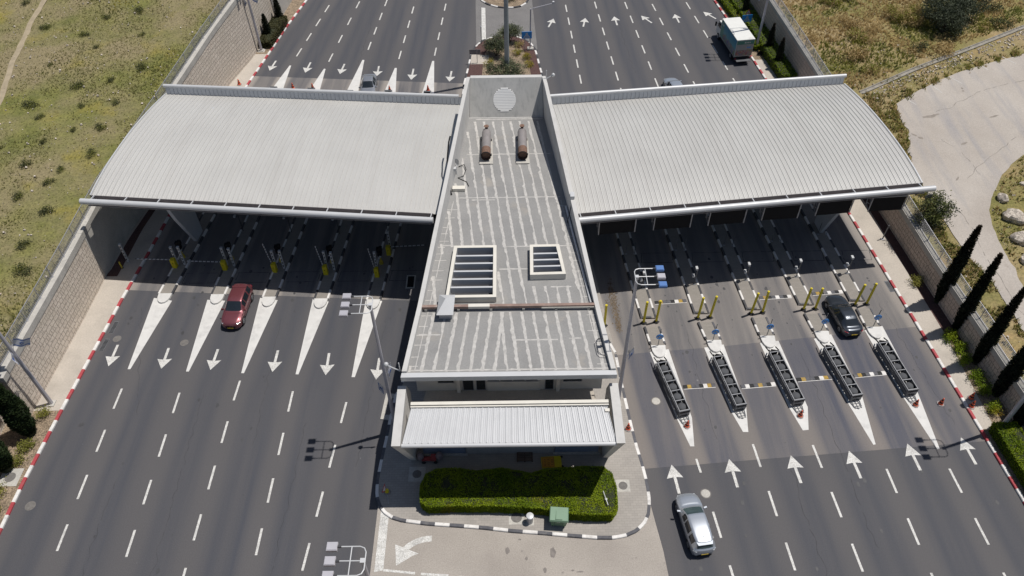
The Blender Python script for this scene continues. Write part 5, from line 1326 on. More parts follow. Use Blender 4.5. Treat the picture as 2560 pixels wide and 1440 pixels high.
# tall mast, lane signs on the far island --------------------------------
t = thing('tall_mast', 'thick grey high mast pole rising from the far planted island', 'mast', (-.25, 85.0, .14))
b = MB(); b.tube([(-.25, 85, .14), (-.25, 85, 33)], [.31, .15], 16); smooth_angle(obj('pole', b, M['mast_grey'] if 'mast_grey' in M else M.setdefault('mast_grey', mat('mast_grey', (.27, .30, .31), .5, .2, var=.05)), t), 40)
b = MB(); b.cyl(-.25, 85, .14, .3, .5, .5, 16); obj('foot', b, M['concrete'], t); b = MB(); b.cyl(-.25, 85, 33, 33.5, .8, .8, 16); obj('head_ring', b, M['grey_metal'], t)
def lane_sign(label, x, y, z0, wd, hh, posts, tri=False, rz=0.0):
    t = thing('lane_merge_sign', label, 'road sign', (x, y, .14), rz)
    for px in posts:
        b = MB(); b.tube([(px, .06, 0), (px, .06, z0 + hh)], .035, 6); obj('post', b, M['galv'], t, world=False)
    b = MB(); b.box(-wd / 2, wd / 2, -.02, .02, z0, z0 + hh); obj('panel', b, M['blue'], t, world=False)
    b = MB(); sx, sz = wd / 2, hh
    for s in (-1, 1):
        L = [((.10, .05), (.10, .62)), ((.34, .05), (.34, .38)), ((.34, .36), (.12, .58)), ((.58, .05), (.58, .22)), ((.58, .2), (.34, .42))]
        for (u0, v0), (u1, v1) in L: b.beam((s * u0 * sx, -.024, z0 + v0 * sz), (s * u1 * sx, -.024, z0 + v1 * sz), .06, .006, up=(0, 1, 0))
        b.add([(s * .10 * sx - .1, -.027, z0 + .62 * sz), (s * .10 * sx + .1, -.027, z0 + .62 * sz), (s * .10 * sx, -.027, z0 + .9 * sz)], [(0, 1, 2)])
    obj('lane_symbol', b, M['white_metal'], t, world=False)
    if tri:
        b = MB(); b.add([(-.42, -.02, z0 + hh + .1), (.42, -.02, z0 + hh + .1), (0, -.02, z0 + hh + .82), (-.42, .0, z0 + hh + .1), (.42, .0, z0 + hh + .1), (0, .0, z0 + hh + .82)], [(0, 1, 2), (5, 4, 3)]); w_ = obj('warning_triangle', b, M['kerb_red'], t, world=False)
        b = MB(); b.add([(-.26, -.025, z0 + hh + .2), (.26, -.025, z0 + hh + .2), (0, -.025, z0 + hh + .64)], [(0, 1, 2)]); c_ = obj('white_centre', b, M['white_metal'], t, world=False); c_.parent = w_
        b = MB(); b.box(-.035, .035, -.03, -.026, z0 + hh + .24, z0 + hh + .46); c_ = obj('symbol', b, M['black'], t, world=False); c_.parent = w_
    return t
lane_sign('blue merging lanes sign on two posts on the far planted island', 2.3, 91.35, 1.75, 1.3, .95, (-.25, .4), rz=R(3))
lane_sign('blue merging lanes sign under a warning triangle in the hedge at the top right', 31.1, 95.2, 1.6, 1.35, .95, (0,), tri=True, rz=R(8))
t = thing('road_sign', 'grey back of a wide road sign at the left of the far island', 'road sign', (-4.35, 88.6, .15))
b = MB(); b.tube([(-4.0, 88.6, .15), (-4.0, 88.6, 2.1)], .035, 6); obj('post', b, M['galv'], t); b = MB(); b.box(-4.95, -3.55, 88.64, 88.68, 1.3, 2.0); obj('panel', b, M['grey_brown'], t)
t = thing('camera_pole', 'slim grey pole with a long bent arm on the right side of the far island', 'camera pole', (2.77, 91.9, .14))
b = MB(); b.tube([(2.77, 91.9, .14), (2.77, 91.9, 5.6)], .08, 8); obj('pole', b, M['lamp_grey'], t); b = MB(); b.tube([(2.77, 91.9, 5.4), (3.1, 91.95, 5.65), (5.6, 92.3, 6.1)], .05, 6); obj('arm', b, M['lamp_grey'], t)
b = MB(); b.box(5.5, 5.72, 92.15, 92.45, 6.1, 6.32); obj('camera_box', b, M['white_metal'], t); b = MB(); b.box(2.4, 3.2, 91.5, 92.2, .14, .3); obj('foot', b, M['concrete'], t)
t = thing('slim_camera_pole', 'thin short camera pole at the left front of the far island', 'camera pole', (-3.55, 93.4, .14))
b = MB(); b.tube([(-3.55, 93.4, .14), (-3.55, 93.4, 2.5)], .04, 6); obj('pole', b, M['steel_dark'], t); b = MB(); b.lathe([(.05, -.1), (.11, 0), (.05, .12)], 8, c=(-3.55, 93.3, 2.55)); obj('camera_body', b, M['white_metal'], t)
t = thing('rear_round_sign', 'grey back of a round sign at the right end of the right canopy', 'road sign', (38.6, 55.3, 2.8))
b = MB(); b.tube([(38.6, 55.3, 2.7), (38.6, 55.3, 5.6)], .035, 6); obj('pole', b, M['galv'], t); b = MB(); b.tube([(38.6, 55.25, 5.3), (38.6, 55.28, 5.3)], .38, 20); obj('disc', b, M['grey_brown'], t)
t = thing('right_lamp_litter', 'small pile of orange and black debris below the lamp behind the truck', 'debris', (32.0, 89.8, .14))
b = MB(); b.obox(Matrix.Translation((31.9, 89.8, .3)) @ Matrix.Rotation(.6, 4, 'Y'), .12, .1, .3); b.obox(Matrix.Translation((32.1, 89.6, .25)) @ Matrix.Rotation(1.2, 4, 'X'), .1, .1, .22); obj('dark_piece', b, M['black'], t)
b = MB(); b.obox(Matrix.Translation((32.0, 90.0, .45)), .18, .1, .09); obj('orange_piece', b, M['yellow_worn'], t)

# bins, sign board, pallet etc around the building ----------------------------
t = thing('waste_container', 'green wheeled waste container with a lid in front of the hedge', 'waste bin', (3.1, 26.2, .15), R(-5))
b = MB(); q0 = [(-.5, -.38), (.5, -.38), (.5, .38), (-.5, .38)]; q1 = [(-.62, -.5), (.62, -.5), (.62, .5), (-.62, .5)]
b.add([(x, y, .16) for x, y in q0] + [(x, y, 1.08) for x, y in q1], [(0, 1, 5, 4), (1, 2, 6, 5), (2, 3, 7, 6), (3, 0, 4, 7), (3, 2, 1, 0), (4, 5, 6, 7)]); obj('tub', b, M['bin_green'] if 'bin_green' in M else M.setdefault('bin_green', mat('bin_green', (.075, .16, .09), .5, var=.06, local=True)), t, world=False)
b = MB(); b.add([(-.68, -.56, 1.09), (.68, -.56, 1.09), (.68, .56, 1.14), (-.68, .56, 1.14), (-.62, -.5, 1.22), (.62, -.5, 1.22), (.62, .48, 1.3), (-.62, .48, 1.3)], [(0, 1, 5, 4), (1, 2, 6, 5), (2, 3, 7, 6), (3, 0, 4, 7), (3, 2, 1, 0), (4, 5, 6, 7)]); obj('lid', b, M['bin_lid'] if 'bin_lid' in M else M.setdefault('bin_lid', mat('bin_lid', (.15, .25, .165), .5, var=.06, local=True)), t, world=False)
b = MB(); b.box(-.25, .25, -.46, -.44, 1.26, 1.28); b.box(-.22, -.2, -.46, .2, 1.255, 1.285); obj('lid_rib', b, M['bin_green'], t, world=False)
for x in (-.42, .42):
    for y in (-.28, .28):
        b = MB(); b.tube([(x - .03, y, .08), (x + .03, y, .08)], .08, 10); obj('wheel', b, M['rubber'], t, world=False)
b = MB(); b.tube([(-.3, -.46, .7), (-.28, -.58, .68), (.28, -.58, .68), (.3, -.46, .7)], .02, 6); obj('handle', b, M['steel_dark'], t, world=False)
b = MB(); b.box(-.12, .1, -.475, -.465, .85, .9); obj('marking', b, M['white_paint'], t, world=False)
t = thing('litter_bin', 'white cylindrical litter bin between the manhole and the green container', 'litter bin', (1.05, 26.25, .15))
b = MB(); b.lathe([(.2, 0), (.22, .02), (.23, .78), (.24, .8), (.24, .84)], 20); smooth_angle(obj('drum', b, M['grey_metal'], t, world=False), 40); b = MB(); b.lathe([(.27, .841), (.28, .87), (.25, .93), (.1, .96), (.02, .965)], 20); smooth_angle(obj('lid', b, M['white_metal'], t, world=False), 40)
b = MB(); b.box(-.3, .3, -.3, .3, .0, .015); obj('pad', b, M['concrete'], t, world=False)
t = thing('warning_board', 'yellow and orange warning board with dark Hebrew writing lying on the paving', 'sign board', (2.8, 31.0, .16), R(3))
b = MB(); b.box(-.76, .76, -.48, .48, .1, .15); obj('board', b, M['yellow'], t, world=False)
b = MB(); b.box(-.72, .22, -.44, .44, .151, .156); obj('orange_field', b, M['ochre'] if 'ochre' in M else M.setdefault('ochre', mat('ochre', (.56, .27, .03), .6, local=True)), t, world=False)
b = MB()
for x0, x1, y0, y1 in ((-.7, .2, -.42, -.4), (-.7, .2, .4, .42), (-.7, -.68, -.4, .4), (.18, .2, -.4, .4)): b.box(x0, x1, y0, y1, .157, .16)
# three lines of square letters, read sideways
def heb(b, x, y0, y1, n, h):
    st = (y1 - y0) / n
    for k in range(n):
        y = y0 + st * k; g = (k * 7 + int(x * 50)) % 4; w_ = st * .62
        b.box(x + h * .36, x + h * .5, y, y + w_, .157, .16)
        if g != 1: b.box(x - h * .5, x + h * .36, y, y + .022, .157, .16)
        if g in (0, 2): b.box(x - h * .5, x - h * .36, y, y + w_, .157, .16)
        if g in (1, 3): b.box(x - h * .5, x + h * .36, y + w_ - .022, y + w_, .157, .16)
heb(b, .05, -.25, .25, 4, .15); heb(b, -.22, -.36, .05, 3, .15); heb(b, -.22, .12, .34, 2, .15); heb(b, -.5, -.3, .32, 5, .13)
obj('lettering', b, M['dark_red'] if 'dark_red' in M else M.setdefault('dark_red', mat('dark_red', (.13, .02, .015), .7, local=True)), t, world=False)
for y in (-.42, .42):
    b = MB(); b.tube([(.8, y - .04, .1), (.8, y + .04, .1)], .1, 12); obj('wheel', b, M['rubber'], t, world=False)
t = thing('wooden_pallet', 'dark wooden pallet by the building wall left of the yellow board', 'pallet', (.8, 31.5, .16))
b = MB()
for k in range(6): b.box(-.6, .6, -.4 + .14 * k, -.3 + .14 * k, .12, .145)
obj('deck_board', b, M['wood'], t, world=False); b = MB()
for x in (-.55, 0, .55): b.box(x - .05, x + .05, -.4, .4, .0, .119)
obj('bearer', b, M['wood'], t, world=False)
t = thing('red_trolley', 'red hand trolley with two wrapped bundles under the left end of the entrance canopy', 'trolley', (-6.4, 31.3, .16))
b = MB(); b.box(-.6, .5, -.18, .18, .3, .38); b.beam((-.6, 0, .35), (.9, .1, .6), .08, .08); b.box(.1, .5, -.25, .25, .38, .62); obj('frame', b, M['red_mach'], t, world=False)
for x in (-.7, .75):
    b = MB(); b.lathe([(.05, 0), (.26, .1), (.3, .35), (.2, .58), (.03, .66)], 10, c=(x, .08, .3)); smooth_angle(obj('wrapped_bundle', b, M['cloth_grey'] if 'cloth_grey' in M else M.setdefault('cloth_grey', mat('cloth_grey', (.22, .17, .17), .8, local=True)), t, world=False), 40)
for x in (-.45, .45):
    for y in (-.22, .22):
        b = MB(); b.tube([(x, y - .03, .15), (x, y + .03, .15)], .15, 12); obj('wheel', b, M['rubber'], t, world=False)
t = thing('triangle_sign', 'fallen red rimmed triangular sign on a yellow base at the left kerb corner', 'road sign', (-9.5, 28.75, .16))
b = MB(); b.cyl(0.1, 0, 0, .07, .26, .24, 14); obj('base', b, M['grey_brown'], t, world=False); b = MB(); b.cyl(.1, 0, .07, .3, .16, .13, 12); obj('yellow_collar', b, M['yellow'], t, world=False)
b = MB(); c_ = Vector((0, .05, .55)); T3 = [Vector((-.25, -.2, .25)), Vector((.05, -.05, .2)), Vector((0, .25, .85))]
nrm_ = (T3[1] - T3[0]).cross(T3[2] - T3[0]).normalized() * .012
b.add([tuple(p - nrm_) for p in T3] + [tuple(p + nrm_) for p in T3], [(0, 2, 1), (3, 4, 5), (0, 1, 4, 3), (1, 2, 5, 4), (2, 0, 3, 5)]); obj('red_rim', b, M['kerb_red'], t, world=False)
b = MB(); g = (T3[0] + T3[1] + T3[2]) / 3
for s in (-1, 1): b.add([tuple(g + (p - g) * .62 + nrm_ * 1.3 * s) for p in T3], [(0, 1, 2) if s > 0 else (2, 1, 0)])
obj('white_centre', b, M['white_paint'], t, world=False); b = MB(); b.tube([(.1, 0, .0), (.3, -.95, .02)], .015, 6); obj('stick', b, M['white_metal'], t, world=False)
# manhole covers -----------------------------------------------------------------
for (x, y, z, pad, r, lab) in [(-7.31, 30.2, .15, .62, .34, 'round manhole cover in a square pad at the left end of the hedge'), (8.01, 29.01, .15, .5, .33, 'round manhole cover in a square pad at the right end of the hedge'), (.1, 26.6, .15, .55, .4, 'brown manhole cover in a square pad left of the white litter bin'),
                          (-28.49, 43.42, 0, 0, .28, 'manhole cover in the second left lane by the painted nose'), (-34.51, 43.97, 0, 0, .28, 'manhole cover in the outermost left lane near the kerb'), (11.51, 36.63, 0, 0, .33, 'pale manhole cover in the lane beside the entrance canopy'), (14.03, 28.36, 0, 0, .33, 'pale manhole cover ahead of the silver hatchback'),
                          (-35.5, 28.1, 0, 0, .3, 'dark manhole cover near the lower left kerb'), (-37.9, 30.4, .14, .75, .4, 'manhole cover in a square concrete pad below the plump cypresses'), (3.3, 84.1, .14, 0, .5, 'round concrete chamber cover at the near right of the far island'), (9.6, 100.9, 0, 0, .0, '')]:
    if not r: continue
    t = thing('manhole', lab, 'manhole cover', (x, y, z))
    b = MB()
    if pad: b.prism([(-pad, -pad), (pad, -pad), (pad, pad), (-pad, pad)], -.01, .012)
    else: b.lathe([(r + .08, -.01), (r + .08, .012), (r + .005, .013)], 28)
    obj('surround', b, M['concrete'] if (pad or z) else M['manhole'], t, world=False)
    b = MB(); b.lathe([(r, .0), (r, .02), (r * .8, .024), (r * .78, .02), (.02, .021)], 28); obj('cover', b, M['manhole'] if not (11 < x < 15) else M['concrete'], t, world=False)
for x, y, lab, rz in [(-35.25, 45.3, 'farther of the two drain gratings at the left kerb', -.09), (-35.4, 43.3, 'nearer of the two drain gratings at the left kerb', -.09), (34.6, 49.0, 'drain grating at the right kerb under the camera posts', .09)]:
    t = thing('drain_grating', lab, 'drain', (x, y, .006), rz); b = MB(); b.box(-.22, .22, -.7, .7, -.002, .008); obj('frame', b, M['steel_dark'], t, world=False); b = MB()
    for k in range(9): b.box(-.17, .17, -.62 + .14 * k, -.55 + .14 * k, .009, .012)
    obj('bar', b, M['black'], t, world=False)
t = thing('floor_grating', 'dark rectangular floor grating in the shade left of the building', 'grating', (-9.4, 50.4, .01)); b = MB(); b.box(-.42, .42, -.85, .85, .0, .02); obj('frame', b, M['concrete'], t, world=False); b = MB(); b.box(-.3, .3, -.7, .7, .021, .026); obj('grid', b, M['black'], t, world=False)
t = thing('broken_slab', 'low broken concrete slab at the foot of the lamp left of the entrance canopy', 'slab', (-9.9, 36.4, 0)); b = MB(); b.prism([(-.7, -1.2), (.5, -1.3), (.6, 1.2), (-.5, 1.3)], 0, .1); obj('slab_body', b, M['concrete'], t, world=False); b = MB(); b.prism([(-.35, -.8), (.25, -.8), (.3, .8), (-.25, .8)], .1, .13); obj('worn_top', b, M['manhole'], t, world=False)

# ------------------------------------------------------------------ brown spill on the lane beside the building
b = MB()
for i in range(1100):
    u = random.random() ** .8; x = lerp(9.0, 9.35, u) + random.gauss(0, .2 * (1.1 - abs(u - .4))); y = lerp(50.4, 44.2, u) + random.gauss(0, .2); r = .012 + .07 * random.random() ** 3
    k = random.randint(4, 6); a0 = random.random() * 6; paint(b, [(x + r * random.uniform(.5, 1.2) * math.cos(a0 + 6.283 * j / k), y + 1.8 * r * random.uniform(.5, 1.2) * math.sin(a0 + 6.283 * j / k)) for j in range(k)], .0085 + .000003 * i)
struct(obj('dirt_stain', b, mat('spill', (.12, .09, .06), .95, var=.4, scale=3)))
b = MB()
for cx, cy, rx, ry in ((-.55, 24.2, .16, .28), (.75, 23.6, .1, .15), (2.6, 24.0, .22, .42), (2.0, 22.75, .13, .2), (.3, 25.0, .12, .07), (4.4, 22.6, .3, .05), (3.9, 22.7, .12, .06)):
    paint(b, [(cx + rx * random.uniform(.75, 1.15) * math.cos(6.283 * j / 14), cy + ry * random.uniform(.75, 1.15) * math.sin(6.283 * j / 14)) for j in range(14)], .0105)
struct(obj('oil_stain', b, mat('oil', (.19, .17, .155), .8, var=.2, scale=3)))

# sealed cracks, loop cuts and drips on the lanes
b = MB()
def wig(p, q, wd, z, amp=.12):
    p, q = Vector(p), Vector(q); L = (q - p).length; n = max(3, int(L / .3)); d = (q - p) / L; m = Vector((-d.y, d.x)); sd = random.random() * 90; pr = None
    for i in range(n + 1):
        c = p + (q - p) * i / n + m * amp * mnoise.noise(Vector((sd, i * .35, 0)))
        if pr is not None and random.random() < .93: stroke(b, (pr.x, pr.y), (c.x + d.x * .02, c.y + d.y * .02), wd * random.uniform(.5, 1.3), z)
        pr = c
for k, tab in enumerate(LB + RB):
    nx = (LB + RB)[k + 1] if k not in (4, 9) else (ML if k == 4 else KR)
    y0 = 50.6 if k < 5 else 52.5
    xa = pw(y0, tab) + .95; xb = pw(y0, nx) - (.95 if k not in (4, 9) else .5)
    for yy in (y0, y0 + 1.3): wig((xa, yy), (xb, yy), .05, .0088, .03)
    for xx in (xa, xb): wig((xx, y0), (xx + .15, y0 + 1.3), .05, .0089, .02)
for p, q in (((-33.5, 47.6), (-30.2, 36)), ((-20.6, 46), (-20.2, 33)), ((-11.2, 46), (-12.0, 31)), ((15.2, 44), (15.6, 33)), ((24.5, 41.5), (25.2, 24)), ((33.0, 47), (34.6, 34)), ((-25.4, 38), (-25.0, 22)), ((-16.5, 35), (-16.8, 20)), ((20.8, 31), (21.2, 20)), ((-29.9, 30), (-29.7, 19)), ((-18.6, 100), (-19.2, 88)), ((14.8, 101), (15.6, 86))): wig(p, q, .022, .0087, .3)
struct(obj('crack_seal', b, mat('crack', (.035, .035, .038), .8, var=.3, scale=3)))
b = MB()
for i in range(260):
    k = random.randrange(12); T = [KL] + LB + [ML, MR] + RB + [KR]; a = T[k + (1 if k >= 6 else 0)]; c = T[k + (2 if k >= 6 else 1)]
    y = random.choice([random.uniform(18, 48), random.uniform(44, 53)]); x = lerp(pw(y, a), pw(y, c), .5 + random.gauss(0, .1)); r = .03 + .13 * random.random() ** 3
    paint(b, [(x + r * random.uniform(.7, 1.2) * math.cos(6.283 * j / 8), y + r * 1.5 * random.uniform(.7, 1.2) * math.sin(6.283 * j / 8)) for j in range(8)], .0083 + .000001 * i)
struct(obj('oil_stain', b, M['crack'] if 'crack' in M else mat('drip', (.05, .05, .053), .6, var=.2)))

# ------------------------------------------------------------------ vehicles
def crom(p0, p1, p2, p3, t): 
    return .5 * ((2 * p1) + (-p0 + p2) * t + (2 * p0 - 5 * p1 + 4 * p2 - p3) * t * t + (-p0 + 3 * p1 - 3 * p2 + p3) * t ** 3)
def car(label, loc, rz, st, paint, ws, rw, sw, wheels, cat='car', glass='glass', head=None, tail=None, name='parked_car', subs=5, rails=False, mirror=None, hw_=None, bumper=None):
    """st: stations front to rear: (y, half width, z sill, z belt, half width top, z top). Local front is +y.
       ws / rw: station ranges of windscreen and rear window, sw: list of ranges of the side windows"""
    t = thing(name, label, cat, loc, rz)
    n = len(st); dense = []
    for i in range(n - 1):
        a, b_, c, d = st[max(i - 1, 0)], st[i], st[i + 1], st[min(i + 2, n - 1)]
        for k in range(subs):
            u = k / subs; v = []
            for q in range(6):
                val = crom(a[q], b_[q], c[q], d[q], u); lo, hi = min(b_[q], c[q]), max(b_[q], c[q]); e = .12 * (hi - lo) + .004
                v.append(max(lo - e, min(hi + e, val)))
            dense.append((i + u, v))
    dense.append((n - 1, list(st[-1])))
    def section(v):
        y, w_, zs, zb, wt, zt = v; ze = zt - min(.07, .5 * (zt - zb))
        h = [(w_ * .80, zs), (w_ * .95, zs + .05), (w_ * .985, lerp(zs, zb, .35)), (w_, lerp(zs, zb, .62)), (w_ * .985, zb - .07), (w_ * .95, zb)]
        a = (w_ * .95, zb); e_ = (wt, ze)
        for k in (1 / 3, 2 / 3): h.append((lerp(a[0], e_[0], k) + .012 * (zt - zb), lerp(a[1], e_[1], k)))
        h += [e_, (wt * .93, lerp(ze, zt, .55)), (wt * .72, lerp(ze, zt, .86)), (wt * .38, zt - .004), (0, zt)]
        # plan curvature: bonnet, screens and tail bow outwards in the middle of the car
        k = interp(-y, [-2.3, -1.6, -.3, .9, 2.3], [.17, .15, .05, -.04, -.15])
        Y = lambda x: y + k * (1 - min(1, abs(x) / .92) ** 2) - k * .5
        return [(x, Y(x), z) for x, z in h] + [(-x, Y(x), z) for x, z in reversed(h[:-1])]
    rows = [section(v) for s, v in dense]; m = len(rows[0])   # 25 columns
    NB = 5; NE = 8                      # belt column, roof edge column
    parts = {}
    def which(s, j):
        jj = j if j < 12 else 23 - j    # mirrored column of the face j..j+1
        for r in (ws, rw):
            if r[0] <= s < r[1] and jj >= NE + 1: return 'windscreen' if r is ws else 'rear_window'
        for k, r in enumerate(sw):
            if r[0] <= s < r[1] and NB <= jj < NE: return 'side_window' + ('R' if j < 12 else 'L')
        return 'body'
    for i in range(len(rows) - 1):
        s = (dense[i][0] + dense[i + 1][0]) / 2
        for j in range(m - 1):
            k = which(s, j); b = parts.setdefault(k, ({}, MB()))
            idx, mb = b; f = []
            for (r, c) in ((i, j), (i, j + 1), (i + 1, j + 1), (i + 1, j)):
                if (r, c) not in idx: idx[(r, c)] = len(mb.v); mb.v.append(rows[r][c])
                f.append(idx[(r, c)])
            mb.f.append(tuple(f)); mb.m.append(0)
    body = parts['body'][1]
    for r in (0, len(rows) - 1):
        o = len(body.v); body.v += rows[r]; f = tuple(range(o, o + m)); body.f.append(f if r else f[::-1]); body.m.append(0)
    o = len(body.v)
    for r in rows: body.v += [r[0], r[-1]]
    for i in range(len(rows) - 1): body.f.append((o + 2 * i, o + 2 * i + 2, o + 2 * i + 3, o + 2 * i + 1)); body.m.append(0)
    smooth_angle(obj('body', body, paint, t, world=False), 40)
    for k, (idx, mb) in parts.items():
        if k != 'body': smooth_angle(obj('side_window' if k.startswith('side') else k, mb, M[glass] if k in ('windscreen', 'rear_window') else M['glass'], t, world=False), 50)
    W = max(s[1] for s in st)
    for (y, r) in wheels:
        for s in (-1, 1):
            x = s * (W - .1)
            b = MB(); b.tube([(s * (W - .27), y, r), (s * (W - .005), y, r)], [r, r], 24); wl_ = smooth_angle(obj('wheel', b, M['rubber'], t, world=False), 40)
            b = MB(); b.tube([(s * (W - .02), y, r), (s * (W + .004), y, r)], [r * .66, r * .62], 20)
            rim = obj('rim', b, M['rim'], t, world=False); rim.parent = wl_
            b = MB()
            for k in range(5):
                a = 2 * math.pi * k / 5 + .3; b.tube([(s * (W + .005), y + r * .36 * math.cos(a), r + r * .36 * math.sin(a)), (s * (W + .007), y + r * .36 * math.cos(a), r + r * .36 * math.sin(a))], r * .15, 8)
            hub = obj('rim_opening', b, M['black'], t, world=False); hub.parent = wl_
            b = MB(); vs = []; na = 14
            for k in range(na + 1):
                a = math.pi * k / na; vs += [(s * (W - .0), y + (r + .015) * math.cos(a), r + (r + .015) * math.sin(a)), (s * (W + .012), y + (r + .07) * math.cos(a), r + (r + .065) * math.sin(a))]
            b.add(vs, [(2 * k, 2 * k + 1, 2 * k + 3, 2 * k + 2) for k in range(na)]); obj('wheel_arch', b, M['black'], t, world=False)
    my, mz = mirror
    xw = interp(-my, [-s[0] for s in st], [s[1] for s in st])
    for s in (-1, 1):
        b = MB(); b.obox(Matrix.Translation((s * (xw + .09), my, mz)) @ Matrix.Rotation(s * .25, 4, 'Z'), .11, .06, .07); b.beam((s * (xw - .06), my, mz - .05), (s * (xw + .05), my, mz - .02), .05, .04); obj('mirror', b, paint, t, world=False)
    front, rear = st[0], st[-1]
    def patch(nm_, pts, m_):
        b = MB(); b.add(pts, [tuple(range(len(pts)))]); return obj(nm_, b, m_, t, world=False)
    # lights, plates, grille: thin solids seated on the ends
    for s in (-1, 1):
        y1, w1, _, zb1 = st[2][0], st[2][1], 0, st[2][3]
        b = MB(); b.obox(Matrix.Translation((s * (w1 * .84), y1 + .0, zb1 - .03)) @ Matrix.Rotation(-s * .95, 4, 'Z') @ Matrix.Rotation(R(-28), 4, 'X'), .16, .07, .03); obj('headlight', b, M['lamp_clear'], t, world=False)
        y2, w2, zb2 = st[-2][0], st[-2][1], st[-2][3]
        b = MB(); b.obox(Matrix.Translation((s * (w2 * .93), y2 + .07, zb2 - .1)) @ Matrix.Rotation(s * .75, 4, 'Z') @ Matrix.Rotation(R(18), 4, 'X'), .14, .06, .1); obj('taillight', b, M['lamp_red'] if tail is None else tail, t, world=False)
    b = MB(); b.box(-.42, .42, front[0] + .06, front[0] + .1, front[2] + .10, front[2] + .24); obj('grille', b, M['black'], t, world=False)
    b = MB(); b.box(-.26, .26, front[0] + .101, front[0] + .115, front[2] + .06, front[2] + .17); obj('number_plate', b, M['plate'], t, world=False)
    b = MB(); b.box(-.26, .26, rear[0] - .1, rear[0] - .085, rear[2] + .2, rear[2] + .31); obj('number_plate', b, M['plate'], t, world=False)
    b = MB(); b.box(-W * .6, W * .6, rear[0] - .06, rear[0] + .1, rear[2] - .04, rear[2] + .1); obj('bumper_trim', b, M['black'], t, world=False)
    # door seams and handles
    ds = [x for r in sw for x in r]
    for s in (-1, 1):
        for k, y in enumerate(hw_ or ()):
            xw = interp(-y, [-q[0] for q in st], [q[1] for q in st]); zb = interp(-y, [-q[0] for q in st], [q[3] for q in st])
            b = MB(); b.box(min(s * xw * .985, s * xw * .985 + s * .02), max(s * xw * .985, s * xw * .985 + s * .025), y - .1, y + .1, zb - .16, zb - .12); obj('door_handle', b, M['rim'], t, world=False)
    return t
# silver hatchback / people carrier in the foreground, seen from behind and above
SUV = [(2.25, .46, .30, .55, .38, .60), (2.2, .64, .24, .64, .52, .70), (2.06, .77, .22, .72, .62, .80), (1.75, .86, .2, .82, .69, .93), (1.35, .885, .2, .90, .72, 1.00), (1.05, .885, .2, .94, .72, 1.05), (.35, .885, .2, .96, .66, 1.47), (.0, .885, .2, .97, .66, 1.56), (-.6, .885, .2, .98, .66, 1.60), (-1.4, .88, .2, 1.0, .64, 1.57), (-1.85, .85, .22, 1.02, .58, 1.50), (-2.08, .79, .24, 1.0, .60, 1.10), (-2.18, .70, .28, .93, .58, 1.0), (-2.24, .56, .34, .70, .46, .74)]
s1 = car('silver hatchback driving away in the nearest right hand lane at the bottom', (12.68, 25.75, 0.01), R(7.5), SUV, M['paint_silver'], (5.15, 6.3), (10.05, 10.95), [(5.7, 7.0), (7.2, 8.4), (8.6, 9.6)], [(1.42, .32), (-1.35, .32)], glass='glass_teal', mirror=(.85, 1.0), tail=M['lamp_clear'], hw_=(-.35, -1.3))
b = MB(); 
for s in (-1, 1): b.tube([(s * .60, .0, 1.515), (s * .61, -.8, 1.555), (s * .59, -1.75, 1.475)], .014, 6)
obj('roof_channel', b, M['dark_metal'], s1, world=False)
b = MB(); b.tube([(0, -1.45, 1.56), (0, -1.6, 1.72)], [.02, .008], 6); obj('antenna', b, M['black'], s1, world=False)
b = MB(); b.add([(-.58, -1.8, 1.5), (.58, -1.8, 1.5), (.5, -2.06, 1.5), (-.5, -2.06, 1.5), (-.58, -1.8, 1.46), (.58, -1.8, 1.46), (.5, -2.06, 1.46), (-.5, -2.06, 1.46)], [(3, 2, 1, 0), (4, 5, 6, 7), (0, 1, 5, 4), (2, 3, 7, 6), (1, 2, 6, 5), (3, 0, 4, 7)]); obj('spoiler', b, M['paint_silver'], s1, world=False)
# black saloon
SED = [(2.27, .46, .28, .53, .38, .57), (2.21, .66, .22, .61, .54, .67), (2.06, .79, .2, .69, .64, .76), (1.7, .88, .18, .78, .72, .87), (1.2, .90, .18, .85, .73, .94), (.85, .90, .18, .89, .73, .98), (.15, .90, .18, .91, .60, 1.36), (-.15, .90, .18, .92, .59, 1.43), (-.6, .90, .18, .93, .585, 1.45), (-1.05, .90, .18, .94, .57, 1.40), (-1.72, .89, .2, .95, .66, 1.06), (-2.03, .83, .22, .95, .66, 1.02), (-2.2, .73, .26, .88, .6, .93), (-2.27, .58, .32, .66, .48, .70)]
s2 = car('black saloon car driving away between the short islands on the right', (29.02, 45.15, .01), R(6.5), SED, M['paint_black'], (5.05, 6.2), (9.15, 10.0), [(5.6, 7.2), (7.4, 9.0)], [(1.4, .32), (-1.38, .32)], glass='glass', mirror=(.75, .98), hw_=(-.3, -1.2))
b = MB(); b.tube([(0, -.95, 1.42), (0, -1.1, 1.47)], [.03, .01], 6); obj('antenna', b, M['black'], s2, world=False)
b = MB(); b.box(-.62, .62, -2.285, -2.262, .78, .80); obj('chrome_strip', b, M['rim'], s2, world=False)
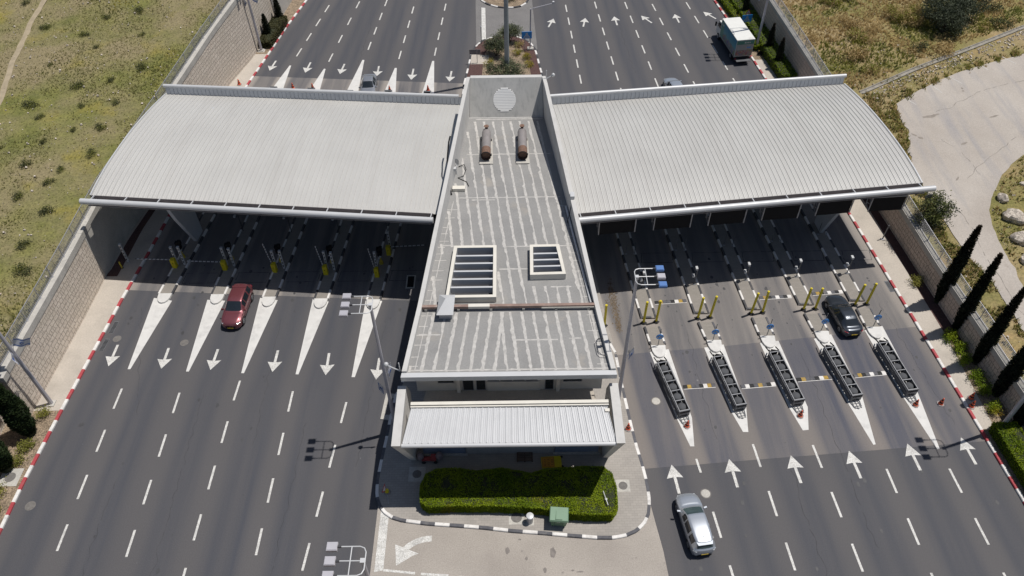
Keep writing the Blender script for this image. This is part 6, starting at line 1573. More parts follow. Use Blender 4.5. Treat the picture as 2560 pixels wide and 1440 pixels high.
# dark red crossover facing the camera
CRO = [(2.32, .5, .32, .62, .42, .68), (2.26, .7, .26, .74, .56, .82), (2.1, .83, .24, .84, .66, .93), (1.75, .90, .22, .94, .73, 1.04), (1.3, .92, .22, .98, .75, 1.09), (.98, .92, .22, 1.02, .75, 1.13), (.3, .92, .22, 1.04, .66, 1.53), (.0, .92, .22, 1.05, .66, 1.62), (-.6, .92, .22, 1.06, .66, 1.66), (-1.4, .915, .22, 1.08, .64, 1.62), (-1.88, .90, .24, 1.10, .60, 1.53), (-2.16, .82, .28, 1.08, .6, 1.16), (-2.28, .72, .3, 1.0, .58, 1.05), (-2.35, .58, .36, .74, .48, .8)]
s3 = car('dark red crossover car coming out of the second left lane', (-24.55, 47.05, .01), R(180 - 2.5), CRO, M['paint_red'], (5.1, 6.25), (10.05, 10.95), [(5.7, 7.0), (7.2, 8.4), (8.6, 9.6)], [(1.44, .36), (-1.38, .36)], mirror=(.8, 1.08), hw_=(-.3, -1.25))
b = MB(); b.add([(-.6, 2.24, .79), (0, 2.44, .64), (.6, 2.24, .79), (.6, 2.28, .74), (0, 2.47, .57), (-.6, 2.28, .74)], [(0, 1, 4, 5), (1, 2, 3, 4)]); obj('grille_strip', b, M['black'], s3, world=False)
b = MB(); b.box(-.62, .62, -1.55, -1.35, 1.6, 1.65); obj('roof_strip', b, M['paint_red'], s3, world=False)
s4 = car('silver saloon approaching behind the left canopy, its rear half in view', (-17.0, 82.75, .01), R(180 + 3), SED, M['paint_silver2'], (5.05, 6.2), (9.15, 10.0), [(5.6, 7.2), (7.4, 9.0)], [(1.4, .32), (-1.38, .32)], mirror=(.75, .98), hw_=(-.3, -1.2))
s5 = car('silver hatchback leaving from under the rear edge of the right canopy', (19.75, 81.35, .01), R(8), SUV, M['paint_silver'], (5.15, 6.3), (10.05, 10.95), [(5.7, 7.0), (7.2, 8.4), (8.6, 9.6)], [(1.42, .32), (-1.35, .32)], mirror=(.85, 1.0), hw_=(-.35, -1.3))

# box lorry
t = thing('box_truck', 'white box truck with green and blue pictures on its sides at the top right', 'truck', (28.8, 91.2, .01), R(7.5))
o_ = lambda n_, b_, m_, p_=None: obj(n_, b_, m_, t if p_ is None else p_, world=False)
b = MB(); b.box(-1.12, 1.12, -3.3, 2.25, .98, 3.16); box_ = obj('cargo_box', b, M['truck_white'] if 'truck_white' in M else M.setdefault('truck_white', mat('truck_white', (.62, .62, .58), .4, var=.04, local=True)), t, world=False)
b = MB(); b.box(-1.15, 1.15, -3.33, 2.27, 3.165, 3.24); obj('roof', b, M['truck_roof'] if 'truck_roof' in M else M.setdefault('truck_roof', mat('truck_roof', (.68, .68, .64), .5, var=.03, local=True)), t, world=False)
b = MB(); b.box(-1.1, 1.1, -.42, -.34, 3.242, 3.252); b.tube([(-1.0, -.4, 3.25), (-1.12, -.9, 3.25), (-1.0, -1.3, 3.25)], .012, 6); obj('roof_seam', b, M['grey_metal'], t, world=False)
b = MB(); b.box(.4, .95, -3.2, -2.9, 3.243, 3.25); obj('roof_patch', b, M['white_paint'], t, world=False)
def side_picture():
    m = bpy.data.materials.new('truck_picture'); n = nodes_of(m); co_ = objco(n); sp = n.nodes.new('ShaderNodeSeparateXYZ'); n.links.new(co_, sp.inputs[0])
    sky_ = mixc(n, ramp(n, sp.outputs[2], 1.7, 2.9), (.11, .30, .34), (.025, .20, .31))
    v = n.nodes.new('ShaderNodeTexVoronoi'); v.inputs['Scale'].default_value = 3.2; n.links.new(co_, v.inputs['Vector'])
    crowd = mixc(n, .75, (.17, .19, .2), v.outputs['Color'], 'OVERLAY'); crowd = mixc(n, .5, crowd, (.20, .21, .21))
    edge = math_node(n, 'ADD', sp.outputs[2], math_node(n, 'MULTIPLY', noise_tex(n, co_, 1.6, 3), .9))
    col = mixc(n, ramp(n, edge, 2.25, 2.45), crowd, sky_)
    finish(n, col, .45, spec=.3); return m
M['truck_picture'] = side_picture(); M['truck_green'] = mat('truck_green', (.06, .22, .17), .45, local=True, var=.06)
for s in (-1, 1):
    b = MB(); b.box(min(s * 1.122, s * 1.135), max(s * 1.122, s * 1.135), -3.25, 1.2, 1.02, 3.1); o_('side_picture', b, M['truck_picture'])
    b = MB(); b.box(min(s * 1.122, s * 1.137), max(s * 1.122, s * 1.137), 1.21, 2.22, 1.02, 3.1); g_ = o_('side_picture', b, M['truck_green'])
    b = MB(); 
    for k, (y0, y1, z0, z1) in enumerate(((1.35, 1.5, 2.55, 2.8), (1.55, 1.6, 2.5, 2.85), (1.65, 1.85, 2.55, 2.62), (1.65, 1.85, 2.74, 2.8), (1.9, 2.0, 2.5, 2.85))): b.box(min(s * 1.138, s * 1.142), max(s * 1.138, s * 1.142), y0, y1, z0, z1)
    lg = o_('logo', b, M['white_paint']); lg.parent = g_
    b = MB(); b.box(min(s * 1.125, s * 1.15), max(s * 1.125, s * 1.15), -3.3, 2.25, .96, 1.015); o_('side_rail', b, M['galv'])
    for y in (-2.0,):
        b = MB(); b.tube([(s * .72, y, .42), (s * 1.06, y, .42)], .42, 20); w_ = o_('wheel', b, M['rubber']); b = MB(); b.tube([(s * 1.04, y, .42), (s * 1.07, y, .42)], .24, 16); r_ = o_('rim', b, M['rim']); r_.parent = w_
    b = MB(); b.tube([(s * .75, 2.95, .42), (s * 1.03, 2.95, .42)], .42, 20); w_ = o_('wheel', b, M['rubber']); b = MB(); b.tube([(s * 1.02, 2.95, .42), (s * 1.05, 2.95, .42)], .24, 16); r_ = o_('rim', b, M['rim']); r_.parent = w_
    b = MB(); b.box(min(s * .85, s * 1.0), max(s * .85, s * 1.0), -3.36, -3.31, .62, .78); o_('taillight', b, M['lamp_red'])
    b = MB(); b.beam((s * 1.0, 3.55, 1.9), (s * 1.3, 3.65, 1.9), .04, .04); b.box(s * 1.3 - .09, s * 1.3 + .09, 3.58, 3.72, 1.55, 2.1); o_('mirror', b, M['black'])
b = MB(); b.box(-1.08, 1.08, -3.335, -3.302, 2.62, 3.08); o_('rear_band', b, M['truck_green'])
b = MB(); 
for k in range(4): b.box(-.1 + .2 * k, .03 + .2 * k, -3.342, -3.336, 2.75, 2.93)
o_('logo', b, M['white_paint'])
b = MB(); b.box(-1.08, 1.08, -3.335, -3.302, 1.02, 2.6); o_('rear_door', b, M['truck_rear'] if 'truck_rear' in M else M.setdefault('truck_rear', mat('truck_rear', (.33, .33, .32), .5, var=.1, scale=3, dirt=(.24, .15, .13), dscale=2.2, local=True)))
b = MB(); b.box(.3, .5, -3.342, -3.336, 2.1, 2.25); b.box(.55, .8, -3.342, -3.336, 2.1, 2.25); o_('blue_mark', b, M['blue'])
def rear_picture():
    m = bpy.data.materials.new('rear_picture'); n = nodes_of(m); co_ = objco(n)
    v = n.nodes.new('ShaderNodeTexVoronoi'); v.inputs['Scale'].default_value = 4.5; n.links.new(co_, v.inputs['Vector'])
    col = mixc(n, .7, (.30, .20, .17), v.outputs['Color'], 'OVERLAY'); col = mixc(n, .45, col, (.33, .22, .18)); finish(n, col, .5, spec=.3); return m
b = MB(); b.box(-1.05, 1.05, -3.342, -3.3355, 1.1, 1.85); o_('rear_picture', b, rear_picture())
b = MB(); b.box(-.95, .95, -3.2, 3.6, .55, .75); b.box(-1.05, 1.05, -3.45, -3.25, .5, .62); o_('chassis', b, M['dark_metal'])
b = MB(); b.box(-.9, .9, -3.9, -3.46, .56, .62); o_('tail_lift', b, M['steel_dark'])
b = MB(); prof = [(2.4, .75), (2.4, 2.35), (3.35, 2.4), (3.85, 1.55), (3.98, 1.3), (4.0, .55), (2.4, .55)]; n = len(prof)
b.add([(-1.0, y, z) for y, z in prof] + [(1.0, y, z) for y, z in prof], [tuple(range(n)), tuple(range(2 * n - 1, n - 1, -1))] + [(i, n + i, n + (i + 1) % n, (i + 1) % n) for i in range(n)]); o_('cab', b, M['truck_white'])
b = MB(); b.add([(-.92, 3.40, 2.34), (.92, 3.40, 2.34), (.92, 3.86, 1.58), (-.92, 3.86, 1.58)], [(3, 2, 1, 0)]); o_('windscreen', b, M['glass'])
for s in (-1, 1): b = MB(); b.add([(s * 1.004, 2.6, 1.55), (s * 1.004, 3.72, 1.55), (s * 1.004, 3.34, 2.25), (s * 1.004, 2.6, 2.25)], [(0, 1, 2, 3)]); o_('side_window', b, M['glass'])
b = MB(); b.box(-.9, .9, 2.3, 2.9, 2.41, 2.75); o_('wind_deflector', b, M['truck_white'])

# ------------------------------------------------------------------ vegetation
def leaf(b, p, s, mi=0, up=.5, lng=1.5):
    """one leaf-sized face at p"""
    a = random.random() * 6.283; t = random.uniform(-1, 1)
    d = Vector((math.cos(a), math.sin(a), t * (1 - up) + up)); d.normalize()
    q = d.cross(Vector((random.uniform(-1, 1), random.uniform(-1, 1), random.uniform(-1, 1))))
    if q.length < 1e-3: q = Vector((1, 0, 0))
    q.normalize(); L = s * lng * random.uniform(.6, 1.2); w_ = s * random.uniform(.35, .6)
    p = Vector(p); o = len(b.v)
    b.v += [tuple(p - q * w_ * .4), tuple(p + d * L * .5 - q * w_), tuple(p + d * L), tuple(p + d * L * .5 + q * w_)]
    b.f.append((o, o + 1, o + 2, o + 3)); b.m.append(mi)
def core(poly_or_fn): pass
def hedge(label, outline, h, n, mats, leaf_s=.085, name='hedge', z0=.15, bulge=.08):
    """clipped hedge: a dark body filled with twigs and a coat of many small leaves"""
    xs = [p[0] for p in outline]; ys = [p[1] for p in outline]; t = thing(name, label, 'hedge', (sum(xs) / len(xs), sum(ys) / len(ys), z0))
    b = MB(); cx, cy = t.location.x, t.location.y
    ins = [(cx + (x - cx) * (1 - .12 / max(.3, math.hypot(x - cx, y - cy))) , cy + (y - cy) * (1 - .12 / max(.3, math.hypot(x - cx, y - cy)))) for x, y in outline]
    b.prism(ins, z0 - .05, z0 + h - .1); obj('branches', b, M['twig'], t)
    def inside(x, y):
        c = False; m = len(outline); j = m - 1
        for i in range(m):
            (x0, y0), (x1, y1) = outline[i], outline[j]
            if (y0 > y) != (y1 > y) and x < (x1 - x0) * (y - y0) / (y1 - y0) + x0: c = not c
            j = i
        return c
    per = sum((Vector(outline[i]) - Vector(outline[i - 1])).length for i in range(len(outline)))
    area = abs(sum(outline[i - 1][0] * outline[i][1] - outline[i][0] * outline[i - 1][1] for i in range(len(outline)))) / 2
    ft = area / (area + per * h); b = MB(); k = 0
    while k < n * ft:
        x, y = random.uniform(min(xs), max(xs)), random.uniform(min(ys), max(ys))
        if not inside(x, y): continue
        g = mnoise.noise(Vector((x * 1.1, y * 1.1, 1))) + .5 * mnoise.noise(Vector((x * 4, y * 4, 5)))
        if g < -.55 and random.random() < .8: k += 1; continue
        z = z0 + h + .10 * g - .1 * random.random(); leaf(b, (x, y, z - .05), leaf_s, 1 if mnoise.noise(Vector((x * .8, y * .8, 8))) + random.uniform(-.3, .3) > .1 else 0, .35); k += 1
    pts = [Vector(p) for p in outline]
    while k < n:
        i = random.randrange(len(pts)); 
        L = (pts[i] - pts[i - 1]).length
        if random.random() > L / 6: continue
        s = random.random(); p = pts[i - 1].lerp(pts[i], s); z = z0 + h * random.random() ** .8
        g = mnoise.noise(Vector((p.x * 1.5, p.y * 1.5, z * 1.5)))
        d = (Vector((cx, cy)) - p); d.normalize(); p = p - d * (bulge * g - .02)
        leaf(b, (p.x, p.y, z), leaf_s, 1 if random.random() < .35 else 0, .3); k += 1
    obj('foliage', b, mats, t); return t
M['twig'] = mat('twig', (.025, .03, .012), .95, var=.3, scale=4)
HA = [M['hedge_a'], M['hedge_b']]
hedge('long clipped bright green hedge in front of the entrance canopy', [(-6.75, 27.35), (-6.85, 28.6), (-6.5, 29.5), (-5.8, 29.95), (-4.2, 30.0), (-2.8, 29.75), (-1.0, 29.95), (.2, 29.75), (1.2, 29.5), (2.2, 29.8), (5.0, 30.0), (6.6, 29.95), (7.1, 29.4), (7.35, 28.3), (7.25, 26.7), (6.9, 26.2), (5.4, 26.2), (3.7, 26.35), (1.8, 26.75), (-1.0, 26.95), (-4.0, 27.05), (-6.2, 27.0)], 1.15, 62000, HA, .075)
t = thing('white_sprinkler', 'thin white irrigation pipe standing in the right end of the hedge', 'pipe', (6.5, 27.3, 1.2)); b = MB(); b.tube([(6.35, 27.9, 1.42), (6.5, 27.2, 1.45), (6.6, 26.8, 1.42)], .03, 6); obj('pipe', b, M['white_metal'], t); b = MB(); b.lathe([(.02, 0), (.09, .02), (.02, .05)], 10, c=(6.5, 27.25, 1.45)); obj('collar', b, M['white_metal'], t)
def strip(ya, yb, xa, xb, n=10): return [(pw(lerp(ya, yb, i / n), xa), lerp(ya, yb, i / n)) for i in range(n + 1)] + [(pw(lerp(yb, ya, i / n), xb), lerp(yb, ya, i / n)) for i in range(n + 1)]
WRo = [(y, x - .15) for y, x in WR]
hedge('bright green clipped hedge around the lamp post at the lower right edge', strip(20, 33.4, [(y, x + .45) for y, x in KR], [(y, x - .7) for y, x in WR]), 1.1, 34000, HA, .08)
hedge('bright green hedge strip beside the truck, along the upper right kerb', strip(90.6, 112, [(y, x + .5) for y, x in KR], [(y, x - 1.9) for y, x in WR]), .8, 9000, HA, .12)
hedge('dark green hedge in the shade at the foot of the wall behind the truck', strip(83, 112, [(83, 33.0), (91, 32.1), (112, 29.7)], WRo), 1.2, 14000, [M['hedge_b'], M['hedge_b']], .12)
def lumpy(label, c, n, mats, name='shrub', leaf_s=.09, up=.35, lobes=None, trunk=True, group=None):
    """irregular shrub or tree crown: leaf clumps spread through several uneven lobes; lobes = (x,y,z,r,rz)"""
    t = thing(name, label, 'tree' if 'tree' in name else 'shrub', c, 0, group)
    b = MB(); tot = sum(l[3] ** 2 for l in lobes)
    for (x, y, z, r, rz_) in lobes:
        ncl = max(3, int(n * r * r / tot / 14))
        for k in range(ncl):
            d = Vector((random.gauss(0, 1), random.gauss(0, 1), random.gauss(0, 1))).normalized(); f = random.random() ** .4
            p = Vector((x, y, z)) + Vector((d.x * r, d.y * r, d.z * rz_)) * f * random.uniform(.8, 1.08)
            if p.z < .03: p.z = .03 + random.random() * .2
            cs = leaf_s * random.uniform(1.2, 2.6); mi = 0 if mnoise.noise(p * 1.3 + Vector(c)) + random.uniform(-.35, .35) < .05 else min(1, len(mats) - 1)
            for q in range(14): leaf(b, p + Vector((random.gauss(0, cs), random.gauss(0, cs), random.gauss(0, cs * .7))), leaf_s, mi, up)
    obj('crown', b, mats, t, world=False)
    if trunk:
        b = MB(); l0 = lobes[0]
        for (x, y, z, r, rz_) in lobes[:6]:
            b.tube([(0, 0, -.1), (x * .4, y * .4, z * .45), (x, y, z)], [.09 * max(.4, r), .05 * max(.4, r), .015], 6)
        obj('trunk' if 'tree' in name else 'stem', b, M['trunk'], t, world=False)
    return t
OL = [M['olive'], M['olive_dk']]
lumpy('olive bush touching the tall mast on the far side of the island', (.1, 93.6, .14), 5000, OL, 'olive_shrub', .09, .4, [(0, 0, 1.6, 1.1, 1.0), (-.9, -.2, 1.3, .8, .9), (.9, .1, 1.5, .8, .9), (.2, -.5, 2.2, .7, .6)])
lumpy('olive bush at the left of the tall mast, behind the concrete slab', (-1.6, 90.3, .14), 5600, OL, 'olive_shrub', .09, .4, [(0, 0, 1.4, 1.2, 1.0), (-.9, .6, 1.2, .9, .8), (.8, -.4, 1.5, .9, 1.0), (.1, .6, 2.1, .7, .6)])
lumpy('largest olive bush on the island, directly behind the back wall of the building', (-.4, 84.5, .14), 8500, OL, 'olive_shrub', .09, .4, [(0, 0, 1.6, 1.4, 1.1), (-1.5, .2, 1.3, 1.1, .9), (1.4, .1, 1.4, 1.1, .9), (.2, .9, 1.9, .9, .8), (.6, -.9, 1.2, .9, .8)])
for i, (x, y, lab) in enumerate([(1.0, 90.4, 'right of the mast'), (2.1, 89.4, 'near the gravel on the right'), (2.4, 87.6, 'behind the round chamber cover'), (-2.6, 88.0, 'by the concrete slab'), (-2.4, 92.0, 'at the far left of the bed'), (1.2, 92.4, 'near the two post sign')]):
    lumpy('small yellow flowered green shrub on the far island, ' + lab, (x, y, .14), 700, [M['scrub'], M['grass_y']] if i != 5 else [M['scrub'], M['dry']], 'flower_shrub', .07, .5, [(0, 0, .4, .6, .45), (.35, .2, .35, .4, .35)], False)
for x, y in ((-1.5, 106.5), (.3, 105.3), (1.6, 107)): lumpy('low green shrub on the rounded island end at the top, ' + {-1.5: 'left one', .3: 'middle one', 1.6: 'right one'}[x], (x, y, .14), 900, [M['scrub'], M['olive']], 'low_shrub', .09, .4, [(0, 0, .5, .8, .5), (.6, .3, .4, .6, .4)], False)
hedge('brownish low hedge along the kerb at the top left by the lamp post', [(-32.4, 92.9), (-30.95, 92.9), (-30.3, 97.0), (-30.0, 99.6), (-31.0, 100.3), (-32.2, 99.2), (-32.4, 96)], .95, 9000, [M['brownhedge'], M['brownhedge']], .11)
# cypresses ---------------------------------------------------------------
def cypress_mesh(h, r, n, tip=True, mats=None, round_=False):
    b = MB()
    for i in range(n):
        u = random.random() ** (1.15); z = h * u
        prof = (math.sin(min(1, u * 2.6 + .22) * math.pi / 2)) * (1 - u ** (2.2 if not round_ else 2.6)) ** .8
        a = random.random() * 6.283; g = 1 + .28 * mnoise.noise(Vector((math.cos(a) * 1.6, math.sin(a) * 1.6, z * .9)))
        rr = r * prof * g * (1 - .35 * random.random() ** 2)
        leaf(b, (rr * math.cos(a), rr * math.sin(a), .15 + z), .11 if h > 5 else .085, 1 if (tip and (u > .88 or (u > .7 and random.random() < .25))) else 0, .75, 2.2)
    return b
def cypress(label, loc, h, r, n=5200, mats=None, lean=(0, 0), group='cypresses', round_=False):
    t = thing('cypress_tree', label, 'tree', loc, random.random() * 6, group)
    b = cypress_mesh(h, r, n, mats is None, round_=round_)
    b.v = [(x + lean[0] * z, y + lean[1] * z, z) for x, y, z in b.v]
    obj('crown', b, mats or [M['cyp'], M['cyp_tip']], t, world=False)
    c = MB(); c.tube([(0, 0, -.1), (lean[0] * h * .5, lean[1] * h * .5, h * .55), (lean[0] * h * .9, lean[1] * h * .9, h * .9)], [r * .5, r * .55, .03], 8); obj('trunk', c, M['twig'], t, world=False)
    return t
rk = ['first', 'second', 'third', 'fourth', 'fifth']
for i, (x, y, h, r) in enumerate([(38.1, 46.9, 8.9, .56), (38.35, 43.6, 8.9, .47), (38.6, 40.0, 8.8, .49), (38.9, 36.7, 8.6, .56), (39.2, 33.8, 8.6, .6)]):
    cypress('%s tall dark cypress of the row along the right wall, counted from the canopy' % rk[i], (x, y, .15), h, r, 7000, group='tall cypresses along the right wall')
for x, y, h, lab in ((33.3, 86.5, 3.9, 'slender dark cypress against the wall, nearest the right canopy'), (33.0, 90.0, 3.9, 'slender dark cypress against the wall, just right of the lamp behind the truck'), (32.0, 99.5, 4.2, 'dark cypress at the very top right beside the blue sign')):
    cypress(lab, (x, y, .15), h, .42, 2400, group='small cypresses by the upper right wall')
for x, y, h, lab in ((-31.75, 95.4, 3.3, 'small pointed cypress in the brownish hedge, nearer the lamp'), (-31.1, 99.9, 3.4, 'small pointed cypress at the far end of the brownish hedge')):
    cypress(lab, (x, y, .15), h, .5, 2600, [M['cyp'], M['cyp_green']], group='small cypresses at the upper left')
for x, y, h, r, lab in ((-37.95, 34.3, 7.0, .82, 'plump green cypress at the lower left, nearer the lamp post'), (-38.4, 31.1, 6.6, .82, 'plump green cypress at the lower left, nearer the picture edge')):
    cypress(lab, (x, y, .13), h, r, 12000, [M['cyp_green'], M['cyp_green']], group='plump cypresses at the lower left', round_=True)
# small plants by the walls ----------------------------------------------------
for i, (x, y, n, r, lab, mt) in enumerate([(36.95, 49.2, 700, .5, 'dry looking bush on the right pavement below the first cypress', 'oleander'), (37.4, 42.6, 900, .55, 'low green shrub between the first and second cypress', 'hedge_a'), (37.75, 41.4, 900, .5, 'low green shrub just behind the second cypress', 'hedge_a'), (37.9, 38.2, 900, .55, 'low green shrub between the second and third cypress', 'hedge_b'), (38.05, 37.0, 700, .5, 'low green shrub just past the third cypress', 'hedge_b'),
                                            (38.0, 35.2, 900, .55, 'low green shrub between the fourth cypress and the lamp', 'hedge_a'), (37.6, 40.0, 700, .5, 'low green shrub before the third cypress', 'hedge_b'), (-37.5, 35.9, 500, .4, 'small weed tuft at the foot of the near left lamp', 'scrub'), (-37.7, 32.9, 700, .5, 'yellowish weed patch between the two plump cypresses', 'scrub'), (-37.8, 31.6, 500, .4, 'weed patch just above the square manhole pad', 'scrub'),
                                            (-38.6, 28.8, 1400, .8, 'spreading green shrub at the lower left edge', 'scrub'), (-37.9, 27.2, 900, .6, 'small brownish shrub at the lower left corner', 'scrub_dark')]):
    lumpy(lab, (x, y, .15), n, [M[mt], M['hedge_b'] if 'hedge' in mt else M['scrub']], 'low_shrub', .08, .4, [(0, 0, .4, r, .42), (r * .6, r * .5, .35, r * .7, .35), (-r * .3, -r * .7, .35, r * .6, .35)], False)
lumpy('rounded bushy tree with glossy leaves just beyond the right end of the right canopy', (39.3, 54.6, tz(39.3, 54.6, 1)), 5200, [M['oleander'], M['olive_dk']], 'bushy_tree', .11, .5, [(0, 0, 1.3, 1.3, 1.1), (-.7, .4, 1.9, 1.0, .9), (.8, -.3, 1.7, 1.0, .9), (.2, -.9, 1.2, .9, .8), (.3, .9, 2.0, .9, .8), (-.9, -.5, 1.0, .8, .8)])
lumpy('large dark green bush on the hillside at the top right', (52.6, 87.4, tz(52.6, 87.4, 1)), 15000, [M['olive_dk'], M['olive_dk']], 'bushy_tree', .14, .4, [(0, 0, 1.9, 2.0, 1.6), (4.2, 3.4, 2.2, 2.2, 1.5), (1.8, 1.5, 2.2, 1.9, 1.5), (-1.0, 1.8, 2.2, 1.6, 1.3), (.9, -1.1, 1.2, 1.2, 1.0), (2.8, 3.2, 2.0, 1.8, 1.3), (.3, 3.8, 2.6, 2.0, 1.5)])
lumpy('pale dry bush leaning against the large dark one on the hillside', (48.8, 90.2, tz(48.8, 90.2, 1)), 4200, [M['dry'], M['scrub']], 'dry_bush', .12, .5, [(0, 0, .8, 1.6, .9), (1.2, -.8, .7, 1.2, .8), (-1.0, 1.2, .8, 1.2, .8), (1.4, 1.2, .8, 1.3, .9)], False)
# field shrubs -------------------------------------------------------------------
sh = []
for k in range(4):
    sh.append(lumpy('dark green low shrub growing in the grassy field left of the left wall', (0, 0, 0), 620, [M['scrub_dark'], M['weed']], 'field_shrub', .085, .55, [(0, 0, .28, .5 + .1 * k, .3), (.45, .2, .22, .35, .25), (-.2, -.4, .2, .3, .2)], False, 'low shrubs scattered over the left field'))
FS = [(-43.7, 58.3), (-46.8, 60.9), (-50.6, 63.5), (-48.3, 68.4), (-44.0, 66.0), (-46.0, 73.4), (-41.2, 70.5), (-52.0, 55.9), (-55.6, 66.8), (-50.5, 77.5), (-46.7, 81.0), (-54.2, 85.5), (-42.2, 83.5), (-58.3, 90.4), (-49.2, 92.0), (-62.0, 82.0), (-44.2, 46.3), (-42.8, 50.1), (-47.2, 52.0), (-58.6, 74.0), (-40.9, 62.5), (-42.4, 54.5), (-60.5, 96.5), (-52.5, 99.0), (-45.0, 98.0), (-40.3, 77.0), (-47.5, 87.0), (-56.0, 60.5), (-43.1, 60.2), (-45.6, 56.4), (-49.4, 58.9), (-41.3, 66.4), (-50.2, 70.6), (-53.8, 62.4), (-44.6, 70.0), (-59.1, 68.2), (-46.4, 64.3), (-43.0, 74.6), (-57.4, 79.3), (-48.9, 83.6), (-51.6, 95.2), (-43.8, 88.2), (-64.0, 88.0), (-41.5, 47.0)]
for i, (x, y) in enumerate(FS):
    p = (x, y, tz(x, y, -1) - .03); s = random.uniform(.45, 1.15)
    if i < 4: sh[i].location = p; sh[i].scale = (s, s, s)
    else: dup(sh[i % 4], p, random.random() * 6, scale=(s, s, s * .9))
rs = []
for k in range(3):
    rs.append(lumpy('tawny scrub bush among the tall weeds of the right hillside', (0, 0, 0), 700, [M[('dry', 'scrub', 'scrub_dark')[k]], M['dry']], 'hillside_shrub', .1, .6, [(0, 0, .35, .8, .45), (.6, .3, .3, .6, .4), (-.4, -.6, .3, .55, .4)], False, 'scrub bushes on the right hillside'))
placed = 0; tries = 0
while placed < 46 and tries < 4000:
    tries += 1; y = random.uniform(77, 112); x = random.uniform(36, 68)
    if x < pw(min(y, 135), WR) + 1.5: continue
    yc = interp(x, [38.6, 46.6, 56.5, 75], [75.5, 80.4, 85.6, 95])
    if y < yc: continue
    p = (x, y, tz(x, y, 1) - .05); s = random.uniform(.8, 1.7)
    if placed < 3: rs[placed].location = p; rs[placed].scale = (s, s, s)
    else: dup(rs[placed % 3], p, random.random() * 6, scale=(s, s, s))
    placed += 1
# ground cover: countless grass tufts ------------------------------------------------
def tuft(b, x, y, z, h, mi, n=3):
    for k in range(n):
        a = random.random() * 6.283; r = h * .25 * random.random(); px, py = x + r * math.cos(a), y + r * math.sin(a); l = random.random() * 6.283; q = h * random.uniform(.3, .8)
        w_ = h * random.uniform(.10, .2); o = len(b.v)
        b.v += [(px - w_ * math.sin(l), py + w_ * math.cos(l), z), (px + w_ * math.sin(l), py - w_ * math.cos(l), z), (px + q * math.cos(l), py + q * math.sin(l), z + h * random.uniform(.6, 1.1))]
        b.f.append((o, o + 1, o + 2)); b.m.append(mi)
b = MB(); k = 0
while k < 70000:
    y = random.uniform(34, 116); x0 = pw(min(y, 100), WL); x = x0 - .7 - random.random() ** 1.25 * 34
    k += 1
    g = mnoise.noise(Vector((x * .11, y * .11, 0))) + .6 * mnoise.noise(Vector((x * .35, y * .35, 7))) + .25 * max(0, 1 - abs(x - x0) / 5)
    if g < -.15 and random.random() < .75: continue
    if any(abs(y - q[1]) < 30 for q in ()): continue
    if abs(x - interp(y, [60, 71.7, 79.6, 86, 91, 112], [-53, -53.8, -55.2, -56.4, -56.2, -56.3])) < .45: continue
    yl = mnoise.noise(Vector((x * .12 + 30, y * .12, 3)))
    mi = 2 if (yl > .28 and random.random() < .35) else (1 if random.random() < .3 - .25 * g else 0)
    tuft(b, x, y, tz(x, y, -1) - .02, random.uniform(.07, .2) * (1 + .5 * max(0, g)), mi)
stuff(obj('grass', b, [M['grass_a'], M['grass_b'], M['grass_y']]))
b = MB(); k = 0
while k < 30000:
    y = random.uniform(76, 118); x = random.uniform(33, 76); k += 1
    if x < pw(min(y, 135), WR) + .8: continue
    if y < interp(x, [38.6, 46.6, 56.5, 75], [75.9, 80.7, 86.0, 95.5]): continue
    g = mnoise.noise(Vector((x * .14, y * .14, 20))) + .5 * mnoise.noise(Vector((x * .4, y * .4, 27)))
    mi = 1 if g > -.05 else (2 if g < -.2 and random.random() < .6 else (0 if random.random() < .9 else 3))
    tuft(b, x, y, tz(x, y, 1) - .02, random.uniform(.18, .5), mi, 3)
for i in range(16000):      # verges of the farm road
    y = random.uniform(28, 84); xa = pw(y, XA); xw = pw(y, WR) + 1.1
    side_ = random.random()
    if side_ < .55 and xa > xw:
        x = lerp(xw, xa, random.random() ** .8)
        if mnoise.noise(Vector((x * .5, y * .5, 2))) < -.12: continue
    else:
        if y > 64: continue
        xb = pw(y, XB); x = xb + .3 + random.random() ** 1.3 * 12
        if mnoise.noise(Vector((x * .35, y * .35, 12))) < -.1: continue
    mi = random.choice([0, 0, 1, 1, 2]) if random.random() < .8 else 3
    tuft(b, x, y, tz(x, y, 1) - .02, random.uniform(.12, .4), mi, 3)
for i in range(2600):       # weeds along the road edge below the channel
    s = random.random(); x = lerp(40, 66, s); y = interp(x, [40, 42.3, 45, 51.6, 60.5, 66], [69, 73.2, 75.2, 79.2, 82.8, 84.6]) + random.gauss(0, .35)
    if mnoise.noise(Vector((x * .8, 3, 3))) > .05: tuft(b, x, y, tz(x, y, 1), random.uniform(.12, .4), random.choice([0, 1, 2]), 3)
for i in range(1500):
    x = random.uniform(39.2, 42.6); y = random.uniform(62, 75)
    if x < pw(y, XA) - .2 and mnoise.noise(Vector((x * .6, y * .6, 41))) > -.15: tuft(b, x, y, tz(x, y, 1), random.uniform(.15, .45), random.choice([0, 1, 1, 2]), 3)
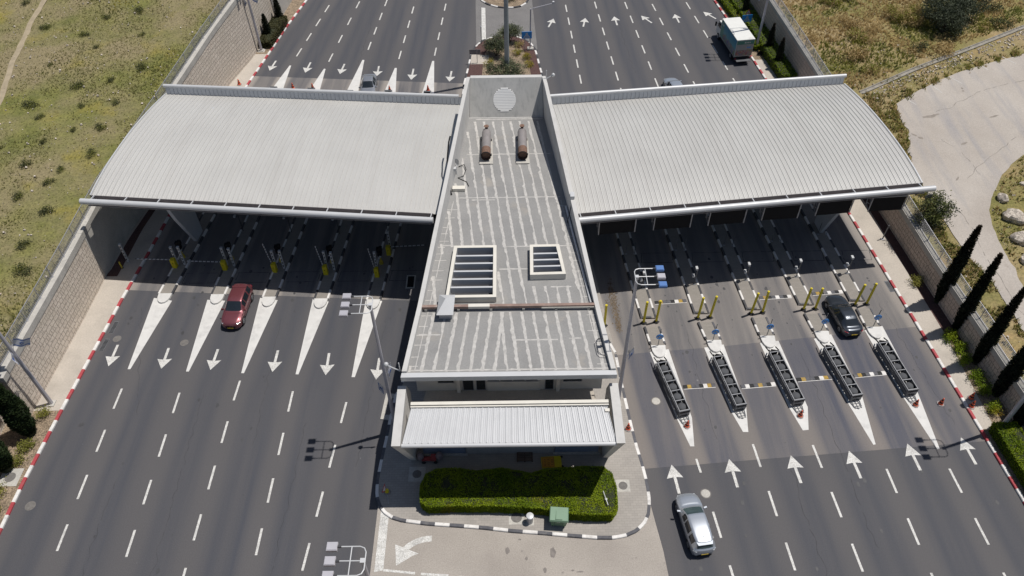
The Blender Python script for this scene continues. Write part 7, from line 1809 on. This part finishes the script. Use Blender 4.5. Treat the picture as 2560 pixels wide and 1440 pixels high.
stuff(obj('weeds', b, [M['weed'], M['dry'], M['scrub'], M['scrub_dark']]))
b = MB()
for i in range(2600):       # pale stones and flower heads in the grass
    if random.random() < .6: y = random.uniform(36, 112); x = pw(min(y, 100), WL) - 1 - random.random() * 32; z = tz(x, y, -1); r = .03 + .07 * random.random() ** 4
    else: y = random.uniform(28, 105); x = pw(y, WR) + 1.2 + random.random() * 14; z = tz(x, y, 1); r = .03 + .05 * random.random() ** 3
    if x > 0 and pw(y, XA) < x < pw(y, XB) and y < 83: continue
    b.obox(Matrix.Translation((x, y, z + r * .6 + .08 * random.random())) @ Matrix.Rotation(random.random() * 6, 4, (random.random(), random.random(), .3)), r, r * .8, r * .7)
stuff(obj('scattered_stones', b, M['rock']))
# boulders ----------------------------------------------------------------------------
def boulder(label, x, y, sx, sy, sz, rz):
    t = thing('boulder', label, 'boulder', (x, y, tz(x, y, 1)), rz, 'boulders beside the farm road')
    b = MB(); nr, nc = 10, 16; rows = []; sd = random.random() * 50
    for i in range(nr + 1):
        th = math.pi * i / nr; r = []
        for j in range(nc + 1):
            ph = 2 * math.pi * j / nc; d = Vector((math.sin(th) * math.cos(ph), math.sin(th) * math.sin(ph), math.cos(th)))
            g = 1 + .35 * mnoise.noise(d * 1.4 + Vector((sd, 0, 0))) + .16 * mnoise.noise(d * 4 + Vector((0, sd, 0)))
            r.append((d.x * sx * g, d.y * sy * g, max(-.1, d.z * sz * g + sz * .35)))
        rows.append(r)
    b.grid(rows, flip=True); o = obj('rock_body', b, M['rock'], t, world=False); smooth_angle(o, 22)
for a in [('smallest pale boulder, farthest up the roadside', 47.3, 57.4, .5, .6, .5, .2), ('big pale angular boulder, second from the top of the roadside', 47.2, 54.8, 1.0, .8, .7, -.6), ('whitish double lobed boulder, third down the roadside', 46.7, 51.9, .9, .75, .65, -.5), ('pale boulder lowest down at the right edge', 46.2, 49.3, .8, .7, .6, .3), ('flat pale stone in the grass above the boulders', 50.4, 59.6, .5, .3, .2, .1)]: boulder(*a)
bpy.context.view_layer.update()
